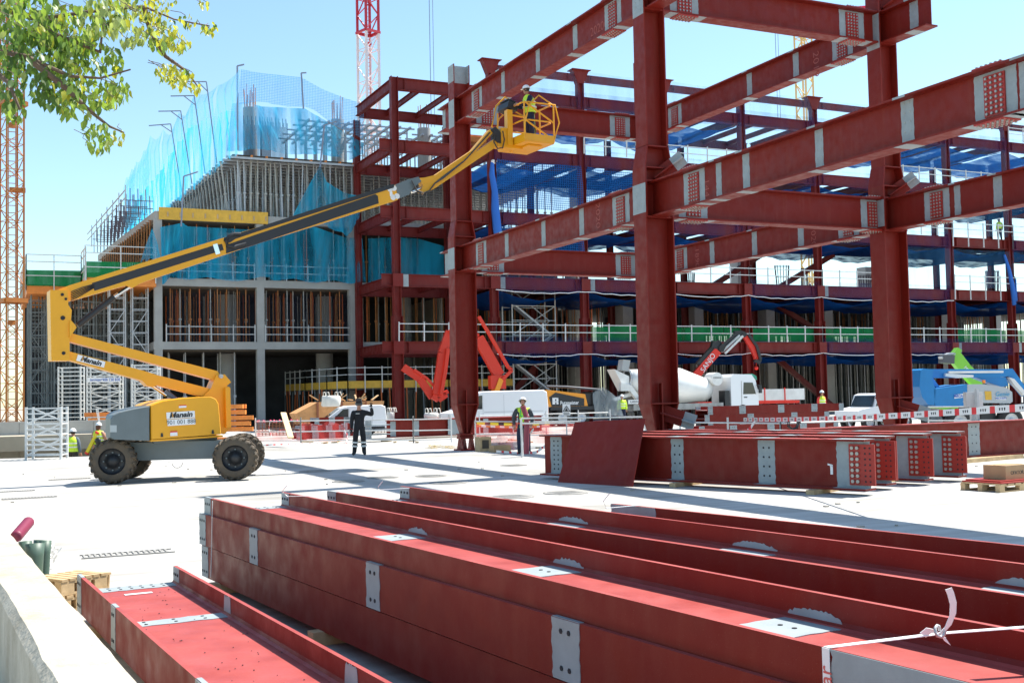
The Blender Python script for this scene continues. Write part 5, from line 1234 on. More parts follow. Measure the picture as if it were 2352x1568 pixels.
for k in range(6): mb.path([LPL.w(*LPL.sz(x, y), -.19) for x, y in ((160, 672+k*4), (185, 662+k*3.4), (213, 654+k*1.7))], .009, 4)
mb.build('hose_bundle', BLKP, lift)
mb = MB(); outl([(489, 562), (499, 559), (506, 582), (496, 585)], -.21, .42, mb); mb.build('boom_clamp', CHROME, lift)
member([(908, 424), (935, 413), (961, 406), (968, 416), (950, 432), (940, 447), (915, 457)], .24, 0, 'inner_boom', [DGREY])
mb = MB()
for x, y in ((890, 437), (899, 435), (897, 456), (906, 453)): mb.tube(LPL.w(*LPL.sz(x, y), -.18), LPL.w(*LPL.sz(x, y), -.165), .075, 12)
outl([(895, 441), (901, 440), (902, 450), (896, 451)], -.175, .006, mb, 1); mb.build('wear_pad', [WHITED, WHITE], lift)
mb = MB(); b0_, b1_ = LPL.w(*LPL.sz(178, 748)), LPL.w(*LPL.sz(262, 682)); mb.tube(b0_, b1_, .075, 14); mb.mat(1).tube(b1_, LPL.w(*LPL.sz(300, 657)), .045, 12); mb.mat(0).tube(LPL.w(*LPL.sz(272, 675)), LPL.w(*LPL.sz(300, 655)), .046, 10); mb.build('lift_cylinder', [BLKP, CHROME], lift)
mb = MB(); mb.tube(LPL.w(*LPL.sz(345, 882)), LPL.w(*LPL.sz(382, 908)), .04, 10); mb.mat(1).tube(LPL.w(*LPL.sz(380, 898)), LPL.w(*LPL.sz(405, 918)), .06, 10); mb.build('lift_cylinder', [CHROME, mat('cylinder_blue_grey', (.12, .18, .28), .4)], lift)
# jib
member([(962, 409), (975, 408), (1000, 402), (1085, 345), (1126, 297), (1134, 303), (1090, 352), (1004, 412), (992, 428), (975, 430)], .22, 0, 'jib_arm', [YEL])
member([(968, 440), (978, 444), (1000, 432), (1141, 337), (1146, 328), (1138, 318), (998, 414), (972, 424)], .24, 0, 'jib_arm', [YEL])
mb = MB(); mb.tube(LPL.w(*LPL.sz(945, 441), 0), LPL.w(*LPL.sz(972, 431), 0), .045, 10); mb.mat(1).tube(LPL.w(*LPL.sz(1030, 398), -.0), LPL.w(*LPL.sz(1066, 372), 0), .04, 10); mb.build('jib_cylinder', [CHROME, CHROME], lift)
mb = MB()
for k in range(3): mb.path([LPL.w(*LPL.sz(x, y), -.16-.02*k) for x, y in ((940, 417+k*2), (950, 440), (966, 452-k*3), (980, 440), (992, 424), (1010, 409+k*2), (1060, 372), (1118, 308))], .016, 5)
mb.path([LPL.w(*LPL.sz(x, y), -.22) for x, y in ((1128, 305), (1126, 330), (1134, 345), (1146, 343), (1150, 325), (1146, 305))], .02, 6)
mb.build('hydraulic_hose', BLKP, lift)
member([(1128, 298), (1138, 291), (1147, 300), (1156, 312), (1160, 325), (1150, 333), (1137, 322), (1140, 310), (1133, 305)], .3, 0, 'jib_head', [BLS])
# basket: long side across the boom
sF, zF = LPL.sz(1188, 345)          # centre of floor underside along the boom
LB, WBK = 1.75, .95
s0b, s1b = sF-.2, sF+.75; zb = LPL.sz(1190, 343)[1]+.05
BN = 2.0
def BP(s, n, z): return LPL.w(s, z, n)
BC0 = BP(s0b, -BN*.55, zb); n0, n1 = -.78, .75
mb = MB()
mb.prism([BP(s0b, n0, zb), BP(s1b, n0, zb), BP(s1b, n1, zb), BP(s0b, n1, zb)], UP*.06)
for (a_, b_) in (((s0b, n0), (s1b, n0)), ((s1b, n0), (s1b, n1)), ((s1b, n1), (s0b, n1)), ((s0b, n1), (s0b, n0))):
    mb.bar(BP(*a_, zb+.13), BP(*b_, zb+.13), .03, .2)
mb.prism([BP(s0b+.25, n0+.25, zb-.05), BP(s1b-.25, n0+.25, zb-.05), BP(s1b-.25, n1-.25, zb-.05), BP(s0b+.25, n1-.25, zb-.05)], UP*.045)
basket = mb.build('basket_floor', YEL, lift)
def railpath(P, r=.024): return [Vector(p) for p in P]
mb = MB(); H = 1.12
for z in (H, .62): mb.path([BP(s0b+.02, n0+.15, zb+z), BP(s0b+.15, n0+.02, zb+z), BP(s1b-.15, n0+.02, zb+z), BP(s1b-.02, n0+.15, zb+z), BP(s1b-.02, n1-.15, zb+z), BP(s1b-.15, n1-.02, zb+z), BP(s0b+.15, n1-.02, zb+z), BP(s0b+.02, n1-.15, zb+z), BP(s0b+.02, n0+.15, zb+z)], .024, 7)
for s, n in ((s0b, n0), (s1b, n0), (s1b, n1), (s0b, n1), (s1b, (n0+n1)/2), (s0b, (n0+n1)/2+.1)): mb.path([BP(s, n, zb+.05), BP(s, n, zb+.6), BP(s, n, zb+H)], .024, 7)
# outward bowed guard bars at the two ends and the front
for n, sg in ((n0, -1), (n1, 1)):
    mb.path([BP(s0b, n, zb+.1), BP(s0b-.05, n+sg*.12, zb+.5), BP(s0b+.1, n+sg*.1, zb+1.0), BP(s0b+.45, n+sg*.05, zb+1.32), BP(s1b-.05, n, zb+H)], .022, 7)
    mb.path([BP(s1b, n, zb+.1), BP(s1b+.12, n+sg*.1, zb+.6), BP(s1b+.02, n+sg*.06, zb+1.1), BP(s0b+.5, n, zb+H)], .022, 7)
mb.bar(BP(s0b, n0, zb+.62), BP(s1b, n0, zb+.1), .035); mb.bar(BP(s1b, n0, zb+.6), BP(s0b, n0, zb+H), .035)
mb.bar(BP(s0b, n1, zb+.62), BP(s0b, n0+.9, zb+.1), .035)
mb.path([BP(s0b, n1-.2, zb+.2), BP(s0b-.25, n1-.1, zb+.7), BP(s0b-.1, n1-.1, zb+1.3), BP(s0b+.2, n1-.1, zb+1.6), BP(s0b+.3, n1-.3, zb+1.45)], .024, 7)
mb.build('basket_rail', YEL, lift)
mb = MB(); M = Matrix((LPL.a, LPL.n, UP)).transposed().to_4x4(); M.translation = BP(s0b-.02, .1, zb+1.12); mb.boxm(M @ Matrix.Rotation(.3, 4, 'Y'), .32, .6, .2); mb.boxm(Matrix.Translation((0, 0, .16)) @ M @ Matrix.Rotation(.3, 4, 'Y'), .26, .5, .03); mb.build('control_box', BLKP, lift)
mb = MB(); mb.bar(BP(s0b-.5, 0, zb-.02), BP(s0b+.3, 0, zb-.02), .3, .1); mb.bar(BP(s0b-.12, -.1, zb), BP(s0b-.12, -.1, zb+1.0), .16, .2); mb.boxm(Matrix.Translation(BP(s0b-.25, 0, zb+.25)) @ Matrix((LPL.a, LPL.n, UP)).transposed().to_4x4(), .3, .3, .45); mb.build('basket_mount', YEL, lift)
# ---------------------------------------------------------------- people
def person(loc, face, label, J, zones, H=1.76, group=None, hair=(.02, .015, .01), helmet=HELM, seedp=1, look=(0, 0), glove=None, extra=None):
    """J: joint overrides in metres for a 1.76 m body facing +Y(local), x to its left-hand side negative.. zones: dict of materials"""
    base = {'pel': (0, 0, .97), 'wst': (0, .0, 1.10), 'chs': (0, .0, 1.30), 'nck': (0, -.01, 1.47), 'hdb': (0, .01, 1.56),
            'shL': (-.19, -.01, 1.42), 'elL': (-.24, -.02, 1.13), 'wrL': (-.26, .06, .88), 'shR': (.19, -.01, 1.42), 'elR': (.24, -.02, 1.13), 'wrR': (.26, .06, .88),
            'hpL': (-.10, 0, .92), 'knL': (-.13, .02, .50), 'anL': (-.15, -.02, .09), 'toL': (-.17, .15, .04), 'hpR': (.10, 0, .92), 'knR': (.13, .02, .50), 'anR': (.15, -.02, .09), 'toR': (.17, .15, .04)}
    base.update(J); R = {'pel': .175, 'wst': .165, 'chs': .19, 'nck': .068, 'hdb': .062, 'sh': .105, 'el': .072, 'wr': .050, 'hp': .125, 'kn': .092, 'an': .072, 'to': .05}
    E = [('pel', 'wst'), ('wst', 'chs'), ('chs', 'nck'), ('nck', 'hdb')]
    for s in 'LR': E += [('chs', 'sh'+s), ('sh'+s, 'el'+s), ('el'+s, 'wr'+s), ('pel', 'hp'+s), ('hp'+s, 'kn'+s), ('kn'+s, 'an'+s), ('an'+s, 'to'+s)]
    names = list(base); idx = {n: i for i, n in enumerate(names)}; k = H/1.76
    me = bpy.data.meshes.new('tmp'); me.from_pydata([Vector(base[n]) for n in names], [(idx[a], idx[b]) for a, b in E], [])
    ob = bpy.data.objects.new('tmp', me); COL.objects.link(ob); sk = ob.modifiers.new('s', 'SKIN'); sk.use_smooth_shade = True; sk.branch_smoothing = .6
    sb_ = ob.modifiers.new('u', 'SUBSURF'); sb_.levels = 1; sb_.render_levels = 1
    for n in names:
        r_ = R.get(n, R.get(n[:2], .05)); sv = me.skin_vertices[0].data[idx[n]]; sv.radius = (r_, r_*(.72 if n in ('pel', 'wst', 'chs') else 1)); sv.use_root = (n == 'pel')
    dg = bpy.context.evaluated_depsgraph_get(); m2 = bpy.data.meshes.new_from_object(ob.evaluated_get(dg)); vs = [v.co.copy() for v in m2.vertices]; fs = [tuple(p.vertices) for p in m2.polygons]
    bpy.data.objects.remove(ob)
    P = {n: Vector(base[n]) for n in names}
    mlist = [zones['top'], zones['legs'], zones.get('sleeve', zones['top']), glove or SKIN, zones.get('boots', BLK), SKIN, zones.get('cuff', zones['legs']), mat('dark_hair', hair, .7), mat('eye_dark', (.01, .008, .008), .3), mat('lip', (.30, .10, .08), .6)]
    def seg(c):
        best = None
        for a, b in E:
            d = P[b]-P[a]; t = max(0, min(1, (c-P[a]).dot(d)/d.length_squared)); q = (c-(P[a]+d*t)).length
            if best is None or q < best[0]: best = (q, a, b, t)
        _, a, b, t = best
        if b == 'hdb': return 5
        if a[:2] == 'an' or (a[:2] == 'kn' and t > .78): return 4
        if a[:2] == 'kn' and 'cuff' in zones and t > .3: return 1 if int((t-.3)*100/8) % 2 else 6
        if a[:2] in ('hp', 'kn') or b[:2] == 'hp': return 1
        if a == 'pel': return 1 if t < .35 else 0
        if a[:2] in ('sh', 'el') : return 2
        return 0
    mb = MB(); b0 = 0; mb.v = [tuple(v) for v in vs]
    for f in fs:
        c = sum((vs[i] for i in f), Vector())/len(f); mb.sm.add(len(mb.f)); mb.f.append(list(f)); mb.m.append(seg(c))
    # head with face
    hc = P['hdb']+Vector((0, .015, .085)); Rm = Matrix.Rotation(look[0], 3, 'Z') @ Matrix.Rotation(look[1], 3, 'X')
    hd = lambda v: hc+Rm @ Vector(v)
    prof = [(-.118, .028, .02), (-.105, .045, .03), (-.08, .058, .022), (-.045, .068, .012), (0, .075, .0), (.04, .077, -.005), (.08, .068, -.01), (.108, .04, -.01), (.118, .005, -.01)]
    n = 14; ring = [[hd((cos(2*pi*i/n)*r*.94, sin(2*pi*i/n)*r*1.18+oy, z)) for i in range(n)] for z, r, oy in prof]
    hv = [v for r_ in ring for v in r_]; mb.mat(5).add(hv, [(j*n+i, j*n+(i+1) % n, (j+1)*n+(i+1) % n, (j+1)*n+i) for j in range(len(ring)-1) for i in range(n)], True)
    mb.prism([hd((-.013, .082, -.025)), hd((.013, .082, -.025)), hd((.006, .086, .02)), hd((-.006, .086, .02))], Rm @ Vector((0, .022, -.004)))
    for s in (-1, 1):
        mb.mat(5).sphere(hd((s*.075, -.005, -.01)), .03, 8, 6, (.35, .7, 1)); mb.mat(8).sphere(hd((s*.028, .079, .012)), .011, 8, 6); mb.mat(7).boxm(Matrix.Translation(hd((s*.028, .086, .032))), .03, .008, .008)
    mb.mat(9).boxm(Matrix.Translation(hd((0, .086, -.058))) @ Rm.to_4x4(), .042, .01, .011)
    # hands: palm, five unequal bent fingers
    for s in 'LR':
        d = (P['wr'+s]-P['el'+s]).normalized(); w_ = P['wr'+s]; sg = -1 if s == 'L' else 1
        hdir = Vector(zones.get('hand'+s, d)).normalized(); side = hdir.cross(Vector((0, 1, .2))).normalized(); nn = hdir.cross(side)
        M = Matrix((side, nn, hdir)).transposed().to_4x4(); M.translation = w_+hdir*.055; mb.mat(3).boxm(M, .078, .032, .09)
        for j, (o_, ln) in enumerate(((-.03, .065), (-.01, .078), (.01, .073), (.03, .055))):
            b_ = w_+hdir*.095+side*o_; k1 = b_+hdir*ln*.5+side*o_*.25; mb.path([b_, k1, k1+hdir*ln*.42+nn*(.018 if 'hand'+s not in zones else .004)], [.0105, .0095, .008], 5)
        b_ = w_+hdir*.03+side*.04*-sg; mb.path([b_, b_+side*.028*-sg+hdir*.025, b_+side*.036*-sg+hdir*.055], [.012, .011, .009], 5)
    t = thing('person', label, 'person', loc, group)
    body = mb.build('body', mlist, t); body.location = (0, 0, 0)
    if helmet:
        h = MB(); hp = [(.0, .118), (.03, .116), (.07, .10), (.10, .07), (.118, .03), (.122, .002)]
        h.lathe(hd((0, 0, .035)), Rm @ UP, hp, 18); h.lathe(hd((0, 0, .035)), Rm @ UP, [(0, .118), (-.008, .135), (.004, .118)], 18)
        h.prism([hd((-.07, .10, .032)), hd((.07, .10, .032)), hd((.045, .165, .026)), hd((-.045, .165, .026))], Rm @ Vector((0, 0, .01)))
        o = h.build('helmet', helmet, t); o.location = (0, 0, 0)
        h = MB(); h.lathe(hd((0, -.01, -.03)), Rm @ UP, [(-.03, .07), (0, .082), (.06, .088)], 14); o = h.build('hair', mat('dark_hair', hair, .7), t); o.location = (0, 0, 0)
        h = MB(); h.path([hd((-.085, .01, .03)), hd((-.07, .03, -.06)), hd((0, .06, -.125)), hd((.07, .03, -.06)), hd((.085, .01, .03))], .005, 4); o = h.build('chin_strap', BLKP, t); o.location = (0, 0, 0)
    if zones.get('vest'):
        v = MB(); yv = .13
        ring = []
        for z, wx, wy in ((.93, .215, .17), (1.05, .205, .165), (1.2, .215, .175), (1.33, .225, .17), (1.42, .17, .13), (1.475, .10, .085)):
            tt = max(0, min(1, (z-.97)/.5)); cx = P['pel'].lerp(P['nck'], tt); ring.append([Vector((cx.x+cos(2*pi*i/16)*wx, cx.y+sin(2*pi*i/16)*wy, z+(P['nck'].z-1.47)*tt)) for i in range(16)])
        vv = [q for r_ in ring for q in r_]; v.add(vv, [(j*16+i, j*16+(i+1) % 16, (j+1)*16+(i+1) % 16, (j+1)*16+i) for j in range(5) for i in range(16)], True)
        for j in ((1.08, .211, .171), (1.22, .220, .179)):
            tt = (j[0]-.97)/.5; cx = P['pel'].lerp(P['nck'], tt)
            v.mat(1).lathe(Vector((cx.x, cx.y, j[0])), UP, [(0, j[1]), (.045, j[1]+.002)], 16)
        o = v.build('vest', [zones['vest'], HIVISW], t); o.location = (0, 0, 0)
    if extra: extra(t, P, hd, Rm)
    t.scale = (k, k, k); t.rotation_euler = (0, 0, face)
    return t
def faceto(l, d):   # heading whose local +Y looks along plan direction (l,d)
    v = LD(l, d); return atan2(-v.x, v.y)
def pchild(mb, name, m, t): o = mb.build(name, m, t); o.location = (0, 0, 0); return o
DNAVY = mat('navy_work_cloth', (.012, .018, .05), .85, var=.3, vscale=8)
# waving welder in black
def weld_extra(t, P, hd, Rm):
    h = MB(); h.lathe(hd((0, 0, .03)), Rm @ UP, [(-.05, .105), (.0, .12), (.06, .115), (.11, .07), (.125, .003)], 18); pchild(h, 'helmet', mat('grey_black_helmet', (.05, .055, .06), .3), t)
    h = MB(); q = [hd((-.10, .12, .06)), hd((.10, .12, .06)), hd((.085, .21, .13)), hd((-.085, .21, .13))]; h.prism(q, Rm @ Vector((0, .01, .09))); h.prism([hd((-.09, .09, .15)), hd((.09, .09, .15)), hd((.085, .21, .20)), hd((-.085, .21, .20))], Rm @ Vector((0, 0, .015))); pchild(h, 'raised_visor', mat('visor_black', (.03, .03, .035), .2), t)
    h = MB(); h.box(-.02, .11, .125, .13, 1.355, 1.375); pchild(h, 'chest_lettering', WHITED, t)
    h = MB()
    for s in 'LR':
        for q in (.40, .28): c = P['kn'+s].lerp(P['an'+s], (P['kn'+s].z-q)/(P['kn'+s].z-P['an'+s].z)); h.lathe(c, (P['kn'+s]-P['an'+s]), [(0, .098), (.055, .103)], 12)
    pchild(h, 'reflective_bands', HIVISW, t)
person(PZ(826, 1045, 0), faceto(.12, -1), 'man in black work clothes with raised welding visor, waving one hand in the yard',
       {'shL': (.20, -.01, 1.42), 'elL': (.24, .02, 1.12), 'wrL': (.25, .10, .86), 'shR': (-.20, -.01, 1.43), 'elR': (-.44, .03, 1.30), 'wrR': (-.40, .12, 1.56), 'knL': (.13, .03, .50), 'knR': (-.13, .03, .50), 'anL': (.17, 0, .09), 'anR': (-.15, 0, .09), 'toL': (.21, .15, .04), 'toR': (-.18, .16, .04), 'hpL': (.1, 0, .92), 'hpR': (-.1, 0, .92)},
       {'top': BLACKC, 'legs': BLACKC, 'handR': (.0, .15, 1)}, H=1.74, helmet=None, glove=mat('black_glove', (.02, .02, .02), .7), extra=weld_extra)
# worker behind the hose, looking up
def w2(t, P, hd, Rm):
    h = MB(); 
    for s in (-1, 1): h.path([Vector((s*.08, .13, 1.44)), Vector((s*.07, .17, 1.25)), Vector((s*.05, .155, 1.05)), Vector((s*.10, .11, .85)), Vector((s*.17, .02, .80))], .016, 5)
    h.path([Vector((-.12, .15, 1.2)), Vector((.12, .15, 1.2))], .014, 5); pchild(h, 'harness', mat('harness_green', (.03, .5, .12), .6), t)
    h = MB(); h.path([Vector((-.17, .1, .95)), Vector((-.22, .12, .7)), Vector((-.14, .15, .62))], .018, 5); h.path([Vector((.15, .1, .98)), Vector((0, .17, .92)), Vector((-.15, .1, .98))], .022, 5); pchild(h, 'tool_belt', mat('belt_red', (.75, .05, .02), .6), t)
person(PZ(1203, 1042, 0), faceto(0, -1), 'worker in white helmet and lime jacket looking up behind the rail post',
       {'elL': (.30, .02, 1.15), 'wrL': (.28, .12, .92), 'shL': (.19, -.01, 1.42), 'shR': (-.19, -.01, 1.42), 'elR': (-.30, .06, 1.14), 'wrR': (-.26, .20, .95), 'hpL': (.1, 0, .92), 'hpR': (-.1, 0, .92), 'knL': (.13, .02, .5), 'knR': (-.14, .02, .5), 'anL': (.13, 0, .09), 'anR': (-.16, 0, .09), 'toL': (.15, .14, .04), 'toR': (-.2, .14, .04)},
       {'top': HIVIS, 'legs': DNAVY, 'sleeve': mat('charcoal_sleeve', (.05, .055, .06), .8)}, H=1.74, look=(0, .45), extra=w2)
# operator in the basket
bw = BP(s0b+.5, -.25, zb+.07)
def w1x(t, P, hd, Rm):
    h = MB(); h.path([Vector((.1, -.14, 1.3)), Vector((.2, -.2, .9)), Vector((.22, -.25, .45)), Vector((.3, -.2, .15))], .03, 6); pchild(h, 'lanyard', mat('olive_lanyard', (.14, .20, .06), .8), t)
person(bw, faceto(-.9, -.35), 'lift operator in navy clothes, hi-vis vest and white helmet standing in the yellow basket',
       {'elL': (-.24, .18, 1.12), 'wrL': (-.18, .42, 1.12), 'elR': (.25, .16, 1.14), 'wrR': (.17, .40, 1.16), 'chs': (0, .05, 1.30), 'nck': (0, .06, 1.47), 'hdb': (0, .09, 1.55), 'shL': (-.19, .05, 1.41), 'shR': (.19, .05, 1.41)},
       {'top': DNAVY, 'legs': DNAVY, 'vest': HIVIS, 'boots': WHITED}, H=1.66, look=(-.6, -.1), extra=w1x)
# two workers below the slab edge at the left
person(PD(167, 1045, 42)*1.0 if 0 else Vector((*PD(167, 1045, 42).xy, -.84)), faceto(0, 1), 'man in white helmet and lime vest seen from behind below the slab edge',
       {}, {'top': mat('slate_shirt', (.10, .13, .16), .8), 'legs': mat('dark_trousers', (.04, .035, .03), .8), 'vest': HIVIS}, H=1.76)
def surv(t, P, hd, Rm):
    h = MB(); h.bar(Vector((.05, -.18, 1.35)), Vector((-.35, -.22, .62)), .09, .12); pchild(h, 'yellow_case', mat('case_yellow', (.75, .6, .02), .5), t)
    h = MB(); h.bar(Vector((-.35, -.22, .62)), Vector((-.39, -.22, .55)), .10, .13); h.bar(Vector((.05, -.18, 1.35)), Vector((.09, -.18, 1.42)), .10, .13); pchild(h, 'case_end_cap', mat('cap_red', (.75, .03, .02), .5), t)
    h = MB(); h.sphere(Vector((.12, -.2, 1.05)), .13, 10, 8, (1, .6, 1.1)); pchild(h, 'shoulder_bag', BLKP, t)
    h = MB(); h.lathe(hd((0, -.03, .02)), -(Rm @ UP), [(0, .09), (.1, .095), (.2, .07), (.24, .02)], 12); pchild(h, 'long_hair', mat('brown_hair', (.10, .04, .02), .7), t)
    h = MB()
    for s in (0, .05, .1): h.path([Vector((.0+s*.3, .1, 1.55)), Vector((-.18+s, .1, 2.35))], .012, 5)
    pchild(h, 'carried_rods', STEELW, t)
person(Vector((*PD(226, 1045, 43.5).xy, -.60)), faceto(.25, 1), 'woman in lime vest seen from behind carrying a yellow case with red ends',
       {'knL': (-.10, .12, .52), 'anL': (-.14, .05, .1), 'knR': (.1, -.02, .5), 'anR': (.14, -.2, .14), 'toR': (.15, -.05, .05), 'elR': (.28, .06, 1.12), 'wrR': (.2, .2, 1.2)}, {'top': mat('lime_shirt', (.5, .7, .1), .7), 'legs': mat('grey_trousers', (.16, .17, .19), .8), 'vest': HIVIS, 'sleeve': SKIN}, H=1.70, extra=surv)
p = PY(2296, 537, YF+.4); person(Vector((p.x, p.y, LV[2])), faceto(-.3, 1), 'far worker in lime jacket standing on the third level beam at the right', {'elR': (.34, .05, 1.15), 'wrR': (.42, .15, 1.0)}, {'top': HIVIS, 'legs': DNAVY, 'vest': HIVIS}, H=1.85)
p = PY(1861, 653, 80.6); person(Vector((p.x, p.y, 9.6)), faceto(-.9, -.2), 'far worker in lime jacket tying a rebar cage on the concrete wing', {'elR': (.25, .2, 1.2), 'wrR': (.15, .45, 1.3), 'elL': (-.25, .2, 1.2), 'wrL': (-.15, .45, 1.25)}, {'top': HIVIS, 'legs': DNAVY, 'vest': HIVIS}, H=1.8)
person(Vector((*PD(1429, 940, 67).xy, .0)), faceto(0, -1), 'worker in white helmet standing behind the mixer chute', {}, {'top': HIVIS, 'legs': DNAVY, 'vest': HIVIS}, H=1.76)
person(Vector((*PD(1888, 940, 62).xy, .0)), faceto(.5, -1), 'worker in red and lime vest beside the flatbed side boards', {}, {'top': mat('red_shirt', (.7, .05, .04), .7), 'legs': DNAVY, 'vest': HIVIS}, H=1.76)
# ---------------------------------------------------------------- vehicles
class Loc:
    """vehicle frame: x along the vehicle, y to its left, z up"""
    def __init__(s, o, a): s.o = Vector((o.x, o.y, 0)); s.a = Vector((a.x, a.y, 0)).normalized(); s.n = Vector((-s.a.y, s.a.x, 0)); s.M = Matrix((s.a, s.n, UP)).transposed().to_4x4(); s.M.translation = s.o
    def p(s, x, y, z): return s.M @ Vector((x, y, z))
    def box(s, mb, x0, x1, y0, y1, z0, z1): mb.boxm(s.M @ Matrix.Translation(((x0+x1)/2, (y0+y1)/2, (z0+z1)/2)), abs(x1-x0), abs(y1-y0), abs(z1-z0))
    def side(s, mb, pts, y0, y1): mb.prism([s.p(x, y0, z) for x, z in pts], s.n*(y1-y0))
def vwheel(L, x, y, r, w_, parent, name='wheel'):
    t = MB(); c = L.p(x, y, r); t.lathe(c-L.n*w_/2, L.n, [(0, r*.55), (0, r*.86), (w_*.15, r), (w_*.85, r), (w_, r*.86), (w_, r*.55)], 24); o = t.build(name, BLK, parent)
    h = MB(); h.lathe(c-L.n*(w_/2-.01), L.n, [(0, r*.56), (.04, r*.5), (.05, r*.2), (.01, r*.15), (.01, .001)], 16); h.lathe(c+L.n*(w_/2-.01), -L.n, [(0, r*.56), (.04, r*.5), (.04, .001)], 16); h.build('rim', STEEL, o)
def van(o, a, label, Ln, Hh, W=1.9, rear_right=True, wheels=True, glass_back=False):
    L = Loc(o, a); t = thing('van', label, 'van', (o.x, o.y, 0)); mb = MB(); k = Hh/2.0
    prof = [(.0, .35), (.0, .95*k), (.55, 1.08*k), (1.35, 1.85*k), (1.7, 1.97*k), (Ln-.25, 2.0*k), (Ln-.06, 1.88*k), (Ln, 1.2*k), (Ln, .35)]
    n = len(prof); cx, cz = Ln/2, Hh*.5; rings = []
    for y, kk in ((-W/2, .965), (-W/2+.07, 1.0), (W/2-.07, 1.0), (W/2, .965)): rings.append([L.p(cx+(x-cx)*(kk*.5+.5), y, z if z < 1.0*k else cz+(z-cz)*kk) for x, z in prof])
    vs = [v for r_ in rings for v in r_]; mb.add(vs, [(j*n+i, j*n+(i+1) % n, (j+1)*n+(i+1) % n, (j+1)*n+i) for j in range(3) for i in range(n)]); mb.add(rings[0], [tuple(range(n))[::-1]]); mb.add(rings[3], [tuple(range(n))])
    for yy in (-W/2-.004, W/2-.002):
        for x in (1.75, 2.9): mb.mat(1); L.box(mb, x, x+.012, yy, yy+.006, .5, Hh*.9)
        L.box(mb, 1.8, Ln-.3, yy, yy+.006, Hh*.48, Hh*.49)
        mb.mat(2); L.box(mb, .3, Ln-.1, yy-.01, yy+.02, .33, .45)
    mb.build('body', [WHITE, mat('panel_gap', (.35, .36, .38), .6), BLKP], t)
    g = MB(); L.side(g, [(.95, 1.12*k), (1.45, 1.75*k), (1.72, 1.78*k), (1.72, 1.12*k)], -W/2-.012, -W/2+.02); L.side(g, [(.95, 1.12*k), (1.45, 1.75*k), (1.72, 1.78*k), (1.72, 1.12*k)], W/2-.02, W/2+.012); g.build('side_window', GLASS, t)
    g = MB(); g.prism([L.p(.60, -W/2+.12, 1.12*k), L.p(.60, W/2-.12, 1.12*k), L.p(1.33, W/2-.18, 1.82*k), L.p(1.33, -W/2+.18, 1.82*k)], (L.p(-.01, 0, .012)-L.p(0, 0, 0))); g.build('windscreen', GLASS, t)
    for s in (-1, 1):
        g = MB(); L.box(g, Ln-.02, Ln+.012, s*(W/2-.14)-.06, s*(W/2-.14)+.06, .8*k, 1.15*k); g.build('tail_light', MRED, t)
        g = MB(); L.box(g, -.015, .08, s*(W/2-.22)-.15, s*(W/2-.22)+.15, .72*k, .9*k); g.build('headlight', mat('lamp_glass', (.6, .62, .62), .1), t)
        for x in (.85, Ln-.9): vwheel(L, x, s*(W/2-.12), .33, .22, t)
        g = MB(); L.box(g, 1.05, 1.2, s*(W/2+.12)-.06, s*(W/2+.12)+.06, 1.12*k, 1.35*k); g.build('mirror', BLKP, t)
    return t
VX = Vector((1, 0, 0))
def onD(px, dep): p = PD(px, 900, dep); return Vector((p.x, p.y, 0))
o = onD(1020, 58); e_ = onD(1243, 60); van(o, (e_-o), 'white panel van parked right behind the first tall column', (e_-o).length, 2.12, rear_right=True)
o = onD(716, 57); e_ = onD(881, 58); van(o, (e_-o), 'small white van seen over the red beams behind the waving man', (e_-o).length, 1.52, W=1.7)
# concrete mixer
L = Loc(onD(1400, 70), onD(1716, 74)-onD(1400, 70)); S = (onD(1716, 74)-onD(1400, 70)).length/8.9
mx = thing('concrete_mixer', 'white drum concrete mixer truck parked right of centre, hopper end on the left', 'mixer truck', L.o)
def X(v): return v*S
mb = MB(); L.box(mb, X(.9), X(8.6), -.55, .55, .75, 1.05); L.box(mb, X(.9), X(6.6), -1.15, -1.1, .8, 1.15); mb.build('chassis', mat('truck_frame', (.30, .30, .29), .7, var=.3), mx)
for x in (1.7, 3.0, 6.3, 7.9):
    for s in (-1, 1): vwheel(L, X(x), s*1.0, .5, .32, mx)
mb = MB(); a = L.p(X(1.05), 0, 2.72); b = L.p(X(6.25), 0, 1.95); d = (b-a)
mb.lathe(a, d, [(0, .55), (.0, .62), (d.length*.12, .72), (d.length*.42, 1.15), (d.length*.62, 1.16), (d.length*.92, .78), (d.length, .62), (d.length, .02)], 32)
mb.mat(1); mb.lathe(a+d*.005, d, [(-.02, .60), (-.02, .66), (.06, .67)], 28); mb.lathe(a+d*.17, d, [(0, .80), (.03, .84), (.06, .82)], 28); mb.build('drum', [mat('drum_white', (.76, .755, .73), .35, var=.07, vscale=.8), STEEL], mx)
mb = MB(); L.side(mb, [(X(.1), 3.35), (X(1.0), 2.9), (X(1.0), 2.0), (X(.75), 2.0)], -.5, .5); mb.build('hopper', WHITED, mx)
mb = MB(); L.side(mb, [(X(.65), 3.3), (X(.75), 3.95), (X(1.2), 3.9), (X(1.05), 3.2)], -.3, .3); mb.build('hopper_flap', mat('dirty_grey', (.35, .36, .36), .6), mx)
mb = MB(); L.side(mb, [(X(-.4), 1.25), (X(-.3), 1.45), (X(1.3), 1.95), (X(1.4), 1.75)], -.45, -.1); L.side(mb, [(X(.35), 2.5), (X(1.0), 2.35), (X(1.7), 1.3), (X(1.75), .9), (X(1.5), .9), (X(1.35), 1.4), (X(.9), 2.0), (X(.35), 2.0)], -.75, -.45); L.side(mb, [(X(1.3), .9), (X(1.35), 1.6), (X(1.9), 1.5), (X(2.3), 1.1), (X(1.8), .7)], -1.1, -.5); mb.build('chute', WHITED, mx)
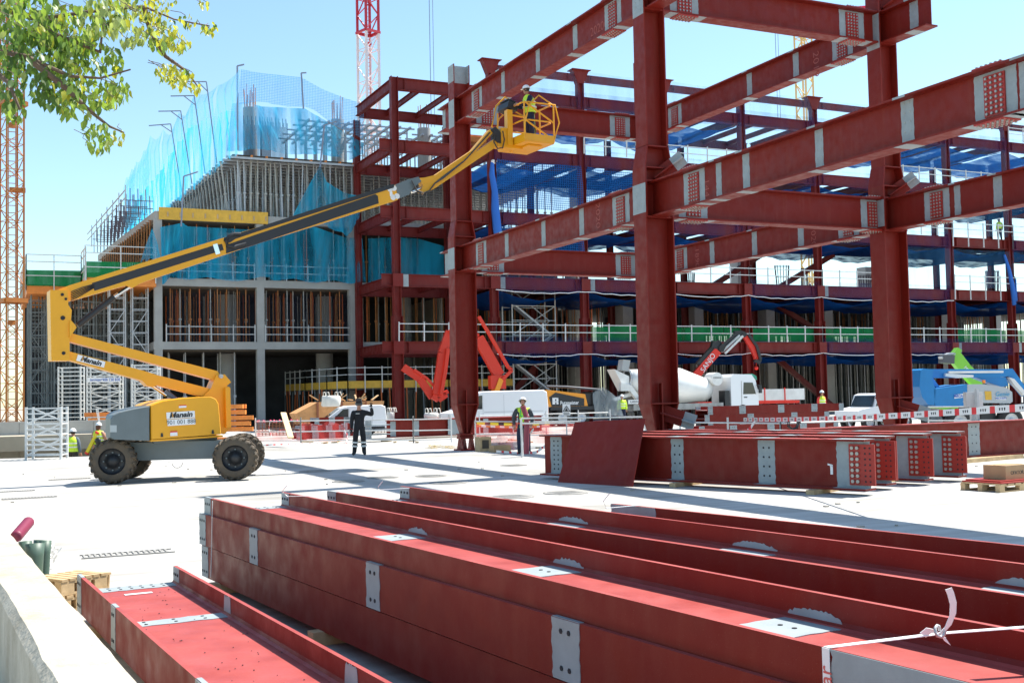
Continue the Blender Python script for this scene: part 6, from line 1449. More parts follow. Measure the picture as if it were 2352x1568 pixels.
mb = MB(); L.box(mb, X(.55), X(1.35), -1.22, -1.19, 1.2, 1.45); bd = mb.build('name_plate', WHITE, mx); text_part('KARRENA', .17, tframe(L.p(X(.95), -1.23, 1.32), L.a, UP), BLKP, bd, sx=.9)
mb = MB(); c = L.p(X(6.45), -.5, 2.65); mb.tube(c-L.n*.3, c+L.n*.6, .42, 20); tk = mb.build('water_tank', WHITED, mx); text_part('KARRENA', .13, tframe(c-L.n*.31+UP*.08, L.a, UP), BLKP, tk)
mb = MB(); L.box(mb, X(5.9), X(6.6), -1.1, -.5, .75, 1.15); L.box(mb, X(6.75), X(7.05), -1.1, -.4, .7, 1.9); mb.build('side_locker', BLKP, mx)
mb = MB(); L.side(mb, [(X(7.15), .75), (X(7.15), 2.75), (X(7.35), 2.95), (X(8.55), 2.9), (X(8.8), 2.55), (X(8.98), 1.75), (X(8.98), .65), (X(8.7), .5), (X(7.9), .7)], -1.12, 1.12); mb.build('cab', WHITE, mx)
mb = MB(); L.side(mb, [(X(7.95), 1.65), (X(8.0), 2.4), (X(8.6), 2.38), (X(8.8), 1.65)], -1.14, -1.1); mb.build('side_window', GLASS, mx)
mb = MB(); L.side(mb, [(X(8.72), 2.62), (X(8.82), 2.62), (X(9.03), 1.72), (X(8.97), 1.72)], -1.0, 1.0); mb.build('windscreen', GLASS, mx)
mb = MB(); L.side(mb, [(X(8.6), 2.88), (X(8.98), 2.55), (X(8.95), 2.8), (X(8.7), 2.95)], -1.0, 1.0); mb.build('sun_visor', mat('visor_green', (.02, .25, .17), .3), mx)
mb = MB(); L.box(mb, X(7.83), X(7.85), -1.13, -1.12, .9, 2.5); L.box(mb, X(8.0), X(8.2), -1.14, -1.12, 1.42, 1.48); mb.build('door_seam', BLKP, mx)
mb = MB(); L.box(mb, X(8.9), X(9.05), -1.4, -1.25, 1.7, 2.2); L.box(mb, X(8.85), X(8.95), -1.35, -1.1, 2.2, 2.25); mb.build('mirror', BLKP, mx)
# flatbed with folding loader crane behind the mixer
L = Loc(onD(1590, 79), onD(1836, 80)-onD(1590, 79)); fb = thing('crane_truck', 'flatbed truck with white side boards and a red folding loader crane, behind the mixer cab', 'crane truck', L.o)
mb = MB(); L.box(mb, 0, 7.3, -1.2, 1.2, .95, 1.15); mb.build('bed', MRED, fb)
for i, x in enumerate((3.4, 4.85, 6.3)):
    mb = MB(); L.box(mb, x, x+1.38, -1.22, -1.17, 1.18, 1.95); mb.build('side_board', WHITED, fb)
    mb = MB(); L.box(mb, x, x+1.38, 1.17, 1.22, 1.18, 1.95); mb.build('side_board', WHITED, fb)
mb = MB()
for x in (3.37, 4.8, 6.25): L.box(mb, x-.04, x+.04, -1.26, -1.2, 1.0, 2.05)
L.box(mb, 0.2, 7.3, -1.24, -1.2, 1.05, 1.13); mb.build('stake', MRED, fb)
for x in (1.2, 4.9, 6.2):
    for s in (-1, 1): vwheel(L, x, s*1.0, .48, .3, fb)
PLc = Plane(L.o+L.n*(-.6), L.a)
def arm(pts, w_, th, nm, m, parent, pl, off=0.0):
    """pts in pixels; box beam through them"""
    mb = MB(); P = [pl.w(*pl.sz(x, y), off) for x, y in pts]
    for a, b in zip(P, P[1:]): mb.bar(a, b, th, w_, up=UP if abs((b-a).normalized().z) < .9 else pl.a)
    return mb.build(nm, m, parent)
arm([(1594, 878), (1598, 862), (1610, 848), (1648, 805)], .55, .4, 'crane_column', MRED, fb, PLc)
arm([(1605, 838), (1640, 800), (1655, 786)], .45, .46, 'main_arm', [BLKP], fb, PLc, .1)
for k, (p, q) in enumerate((((1652, 805), (1690, 770)), ((1656, 808), (1697, 770)), ((1662, 812), (1703, 772)), ((1648, 800), (1684, 768)))): arm([p, q], .14, .16, 'jib_section', STEELW if k in (1, 2) else BLKP, fb, PLc, -.15*k)
arm([(1634, 790), (1650, 795), (1662, 802)], .5, .5, 'elbow', BLKP, fb, PLc); arm([(1686, 765), (1704, 764), (1712, 772)], .3, .4, 'fly_jib_head', BLKP, fb, PLc)
arm([(1708, 768), (1728, 800), (1738, 825)], .32, .3, 'fly_jib', MRED, fb, PLc); arm([(1716, 768), (1735, 795), (1744, 826)], .18, .2, 'fly_jib_cylinder', BLKP, fb, PLc, -.25); arm([(1733, 825), (1746, 832)], .35, .3, 'winch', BLKP, fb, PLc)
mb = MB(); a = PLc.w(*PLc.sz(1737, 830), 0); b = PLc.w(*PLc.sz(1737, 845), 0); mb.tube(a, b, .02, 5); mb.sphere(b, .14, 8, 6); mb.build('hook', MRED, fb)
a = PLc.w(*PLc.sz(1615, 846), -.26); b = PLc.w(*PLc.sz(1633, 820), -.26); text_part('SANJO', .5, tframe((a+b)/2, b-a, UP-PLc.a), WHITE, fb, sx=1.0)
# concrete pump: rear deck and red boom
L = Loc(onD(1110, 66), onD(1405, 68)-onD(1110, 66)); pm_ = thing('concrete_pump', 'concrete pump truck with orange and black rear and folded bright red boom', 'concrete pump', L.o)
Lx = (onD(1405, 68)-onD(1110, 66)).length
mb = MB(); L.box(mb, 0, Lx-.3, -.5, .5, .8, 1.05); L.box(mb, Lx*.47, Lx*.88, -1.2, -1.1, .95, 1.15); mb.build('chassis', BLKP, pm_)
for x in (Lx*.1, Lx*.56, Lx*.71):
    for s in (-1, 1): vwheel(L, x, s*1.0, .5, .32, pm_)
mb = MB(); L.side(mb, [(Lx*.44, 1.15), (Lx*.44, 2.15), (Lx*.5, 2.1), (Lx*.74, 1.85), (Lx*.76, 1.15)], -1.15, 1.1); mb.build('engine_cover', [mat('pump_orange', (.80, .30, .02), .4)], pm_)
mb = MB(); L.side(mb, [(Lx*.48, 1.17), (Lx*.46, 1.7), (Lx*.51, 1.98), (Lx*.73, 1.6), (Lx*.73, 1.17)], -1.18, -1.15); cv = mb.build('black_panel', BLKP, pm_)
text_part('Putzmeister', .30, tframe(L.p(Lx*.615, -1.20, 1.36), L.a, UP), WHITE, cv, sx=.78, bold=.004)
mb = MB()
for (a, b, c_, d_) in ((.485, .505, 1.3, 1.68), (.515, .53, 1.3, 1.68), (.49, .53, 1.6, 1.68), (.49, .53, 1.42, 1.48)): L.box(mb, Lx*a, Lx*b, -1.2, -1.18, c_, d_)
mb.build('emblem', WHITE, cv)
mb = MB(); mb.path([L.p(Lx*.45, -1.0, 2.35), L.p(Lx*.6, -1.0, 2.3), L.p(Lx*.86, -1.0, 2.1), L.p(Lx*.9, -1.0, 1.7)], .07, 8); mb.build('delivery_pipe', mat('dark_pipe', (.05, .055, .07), .5), pm_)
mb = MB(); L.side(mb, [(Lx*.8, 1.2), (Lx*.8, 2.0), (Lx*.9, 1.9), (Lx*.98, 1.4), (Lx*.97, .7), (Lx*.85, .7)], -1.0, .9); L.box(mb, Lx*.6, Lx*.8, -.9, .8, 1.2, 1.9); mb.build('hopper', BLKP, pm_)
mb = MB(); c = L.p(Lx*.935, -1.1, .9); vs = []; 
g = []
for i in range(11):
    u = i/10; r_ = []
    for j in range(7):
        v = j/6; r_.append(L.p(Lx*(.80+.21*u)+.1*sin(u*20)*v, -1.15-.25*v+.08*sin(u*17+v*6), 2.3-1.75*v-(abs(u-.35)*1.2)*(1-v)))
    g.append(r_)
mb.sheet(g); mb.build('plastic_cover', netmat('clear_plastic', (.45, .5, .52), .6, 0, 0, .2, .3), pm_)
arm([(1268, 0), (1268, 0)], .1, .1, 'x', BLKP, pm_, Plane(L.o, L.a)) if 0 else None
PLb = Plane(L.o+L.n*(-.2), L.a)
BR = mat('pump_boom_red', (.62, .03, .010), .4)
arm([(1142, 893), (1141, 862)], .9, .7, 'boom_pedestal', BR, pm_, PLb); arm([(1136, 886), (1146, 890)], 1.0, .9, 'slewing_base', mat('pump_orange', (.80, .30, .02), .4), pm_, PLb)
arm([(1098, 776), (1118, 812), (1146, 862)], .62, .45, 'boom_arm', BR, pm_, PLb); arm([(1096, 728), (1120, 768), (1164, 845), (1172, 850), (1150, 872)], .18, .2, 'boom_arm', BR, pm_, PLb, -.4)
arm([(1037, 760), (1020, 810), (1007, 905)], .5, .4, 'boom_arm', BR, pm_, PLb, .5); arm([(1030, 800), (1024, 850), (1014, 905)], .2, .2, 'boom_link', BR, pm_, PLb, .1)
arm([(932, 842), (970, 868), (1000, 912)], .42, .38, 'boom_arm', BR, pm_, PLb, .9); arm([(955, 848), (985, 868), (1005, 890)], .14, .14, 'boom_link', BR, pm_, PLb, .6); arm([(998, 908), (1012, 917), (1030, 905), (1026, 898)], .35, .4, 'boom_elbow', BR, pm_, PLb, .7)
arm([(1036, 765), (1065, 745), (1098, 775)], .4, .4, 'boom_arm', BR, pm_, PLb, .3)
# blue boom lift at the right edge
BD = 44; L = Loc(onD(2115, BD), LD(1, .12)); PB = Plane(L.o-L.n*.9, L.a); PBm = Plane(L.o, L.a)
bl = thing('blue_boom_lift', 'folded blue boom lift with grey engine cover beyond the barrier tape at the right edge', 'boom lift', L.o)
def bmember(pts, w_, nm, m, front=True, off=None):
    pl = PB if front else PBm; off = off if off is not None else (0 if front else -w_/2)
    mb = MB(); q = Plane(pl.o+pl.n*off, L.a); mb.prism([q.w(*q.sz(x, y)) for x, y in pts], pl.n*w_); return mb.build(nm, m, bl)
bmember([(2115, 850), (2122, 846), (2145, 848), (2140, 870), (2150, 895), (2146, 930), (2132, 929), (2118, 912), (2112, 888)], 1.4, 'counterweight_post', BLUEP)
bmember([(2145, 893), (2222, 882), (2222, 932), (2148, 933)], 1.7, 'turret_body', BLUEP)
gc = bmember([(2221, 882), (2260, 882), (2310, 889), (2325, 900), (2326, 922), (2320, 926), (2222, 924)], 1.75, 'engine_cover', mat('light_grey_cover', (.42, .45, .47), .45))
bmember([(2120, 847), (2295, 848), (2325, 846), (2330, 862), (2296, 866), (2130, 868)], .5, 'boom', BLUEP, False)
bmember([(2180, 852), (2305, 851), (2305, 856), (2180, 857)], .1, 'boom_cover_strip', WHITED, False, -.35); bmember([(2172, 857), (2236, 861), (2236, 866), (2200, 868), (2172, 864)], .15, 'cable_track', WHITED, False, -.42)
bmember([(2132, 868), (2142, 866), (2162, 893), (2156, 896)], .3, 'link_arm', BLUEP, False, -.5); bmember([(2240, 866), (2310, 866), (2316, 886), (2300, 888), (2270, 878)], .4, 'lower_boom', BLUEP, False)
bmember([(2312, 848), (2326, 846), (2340, 866), (2362, 898), (2356, 910), (2336, 886), (2318, 872)], .35, 'jib', BLUEP, False); bmember([(2318, 866), (2330, 870), (2356, 900), (2352, 908), (2330, 884)], .2, 'jib_cylinder', WHITED, False, -.3)
bmember([(2262, 898), (2277, 898), (2278, 918), (2264, 918)], .02, 'label_panel', [FORM], True, -.02)
bmember([(2250, 933), (2360, 930), (2360, 945), (2250, 948)], 1.6, 'chassis', BLKP); 
mb = MB(); L.box(mb, 2.0, 2.6, -.8, .8, .5, 1.0); mb.build('axle', BLKP, bl)
Lw = Loc(PB.o, L.a)
for px in (2175, 2298):
    x = (onD(px, BD)-L.o).dot(L.a)
    for y in (0, 1.9): vwheel(Loc(PB.o, L.a), x, y, .5, .36, bl)
q = Plane(PB.o-PB.n*.015, L.a)
mb = MB(); mb.prism([q.w(*q.sz(x, y)) for x, y in ((2192, 906), (2216, 903), (2216, 912), (2192, 915))], q.n*.01); n_ = mb.build('name_plate', WHITE, bl); text_part('MERCA-EL', .16, tframe(q.w(*q.sz(2204, 909), -.01), L.a, UP), mat('sign_blue', (.04, .13, .5), .5), n_, sx=.62, bold=.003)
mb = MB(); mb.prism([q.w(*q.sz(x, y)) for x, y in ((2287, 911), (2311, 912), (2311, 918), (2287, 917))], q.n*.01); n_ = mb.build('name_plate', WHITE, bl); text_part('MERCA-ELEVA', .10, tframe(q.w(*q.sz(2299, 914.5), -.012), L.a, UP), mat('sign_blue', (.04, .13, .5), .5), n_, sx=.7)
text_part('Genie', .24, tframe(q.w(*q.sz(2302, 905), -.005), L.a, UP), mat('logo_blue', (.05, .35, .6), .5), bl, shear=.2)
mb = MB(); c = PBm.w(*PBm.sz(2244, 880), -.5); mb.tube(c, c+UP*.12, .06, 8); mb.build('beacon', mat('beacon_orange', (.9, .25, .02), .3), bl)
# green telehandler arm behind
PG = Plane(onD(2200, 52), LD(1, 0)); gt = thing('green_boom', 'lime green telescopic boom head rising behind the blue lift', 'telehandler', onD(2200, 52))
arm([(2192, 818), (2215, 848), (2250, 884)], .55, .4, 'boom', GREENP, gt, PG); arm([(2185, 813), (2194, 820)], .75, .5, 'boom_head', GREENP, gt, PG); arm([(2162, 824), (2186, 826)], .38, .7, 'attachment', mat('dusty_black', (.10, .10, .11), .7), gt, PG); arm([(2160, 822), (2180, 812), (2190, 813)], .1, .5, 'link', STEEL, gt, PG)
mb = MB(); LG = Loc(onD(2148, 53), LD(1, 0)); LG.box(mb, 0, 1.5, -1, 1, .45, 1.6); mb.build('body', GREENP, gt)
for x in (.3, 1.3):
    for y in (-.9, .9): vwheel(LG, x, y, .42, .4, gt)
a = PG.w(*PG.sz(2214, 846), -.22); b = PG.w(*PG.sz(2232, 866), -.22); text_part('MERCA', .22, tframe((a+b)/2, b-a, UP+PG.a), WHITE, gt)
# white pickup
o = onD(1942, 50); e_ = onD(2075, 51); L = Loc(o, e_-o); Lp = (e_-o).length; pk = thing('pickup', 'white pickup partly hidden by the third tall column', 'pickup', o); mb = MB(); h = 1.62/1.8
L.side(mb, [(0, .4), (0, .95*h), (.15, 1.02*h), (.85, 1.15*h), (1.05, 1.72*h), (1.3, 1.8*h), (Lp-.3, 1.78*h), (Lp, 1.2*h), (Lp, .4)], -.85, .85); mb.build('body', WHITE, pk)
mb = MB(); L.side(mb, [(.93, 1.18*h), (1.13, 1.66*h), (1.9, 1.68*h), (1.9, 1.18*h)], -.87, -.85); mb.build('side_window', GLASS, pk); mb = MB(); mb.prism([L.p(.80, -.75, 1.17*h), L.p(.80, .75, 1.17*h), L.p(1.02, .7, 1.68*h), L.p(1.02, -.7, 1.68*h)], L.a*-.02); mb.build('windscreen', GLASS, pk)
for x in (.6, Lp-.6):
    for y in (-.75, .75): vwheel(L, x, y, .36, .22, pk)
# ---------------------------------------------------------------- left: lower level, retaining wall
LOW = -.85
mb = MB(); mb.box(-40, 16, 33.5, 46.2, LOW-1.0, LOW); tag(mb.build('sunken_path', CONCD), kind='structure')
a = PD(-400, 966, 46.5); b = PD(300, 966, 48.5); a.z = b.z = 0; d = (b-a).normalized(); n_ = Vector((-d.y, d.x, 0))
rwl = thing('retaining_wall', 'long grey retaining wall behind the two workers at the far left', 'wall', (a.x, a.y, 0))
for i in range(8):
    p = a+(b-a)*(i/8); q = a+(b-a)*((i+1)/8)-d*.015; mb = MB(); mb.prism([p+UP*LOW, q+UP*LOW, q+UP*1.15, p+UP*1.15], n_*.35); mb.build('wall_panel', mat('pale_cast_concrete', (.40, .40, .38), .85, var=.16, vscale=1.0), rwl)
mb = MB(); mb.prism([a+UP*1.16, a+(b-a)*.3+UP*1.16, a+(b-a)*.3+UP*1.33, a+UP*1.33], n_*.3); tag(mb.build('rubber_kerb', mat('dark_kerb', (.06, .065, .07), .8)), 'dark strip lying along the top of the retaining wall at the left edge', 'kerb')
mb = MB(); mb.box(-60, 9.0, 50, 150, 0.0, .6); tag(mb.build('upper_ground', DIRT), kind='structure')
# timber beam stacks behind the lift
for j, (x0, x1, y, dep, nl) in enumerate(((197, 360, 958, 50, 4), (320, 565, 975, 44, 2), (500, 568, 955, 48, 5))):
    for k in range(nl):
        mb = MB(); a_ = PD(x0, y, dep); b_ = PD(x1, y, dep); zz = .1+.24*k+(.55 if j != 1 else 0)
        for q in range(3): mb.bar(Vector((a_.x+random.uniform(0, .5), a_.y+q*.35, zz)), Vector((b_.x+random.uniform(-.3, .3), b_.y+q*.35, zz)), .12, .18)
        tag(mb.build('formwork_beams', WOODO), 'layer of orange formwork beams %s, %s from the bottom' % (('behind the left of the grey counterweight', 'under the lift turret', 'right of the lift turret')[j], ORD[k]), 'timber beams', 'orange formwork beams behind the lift')
# ---------------------------------------------------------------- rebar strip, low fences, tape
def fence(pts, label, h=1.0, posts=1.6, rails=(.95, .5, .12), m=STEELW, r=.025, z=0, cat='barrier', group=None):
    mb = MB()
    for a, b in zip(pts, pts[1:]):
        L_ = (b-a).length; n = max(1, int(L_/posts))
        for i in range(n+1): q = a.lerp(b, i/n); mb.tube(q+UP*z, q+UP*(z+h+.1), r*1.2, 6)
        for rr in rails: mb.tube(a+UP*(z+rr), b+UP*(z+rr), r, 6)
    return tag(mb.build('barrier', m), label, cat, group)
def G(x, dep): return onD(x, dep)
fence([G(586, 49), G(690, 48), G(830, 47.5)], 'tubular barrier left of the waving man', group='tubular barriers')
fence([G(830, 47.5), G(948, 46), G(1035, 46)], 'tubular barrier right of the waving man', group='tubular barriers')
fence([G(1090, 40), G(1200, 38), G(1330, 37)], 'tubular barrier with tapes around the lime jacket worker', group='tubular barriers')
fence([G(1196, 33.5), G(1480, 32)], 'long rail over the leaning plate', posts=3.2, rails=(1.15, 1.0), group='tubular barriers')
fence([G(1560, 33), G(1790, 30), G(2010, 31)], 'tubular barrier behind the drilled beams, right of the second column', rails=(.95, .6), group='tubular barriers')
fence([G(1100, 52), G(1400, 54)], 'far tubular barrier in front of the pump truck', group='tubular barriers')
fence([G(2130, 42), G(2360, 40)], 'tubular barrier in front of the blue lift', rails=(1.1, .6), group='tubular barriers')
fence([G(1000, 60), G(1170, 61)], 'barrier beside the white van', group='tubular barriers')
mb = MB(); a = G(586, 56); b = G(1040, 58); 
for i in range(60): q = a.lerp(b, i/59); mb.bar(q+Vector((0, 0, .1)), q+UP*.75, .03)
for k in range(9): mb.bar(a+UP*(.12+.075*k), b+UP*(.12+.075*k), .03)
tag(mb.build('rebar_mat', mat('rusty_rebar', (.30, .12, .06), .85, var=.3)), 'long rusty reinforcement mesh behind the tubular barrier', 'rebar')
mb = MB()
for i in range(24): q = a.lerp(b, random.random()*.42)+UP*(.80+random.random()*.05); mb.sphere(q, .06, 6, 5)
tag(mb.build('rebar_caps', mat('pink_cap', (.75, .03, .12), .5)), 'pink plastic caps on the rebar mesh', 'caps', kind='stuff')
def meshsheet(a, b, z0, z1, label):
    g = netgrid(a+UP*z0, b-a, UP*(z1-z0), 20, 3, lambda u, v: Vector((0, .15*sin(u*19+v*3), .06*sin(u*13)*v))); mb = MB(); mb.sheet(g); return tag(mb.build('barrier_mesh', REDM, uvfn=uvxz), label, 'plastic mesh', 'red plastic mesh strips')
meshsheet(G(690, 50), G(800, 49.5), 0, .8, 'red plastic mesh behind the left beams'); meshsheet(G(1090, 45), G(1262, 43), 0, .75, 'red plastic mesh right of the first column foot'); meshsheet(G(1100, 39), G(1180, 38), 0, .45, 'red mesh on the low white barrier foot'); meshsheet(G(1240, 52), G(1480, 50), 0, .6, 'red plastic mesh behind the leaning plate')
meshsheet(G(590, 51), G(690, 50.5), 0, .5, 'red plastic mesh at the right of the lift wheels')
# barrier tapes
TAPEW = mat('tape_white', (.82, .80, .78), .4); TAPER = mat('tape_red', (.75, .02, .03), .4); TAPEY = mat('tape_yellow', (.80, .62, .03), .5)
def tape(pts, w_, label, seg=.28, mats=(TAPEW, TAPER), twist=0, marks=False, frac=.33):
    t = thing('barrier_tape', label, 'barrier tape', pts[0]); mb = MB()
    P = [Vector(p) for p in pts]; D = []
    tot = 0; cum = [0]
    for a, b in zip(P, P[1:]): tot += (b-a).length; cum.append(tot)
    def at_(s):
        for i in range(len(P)-1):
            if s <= cum[i+1] or i == len(P)-2: return P[i].lerp(P[i+1], (s-cum[i])/max(1e-6, cum[i+1]-cum[i]))
    s = 0; k = 0; mk = MB()
    while s < tot-.01:
        ln = seg*(1-frac) if k % 2 == 0 else seg*frac; e = min(tot, s+ln); a, b = at_(s), at_(e); d_ = (b-a).normalized()
        u_ = UP*cos(twist*s)+Vector((0, 1, 0))*sin(twist*s); nn = d_.cross(UP).normalized()*.001
        mb.mat(k % 2).prism([a-u_*w_/2, b-u_*w_/2, b+u_*w_/2, a+u_*w_/2], nn)
        if marks and k % 2 == 0:
            for q in range(3):
                c = a.lerp(b, .32+.17*q); f = -nn.normalized()*.003; f = f if f.dot(CAM-c) > 0 else -f
                mk.bar(c+f+UP*w_*.18, c+f+d_*w_*.12-UP*w_*.18, .004, .012, up=d_); mk.bar(c+f+d_*w_*.12-UP*w_*.18, c+f+d_*w_*.24+UP*w_*.18, .004, .012, up=d_)
        s = e; k += 1
    mb.build('band', list(mats), t)
    if mk.v: mk.build('printed_marks', INK, t)
    return t
A_ = PD(1708, 963, 27); B_ = PD(2380, 934, 12.5)
pts = [A_.lerp(B_, i/16)+UP*(-.05*sin(pi*i/16)) for i in range(17)]; tape(pts, .085, 'red and white striped barrier tape with printed marks stretched across the right side', seg=.52, marks=True, frac=.27)
for j, (pp, w_, lab) in enumerate(((((1228, 963, 36), (1226, 985, 36), (1212, 1000, 36), (1190, 1040, 35.5)), .08, 'striped tape hanging beside the lime jacket worker'), (((1190, 1036, 35.5), (1230, 1040, 35), (1256, 1020, 34.5)), .08, 'striped tape lying on the ground left of the leaning plate'), (((1140, 1036, 36), (1190, 1040, 35.5)), .07, 'striped tape end on the slab near the worker'), (((792, 970, 47), (790, 990, 47), (800, 1000, 47), (795, 1017, 46.5)), .12, 'striped tape twisted round a barrier post beside the waving man'), (((620, 968, 49), (617, 985, 49), (624, 1000, 49)), .12, 'striped tape twisted round a post right of the lift'), (((600, 1022, 45), (700, 1018, 46), (760, 1017, 46)), .05, 'thin striped tape lying on the slab right of the lift'), (((1735, 965, 28), (1722, 985, 28), (1712, 995, 28)), .1, 'striped tape end knotted round the post at its left end'), (((1945, 945, 30), (1948, 970, 30), (1956, 982, 30)), .09, 'striped tape scrap hanging left of the third column'))):
    tape([PD(*q) for q in pp], w_, lab, seg=.3, twist=.6)
tape([PD(1095, 972, 50), PD(1180, 975, 50), PD(1262, 972, 50)], .12, 'yellow and black tape in front of the white van', seg=.6, mats=(TAPEY, BLKP), frac=.4)
tape([PD(1095, 978, 49), PD(1180, 981, 49), PD(1240, 979, 49)], .08, 'orange and white tape below the yellow one', seg=.4, mats=(mat('tape_orange', (.8, .2, .03), .5), TAPEW), frac=.5)
# post with grey clamp box at the right, tube clamp
t = thing('barrier_post', 'grey post with a pale strapped box in front of the blue lift', 'post', PD(2243, 970, 29))
mb = MB(); a = PD(2243, 893, 29); mb.bar(Vector((a.x, a.y, 0)), a, .07); mb.build('post', STEEL, t)
mb = MB(); c = PD(2235, 917, 29.2); M = Matrix((LD(1, 0), LD(0, 1), UP)).transposed().to_4x4(); M.translation = c; mb.boxm(M, .42, .2, .38); mb.boxm(Matrix.Translation((0, 0, .12)) @ M, .44, .22, .03); mb.boxm(Matrix.Translation((0, 0, -.05)) @ M, .44, .22, .03); mb.boxm(Matrix.Translation((0, 0, -.6)) @ M, .16, .12, .82); mb.build('clamp_box', STEELW, t)
mb = MB(); c = PD(1826, 972, 26); mb.path([c+LD(cos(k*.9)*.13, .02*k, sin(k*.9)*.14) for k in range(18)], .02, 6); tag(mb.build('cable_coil', BLKP), 'small coil of black cable hanging on the rail below the tape', 'cable coil')
# the curved hose the worker stands behind, and its post
mb = MB(); mb.path([PD(x, y, 34) for x, y in ((1201, 933), (1207, 950), (1210, 975), (1209, 1010), (1209, 1042))], .085, 12); tag(mb.build('standing_hose', mat('maroon_hose', (.22, .035, .06), .6)), 'thick maroon hose standing upright in front of the lime jacket worker', 'hose')
mb = MB(); mb.path([PD(x, y, 33.6) for x, y in ((1196, 962), (1197, 990), (1201, 1047))], .03, 8); tag(mb.build('barrier_post', STEELW), 'thin galvanised post beside the maroon hose', 'post')
# warning sign
t = thing('warning_sign', 'white notice with black warning triangle on the rail right of the lime jacket worker', 'sign', PD(1302, 975, 40)); PS = Plane(PD(1302, 940, 40), LD(1, .05)); w_ = lambda x, y, o=0: PS.w(*PS.sz(x, y), o)
mb = MB(); mb.prism([w_(1292, 928), w_(1310, 928), w_(1310, 954), w_(1292, 954)], PS.n*.01); mb.build('board', WHITE, t)
mb = MB(); tri = [(1301, 932), (1309, 944), (1293.5, 944)]; 
for i in range(3): mb.bar(w_(*tri[i], -.01), w_(*tri[(i+1) % 3], -.01), .01, .022)
mb.prism([w_(1298, 943, -.015), w_(1304, 943, -.015), w_(1303, 939, -.015), w_(1299, 939, -.015)], PS.n*.004); mb.bar(w_(1301, 936, -.01), w_(1301, 939, -.01), .02, .01)
for y in (947.5, 950, 952): mb.bar(w_(1294.5, y, -.008), w_(1307.5, y, -.008), .004, .012)
mb.build('symbol', INK, t)
mb = MB(); a = w_(1301, 954, .02); mb.tube(Vector((a.x, a.y, 0)), a, .025, 6); mb.build('post', STEEL, t)
# bags, boxes, planks, skip
def bigbag(px, dep, w_, h, zb, label):
    o = onD(px, dep); mb = MB(); prof = [(0, w_*.46), (h*.15, w_*.52), (h*.6, w_*.52), (h*.9, w_*.5), (h, w_*.44), (h*.96, w_*.3), (h*.9, .02)]
    n = 16; vs = []
    for z, r in prof:
        for k in range(n):
            a = 2*pi*k/n; q = (abs(cos(a))**3+abs(sin(a))**3)**(-1/3)*r*(1+.04*sin(5*a+z*9)); vs.append(o+Vector((cos(a)*q, sin(a)*q, zb+z)))
    mb.add(vs, [(i*n+k, i*n+(k+1) % n, (i+1)*n+(k+1) % n, (i+1)*n+k) for i in range(len(prof)-1) for k in range(n)], True)
    for a in (0, 1, 2, 3): c = o+Vector((cos(a*pi/2+.8)*w_*.5, sin(a*pi/2+.8)*w_*.5, zb+h)); mb.path([c, c+UP*.18, c+Vector((.1, 0, .2)), c+Vector((.15, 0, 0))], .02, 4)
    return tag(mb.build('bulk_bag', mat('bag_cloth', (.70, .68, .62), .8, var=.1)), label, 'bulk bag')
bigbag(760, 62, .95, .6, 1.45, 'white bulk bag full of wood scraps on the timber skip'); 
bigbag(990, 51.5, .6, .28, .86, 'white bulk bag lying on the upright beams left of the first column'); bigbag(896, 51.5, .32, .34, .86, 'small pale bag at the left end of the upright beams')
sk = thing('timber_skip', 'low orange timber skip with braced sides behind the small van', 'skip', onD(720, 64)); a = onD(692, 63); mb = MB(); mb.prism([a+UP*.5, a+Vector((4.6, .2, .5)), a+Vector((4.9, .2, 1.7)), a+Vector((.9, 0, 1.7)), a+Vector((-.3, 0, 1.1))], Vector((0, 1.6, 0))); mb.build('tub', mat('orange_plywood', (.60, .30, .12), .8, var=.2), sk)
for x in (.9, 2.3, 3.7): mb = MB(); mb.bar(a+Vector((x, -.06, .5)), a+Vector((x, -.06, 1.7)), .1, .1); mb.build('brace', mat('brown_brace', (.28, .10, .05), .8), sk)
mb = MB(); 
for i in range(16): q = a+Vector((random.uniform(.6, 4.4), random.uniform(.2, 1.3), 1.7+random.random()*.15)); mb.bar(q, q+Vector((random.uniform(-.7, .7), random.uniform(-.3, .3), random.uniform(0, .35))), .1, .05)
tag(mb.build('wood_scraps', WOOD), 'wood scraps heaped in the timber skip', 'scraps', kind='stuff')
mb = MB(); mb.bar(PD(668, 1005, 44), PD(651, 948, 46), .06, .22, up=Vector((1, 0, 0))); tag(mb.build('plank', mat('pale_pine', (.70, .52, .30), .8, var=.1)), 'pale plank leaning on the barrier right of the lift', 'plank')
mb = MB(); c = onD(1108, 37.8); mb.box(c.x-.22, c.x+.2, c.y-.2, c.y+.2, .0, .48); mb.mat(1).box(c.x-.13, c.x+.11, c.y-.21, c.y-.2, .1, .38); tag(mb.build('wooden_crate', [WOOD, SOFF]), 'small wooden crate wedged beside the first column foot', 'crate')
mb = MB(); c = onD(1150, 38.5); mb.box(c.x-.8, c.x+.9, c.y-.05, c.y+.05, 0, .25); tag(mb.build('concrete_kerb', mat('pale_pink_kerb', (.55, .45, .45), .8)), 'low pale kerb block right of the first column foot', 'kerb')
o = onD(1291 if 0 else 1147, 36.6); mb = MB(); c = PZ(1147, 1035, 0)
c = PZ(1147, 1030, .08); 
mb = MB(); c = PZ(1148, 1015, 0); mb = MB(); cc = onD(1148, 36)
box_ = MB(); cc = PZ(1147, 1031, .1); 
bx_c = PD(1148, 1012, 37); box_.box(bx_c.x-.3, bx_c.x+.3, bx_c.y-.2, bx_c.y+.2, 0, .22); tag(box_.build('cardboard_box', CARD), 'flat cardboard box on the slab left of the leaning plate', 'box')
mb = MB(); c = PZ(1310, 1026, 0) if 0 else PD(1000, 1027, 38.5)
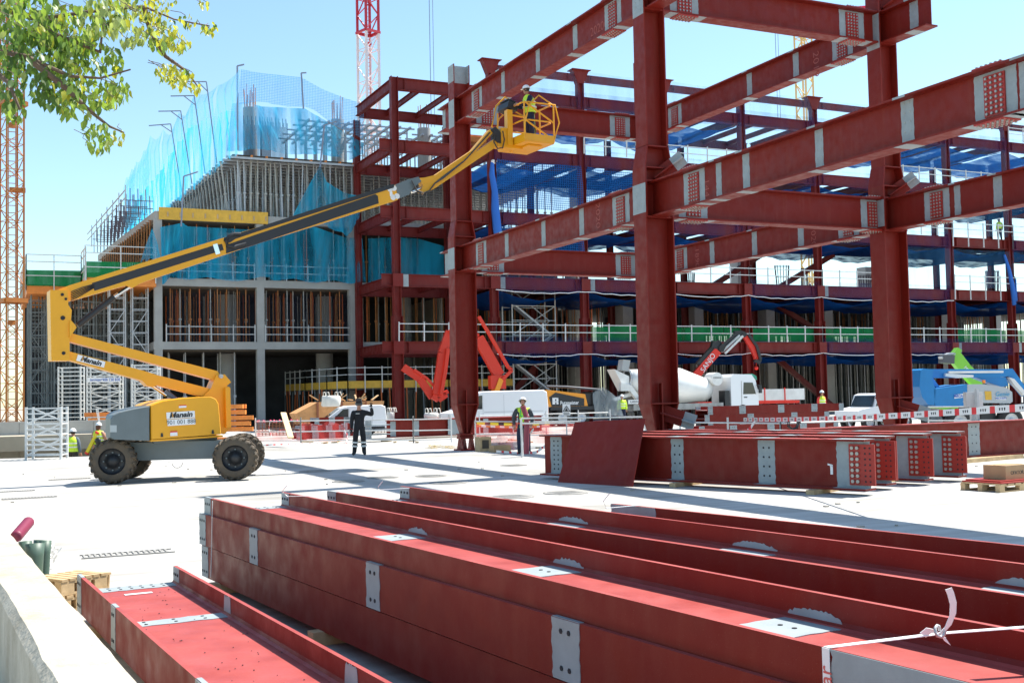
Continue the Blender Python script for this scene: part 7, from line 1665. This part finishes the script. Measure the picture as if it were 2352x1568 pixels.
for i in range(40): q = PZ(random.uniform(985, 1045), random.uniform(1022, 1030), .02); a = random.random()*pi; mb.bar(q, q+Vector((cos(a)*.3, sin(a)*.3, .04*random.random())), .02, .01)
tag(mb.build('rope_scraps', mat('straw_rope', (.55, .40, .16), .9)), 'straw coloured rope and wood shavings left of the first column foot', 'scraps', kind='stuff')
mb = MB()
for i in range(12): q = PZ(random.uniform(700, 960), random.uniform(1010, 1018), .02); mb.bar(q, q+Vector((random.uniform(-.5, .5), random.uniform(-.2, .2), .02)), .12, .05)
for i in range(10): q = PZ(random.uniform(1090, 1260), random.uniform(1008, 1030), .02); mb.bar(q, q+Vector((random.uniform(-.4, .4), random.uniform(-.2, .2), .03)), .1, .04)
tag(mb.build('scrap_wood', WOOD), 'scrap timber scattered on the slab around the first column', 'scraps', kind='stuff')
rk = thing('angle_rack', 'rack of grey steel angles and plates right behind the waving man', 'rack', onD(860, 48)); a = onD(842, 48)
for k in range(4): mb = MB(); mb.box(a.x, a.x+.95, a.y-.4, a.y+.4, .1+.2*k, .13+.2*k); mb.box(a.x+.04, a.x+.07, a.y-.4, a.y+.4, .1+.2*k, .3+.2*k); mb.build('shelf', GREY, rk)
mb = MB()
for i in range(50): q = PZ(random.uniform(0, 2352), random.choice((random.uniform(1050, 1110), random.uniform(1110, 1250))), .0); r_ = random.uniform(.01, .04); mb.box(q.x-r_, q.x+r_, q.y-r_, q.y+r_, 0, .02)
tag(mb.build('pebbles', CONCD), 'crumbs and pebbles scattered over the yard slab', 'debris', kind='stuff')
mb = MB()
for i in range(26): q = PZ(random.uniform(106, 135), random.uniform(1262, 1310), .05); mb.bar(q, q+Vector((random.uniform(-.06, .06), random.uniform(-.06, .06), random.uniform(.02, .1))), .02, .012)
tag(mb.build('rubble', WHITED), 'pale rubble and bag scraps behind the wall near the green pipes', 'debris', kind='stuff')
# ---------------------------------------------------------------- tree branch hanging in from the upper left
def leafmat(name, col, tcol):
    m = bpy.data.materials.new(name); m.use_nodes = True; n = m.node_tree; n.nodes.clear(); o = n.nodes.new('ShaderNodeOutputMaterial'); mx = n.nodes.new('ShaderNodeMixShader'); mx.inputs[0].default_value = .45
    p = n.nodes.new('ShaderNodeBsdfPrincipled'); p.inputs['Base Color'].default_value = (*col, 1); p.inputs['Roughness'].default_value = .42; t = n.nodes.new('ShaderNodeBsdfTranslucent'); t.inputs[0].default_value = (*tcol, 1)
    n.links.new(p.outputs[0], mx.inputs[1]); n.links.new(t.outputs[0], mx.inputs[2]); n.links.new(mx.outputs[0], o.inputs[0]); return m
LM = [leafmat('leaf_mid', (.13, .22, .045), (.34, .50, .05)), leafmat('leaf_dark', (.055, .11, .03), (.15, .28, .03)), leafmat('leaf_yellow', (.30, .32, .03), (.66, .66, .05)), leafmat('leaf_pale', (.26, .33, .13), (.5, .6, .12))]
tr = thing('tree', 'green leafy tree branches hanging in from the upper left corner', 'tree', LD(-7.5, 6.5))
BARK = mat('bark', (.14, .10, .07), .9, var=.3)
def LP3(x, y, dep): return PD(x, y, dep)
mb = MB(); base = LD(-7.5, 6.5); top = base+UP*6.5; mb.path([base+UP*-1, base+UP*2, top, top+LD(.5, .2, 1.5)], [.22, .19, .15, .08], 10); mb.build('trunk', BARK, tr)
LIMBS = [[(-500, 20, 6.9), (-150, 5, 7.0), (0, 20, 7.1), (80, 45, 7.1), (200, 28, 7.2), (330, 15, 7.4), (400, 45, 7.6), (480, 60, 7.7)], [(-500, 20, 6.9), (-100, 100, 6.8), (60, 130, 6.8), (160, 175, 6.9), (230, 180, 7.0), (300, 160, 7.0)], [(60, 130, 6.8), (160, 210, 6.9), (200, 250, 7.0), (250, 290, 7.0), (285, 305, 7.0)], [(330, 15, 7.4), (345, 70, 7.5), (380, 130, 7.6), (430, 165, 7.7), (455, 200, 7.7)], [(80, 45, 7.1), (130, 80, 7.0), (230, 120, 7.1), (240, 20, 7.2)], [(-100, 100, 6.8), (20, 190, 6.7), (45, 250, 6.7)], [(-200, 10, 6.9), (50, -30, 7.0), (250, -40, 7.2), (420, -10, 7.5)]]
mb = MB()
for Lm in LIMBS:
    P = [LP3(*q) for q in Lm]; n = len(P); mb.path(P, [max(.005, .022*(1-i/n)) for i in range(n)], 6)
CL = [(60, 30, 95, 50, 170, 0), (160, 55, 95, 50, 150, 0), (235, 35, 60, 45, 95, 3), (300, 45, 40, 60, 65, 3), (95, 120, 105, 50, 170, 1), (200, 140, 85, 48, 130, 0), (25, 190, 40, 60, 80, 1), (35, 250, 22, 24, 18, 0), (125, 200, 60, 42, 90, 1), (205, 215, 60, 34, 75, 0), (265, 205, 36, 34, 38, 0), (158, 248, 22, 18, 14, 0), (228, 310, 32, 34, 40, 0), (268, 312, 20, 18, 12, 2), (205, 265, 18, 16, 6, 0), (60, 75, 80, 40, 70, 1),
      (375, 70, 36, 30, 75, 2), (405, 95, 34, 20, 40, 2), (350, 25, 40, 24, 40, 2), (430, 45, 30, 16, 12, 2), (482, 65, 18, 16, 16, 2), (385, 165, 30, 22, 36, 2), (420, 180, 28, 24, 46, 2), (450, 200, 12, 12, 10, 2), (472, 4, 16, 10, 10, 2), (360, 100, 20, 14, 14, 0), (330, 0, 90, 14, 30, 2)]
lf = MB(); tw = []
for (cx, cy, rx, ry, n, kind) in CL:
    for i in range(int(n*1.5)):
        r_ = sqrt(random.random()); a = random.random()*2*pi; px = cx+cos(a)*r_*rx; py = cy+sin(a)*r_*ry; dep = random.gauss(7.0+.0012*px, .28)
        q = PD(px, py, dep); Lf = random.uniform(.046, .078)*(.7 if kind == 2 else 1); dn = (Vector((random.gauss(0, .35), random.gauss(0, .35), -1))).normalized(); sd_ = dn.cross(Vector((random.gauss(0, 1), random.gauss(0, 1), .1))).normalized(); nn = dn.cross(sd_)
        w_ = Lf*random.uniform(.22, .30); c1 = q+dn*Lf*.28; c2 = q+dn*Lf*.62-nn*.004; tip = q+dn*Lf+nn*random.uniform(-.012, .012)
        m_ = kind if random.random() < .7 else random.choice((0, 1, 3, 2)); lf.mat(m_)
        lf.add([q, c1-sd_*w_-nn*.006, c1, c1+sd_*w_-nn*.006, c2-sd_*w_*.72-nn*.005, c2, c2+sd_*w_*.72-nn*.005, tip], [(0, 2, 1), (0, 3, 2), (1, 2, 5, 4), (2, 3, 6, 5), (4, 5, 7), (5, 6, 7)], True)
        if i % 14 == 0: mb.path([q, q+UP*.02+LD(-.03, 0), q+UP*.05+LD(random.uniform(-.12, -.02), random.uniform(-.05, .05))], .0022, 4)
mb.build('branches', BARK, tr); lf.build('foliage', LM, tr)
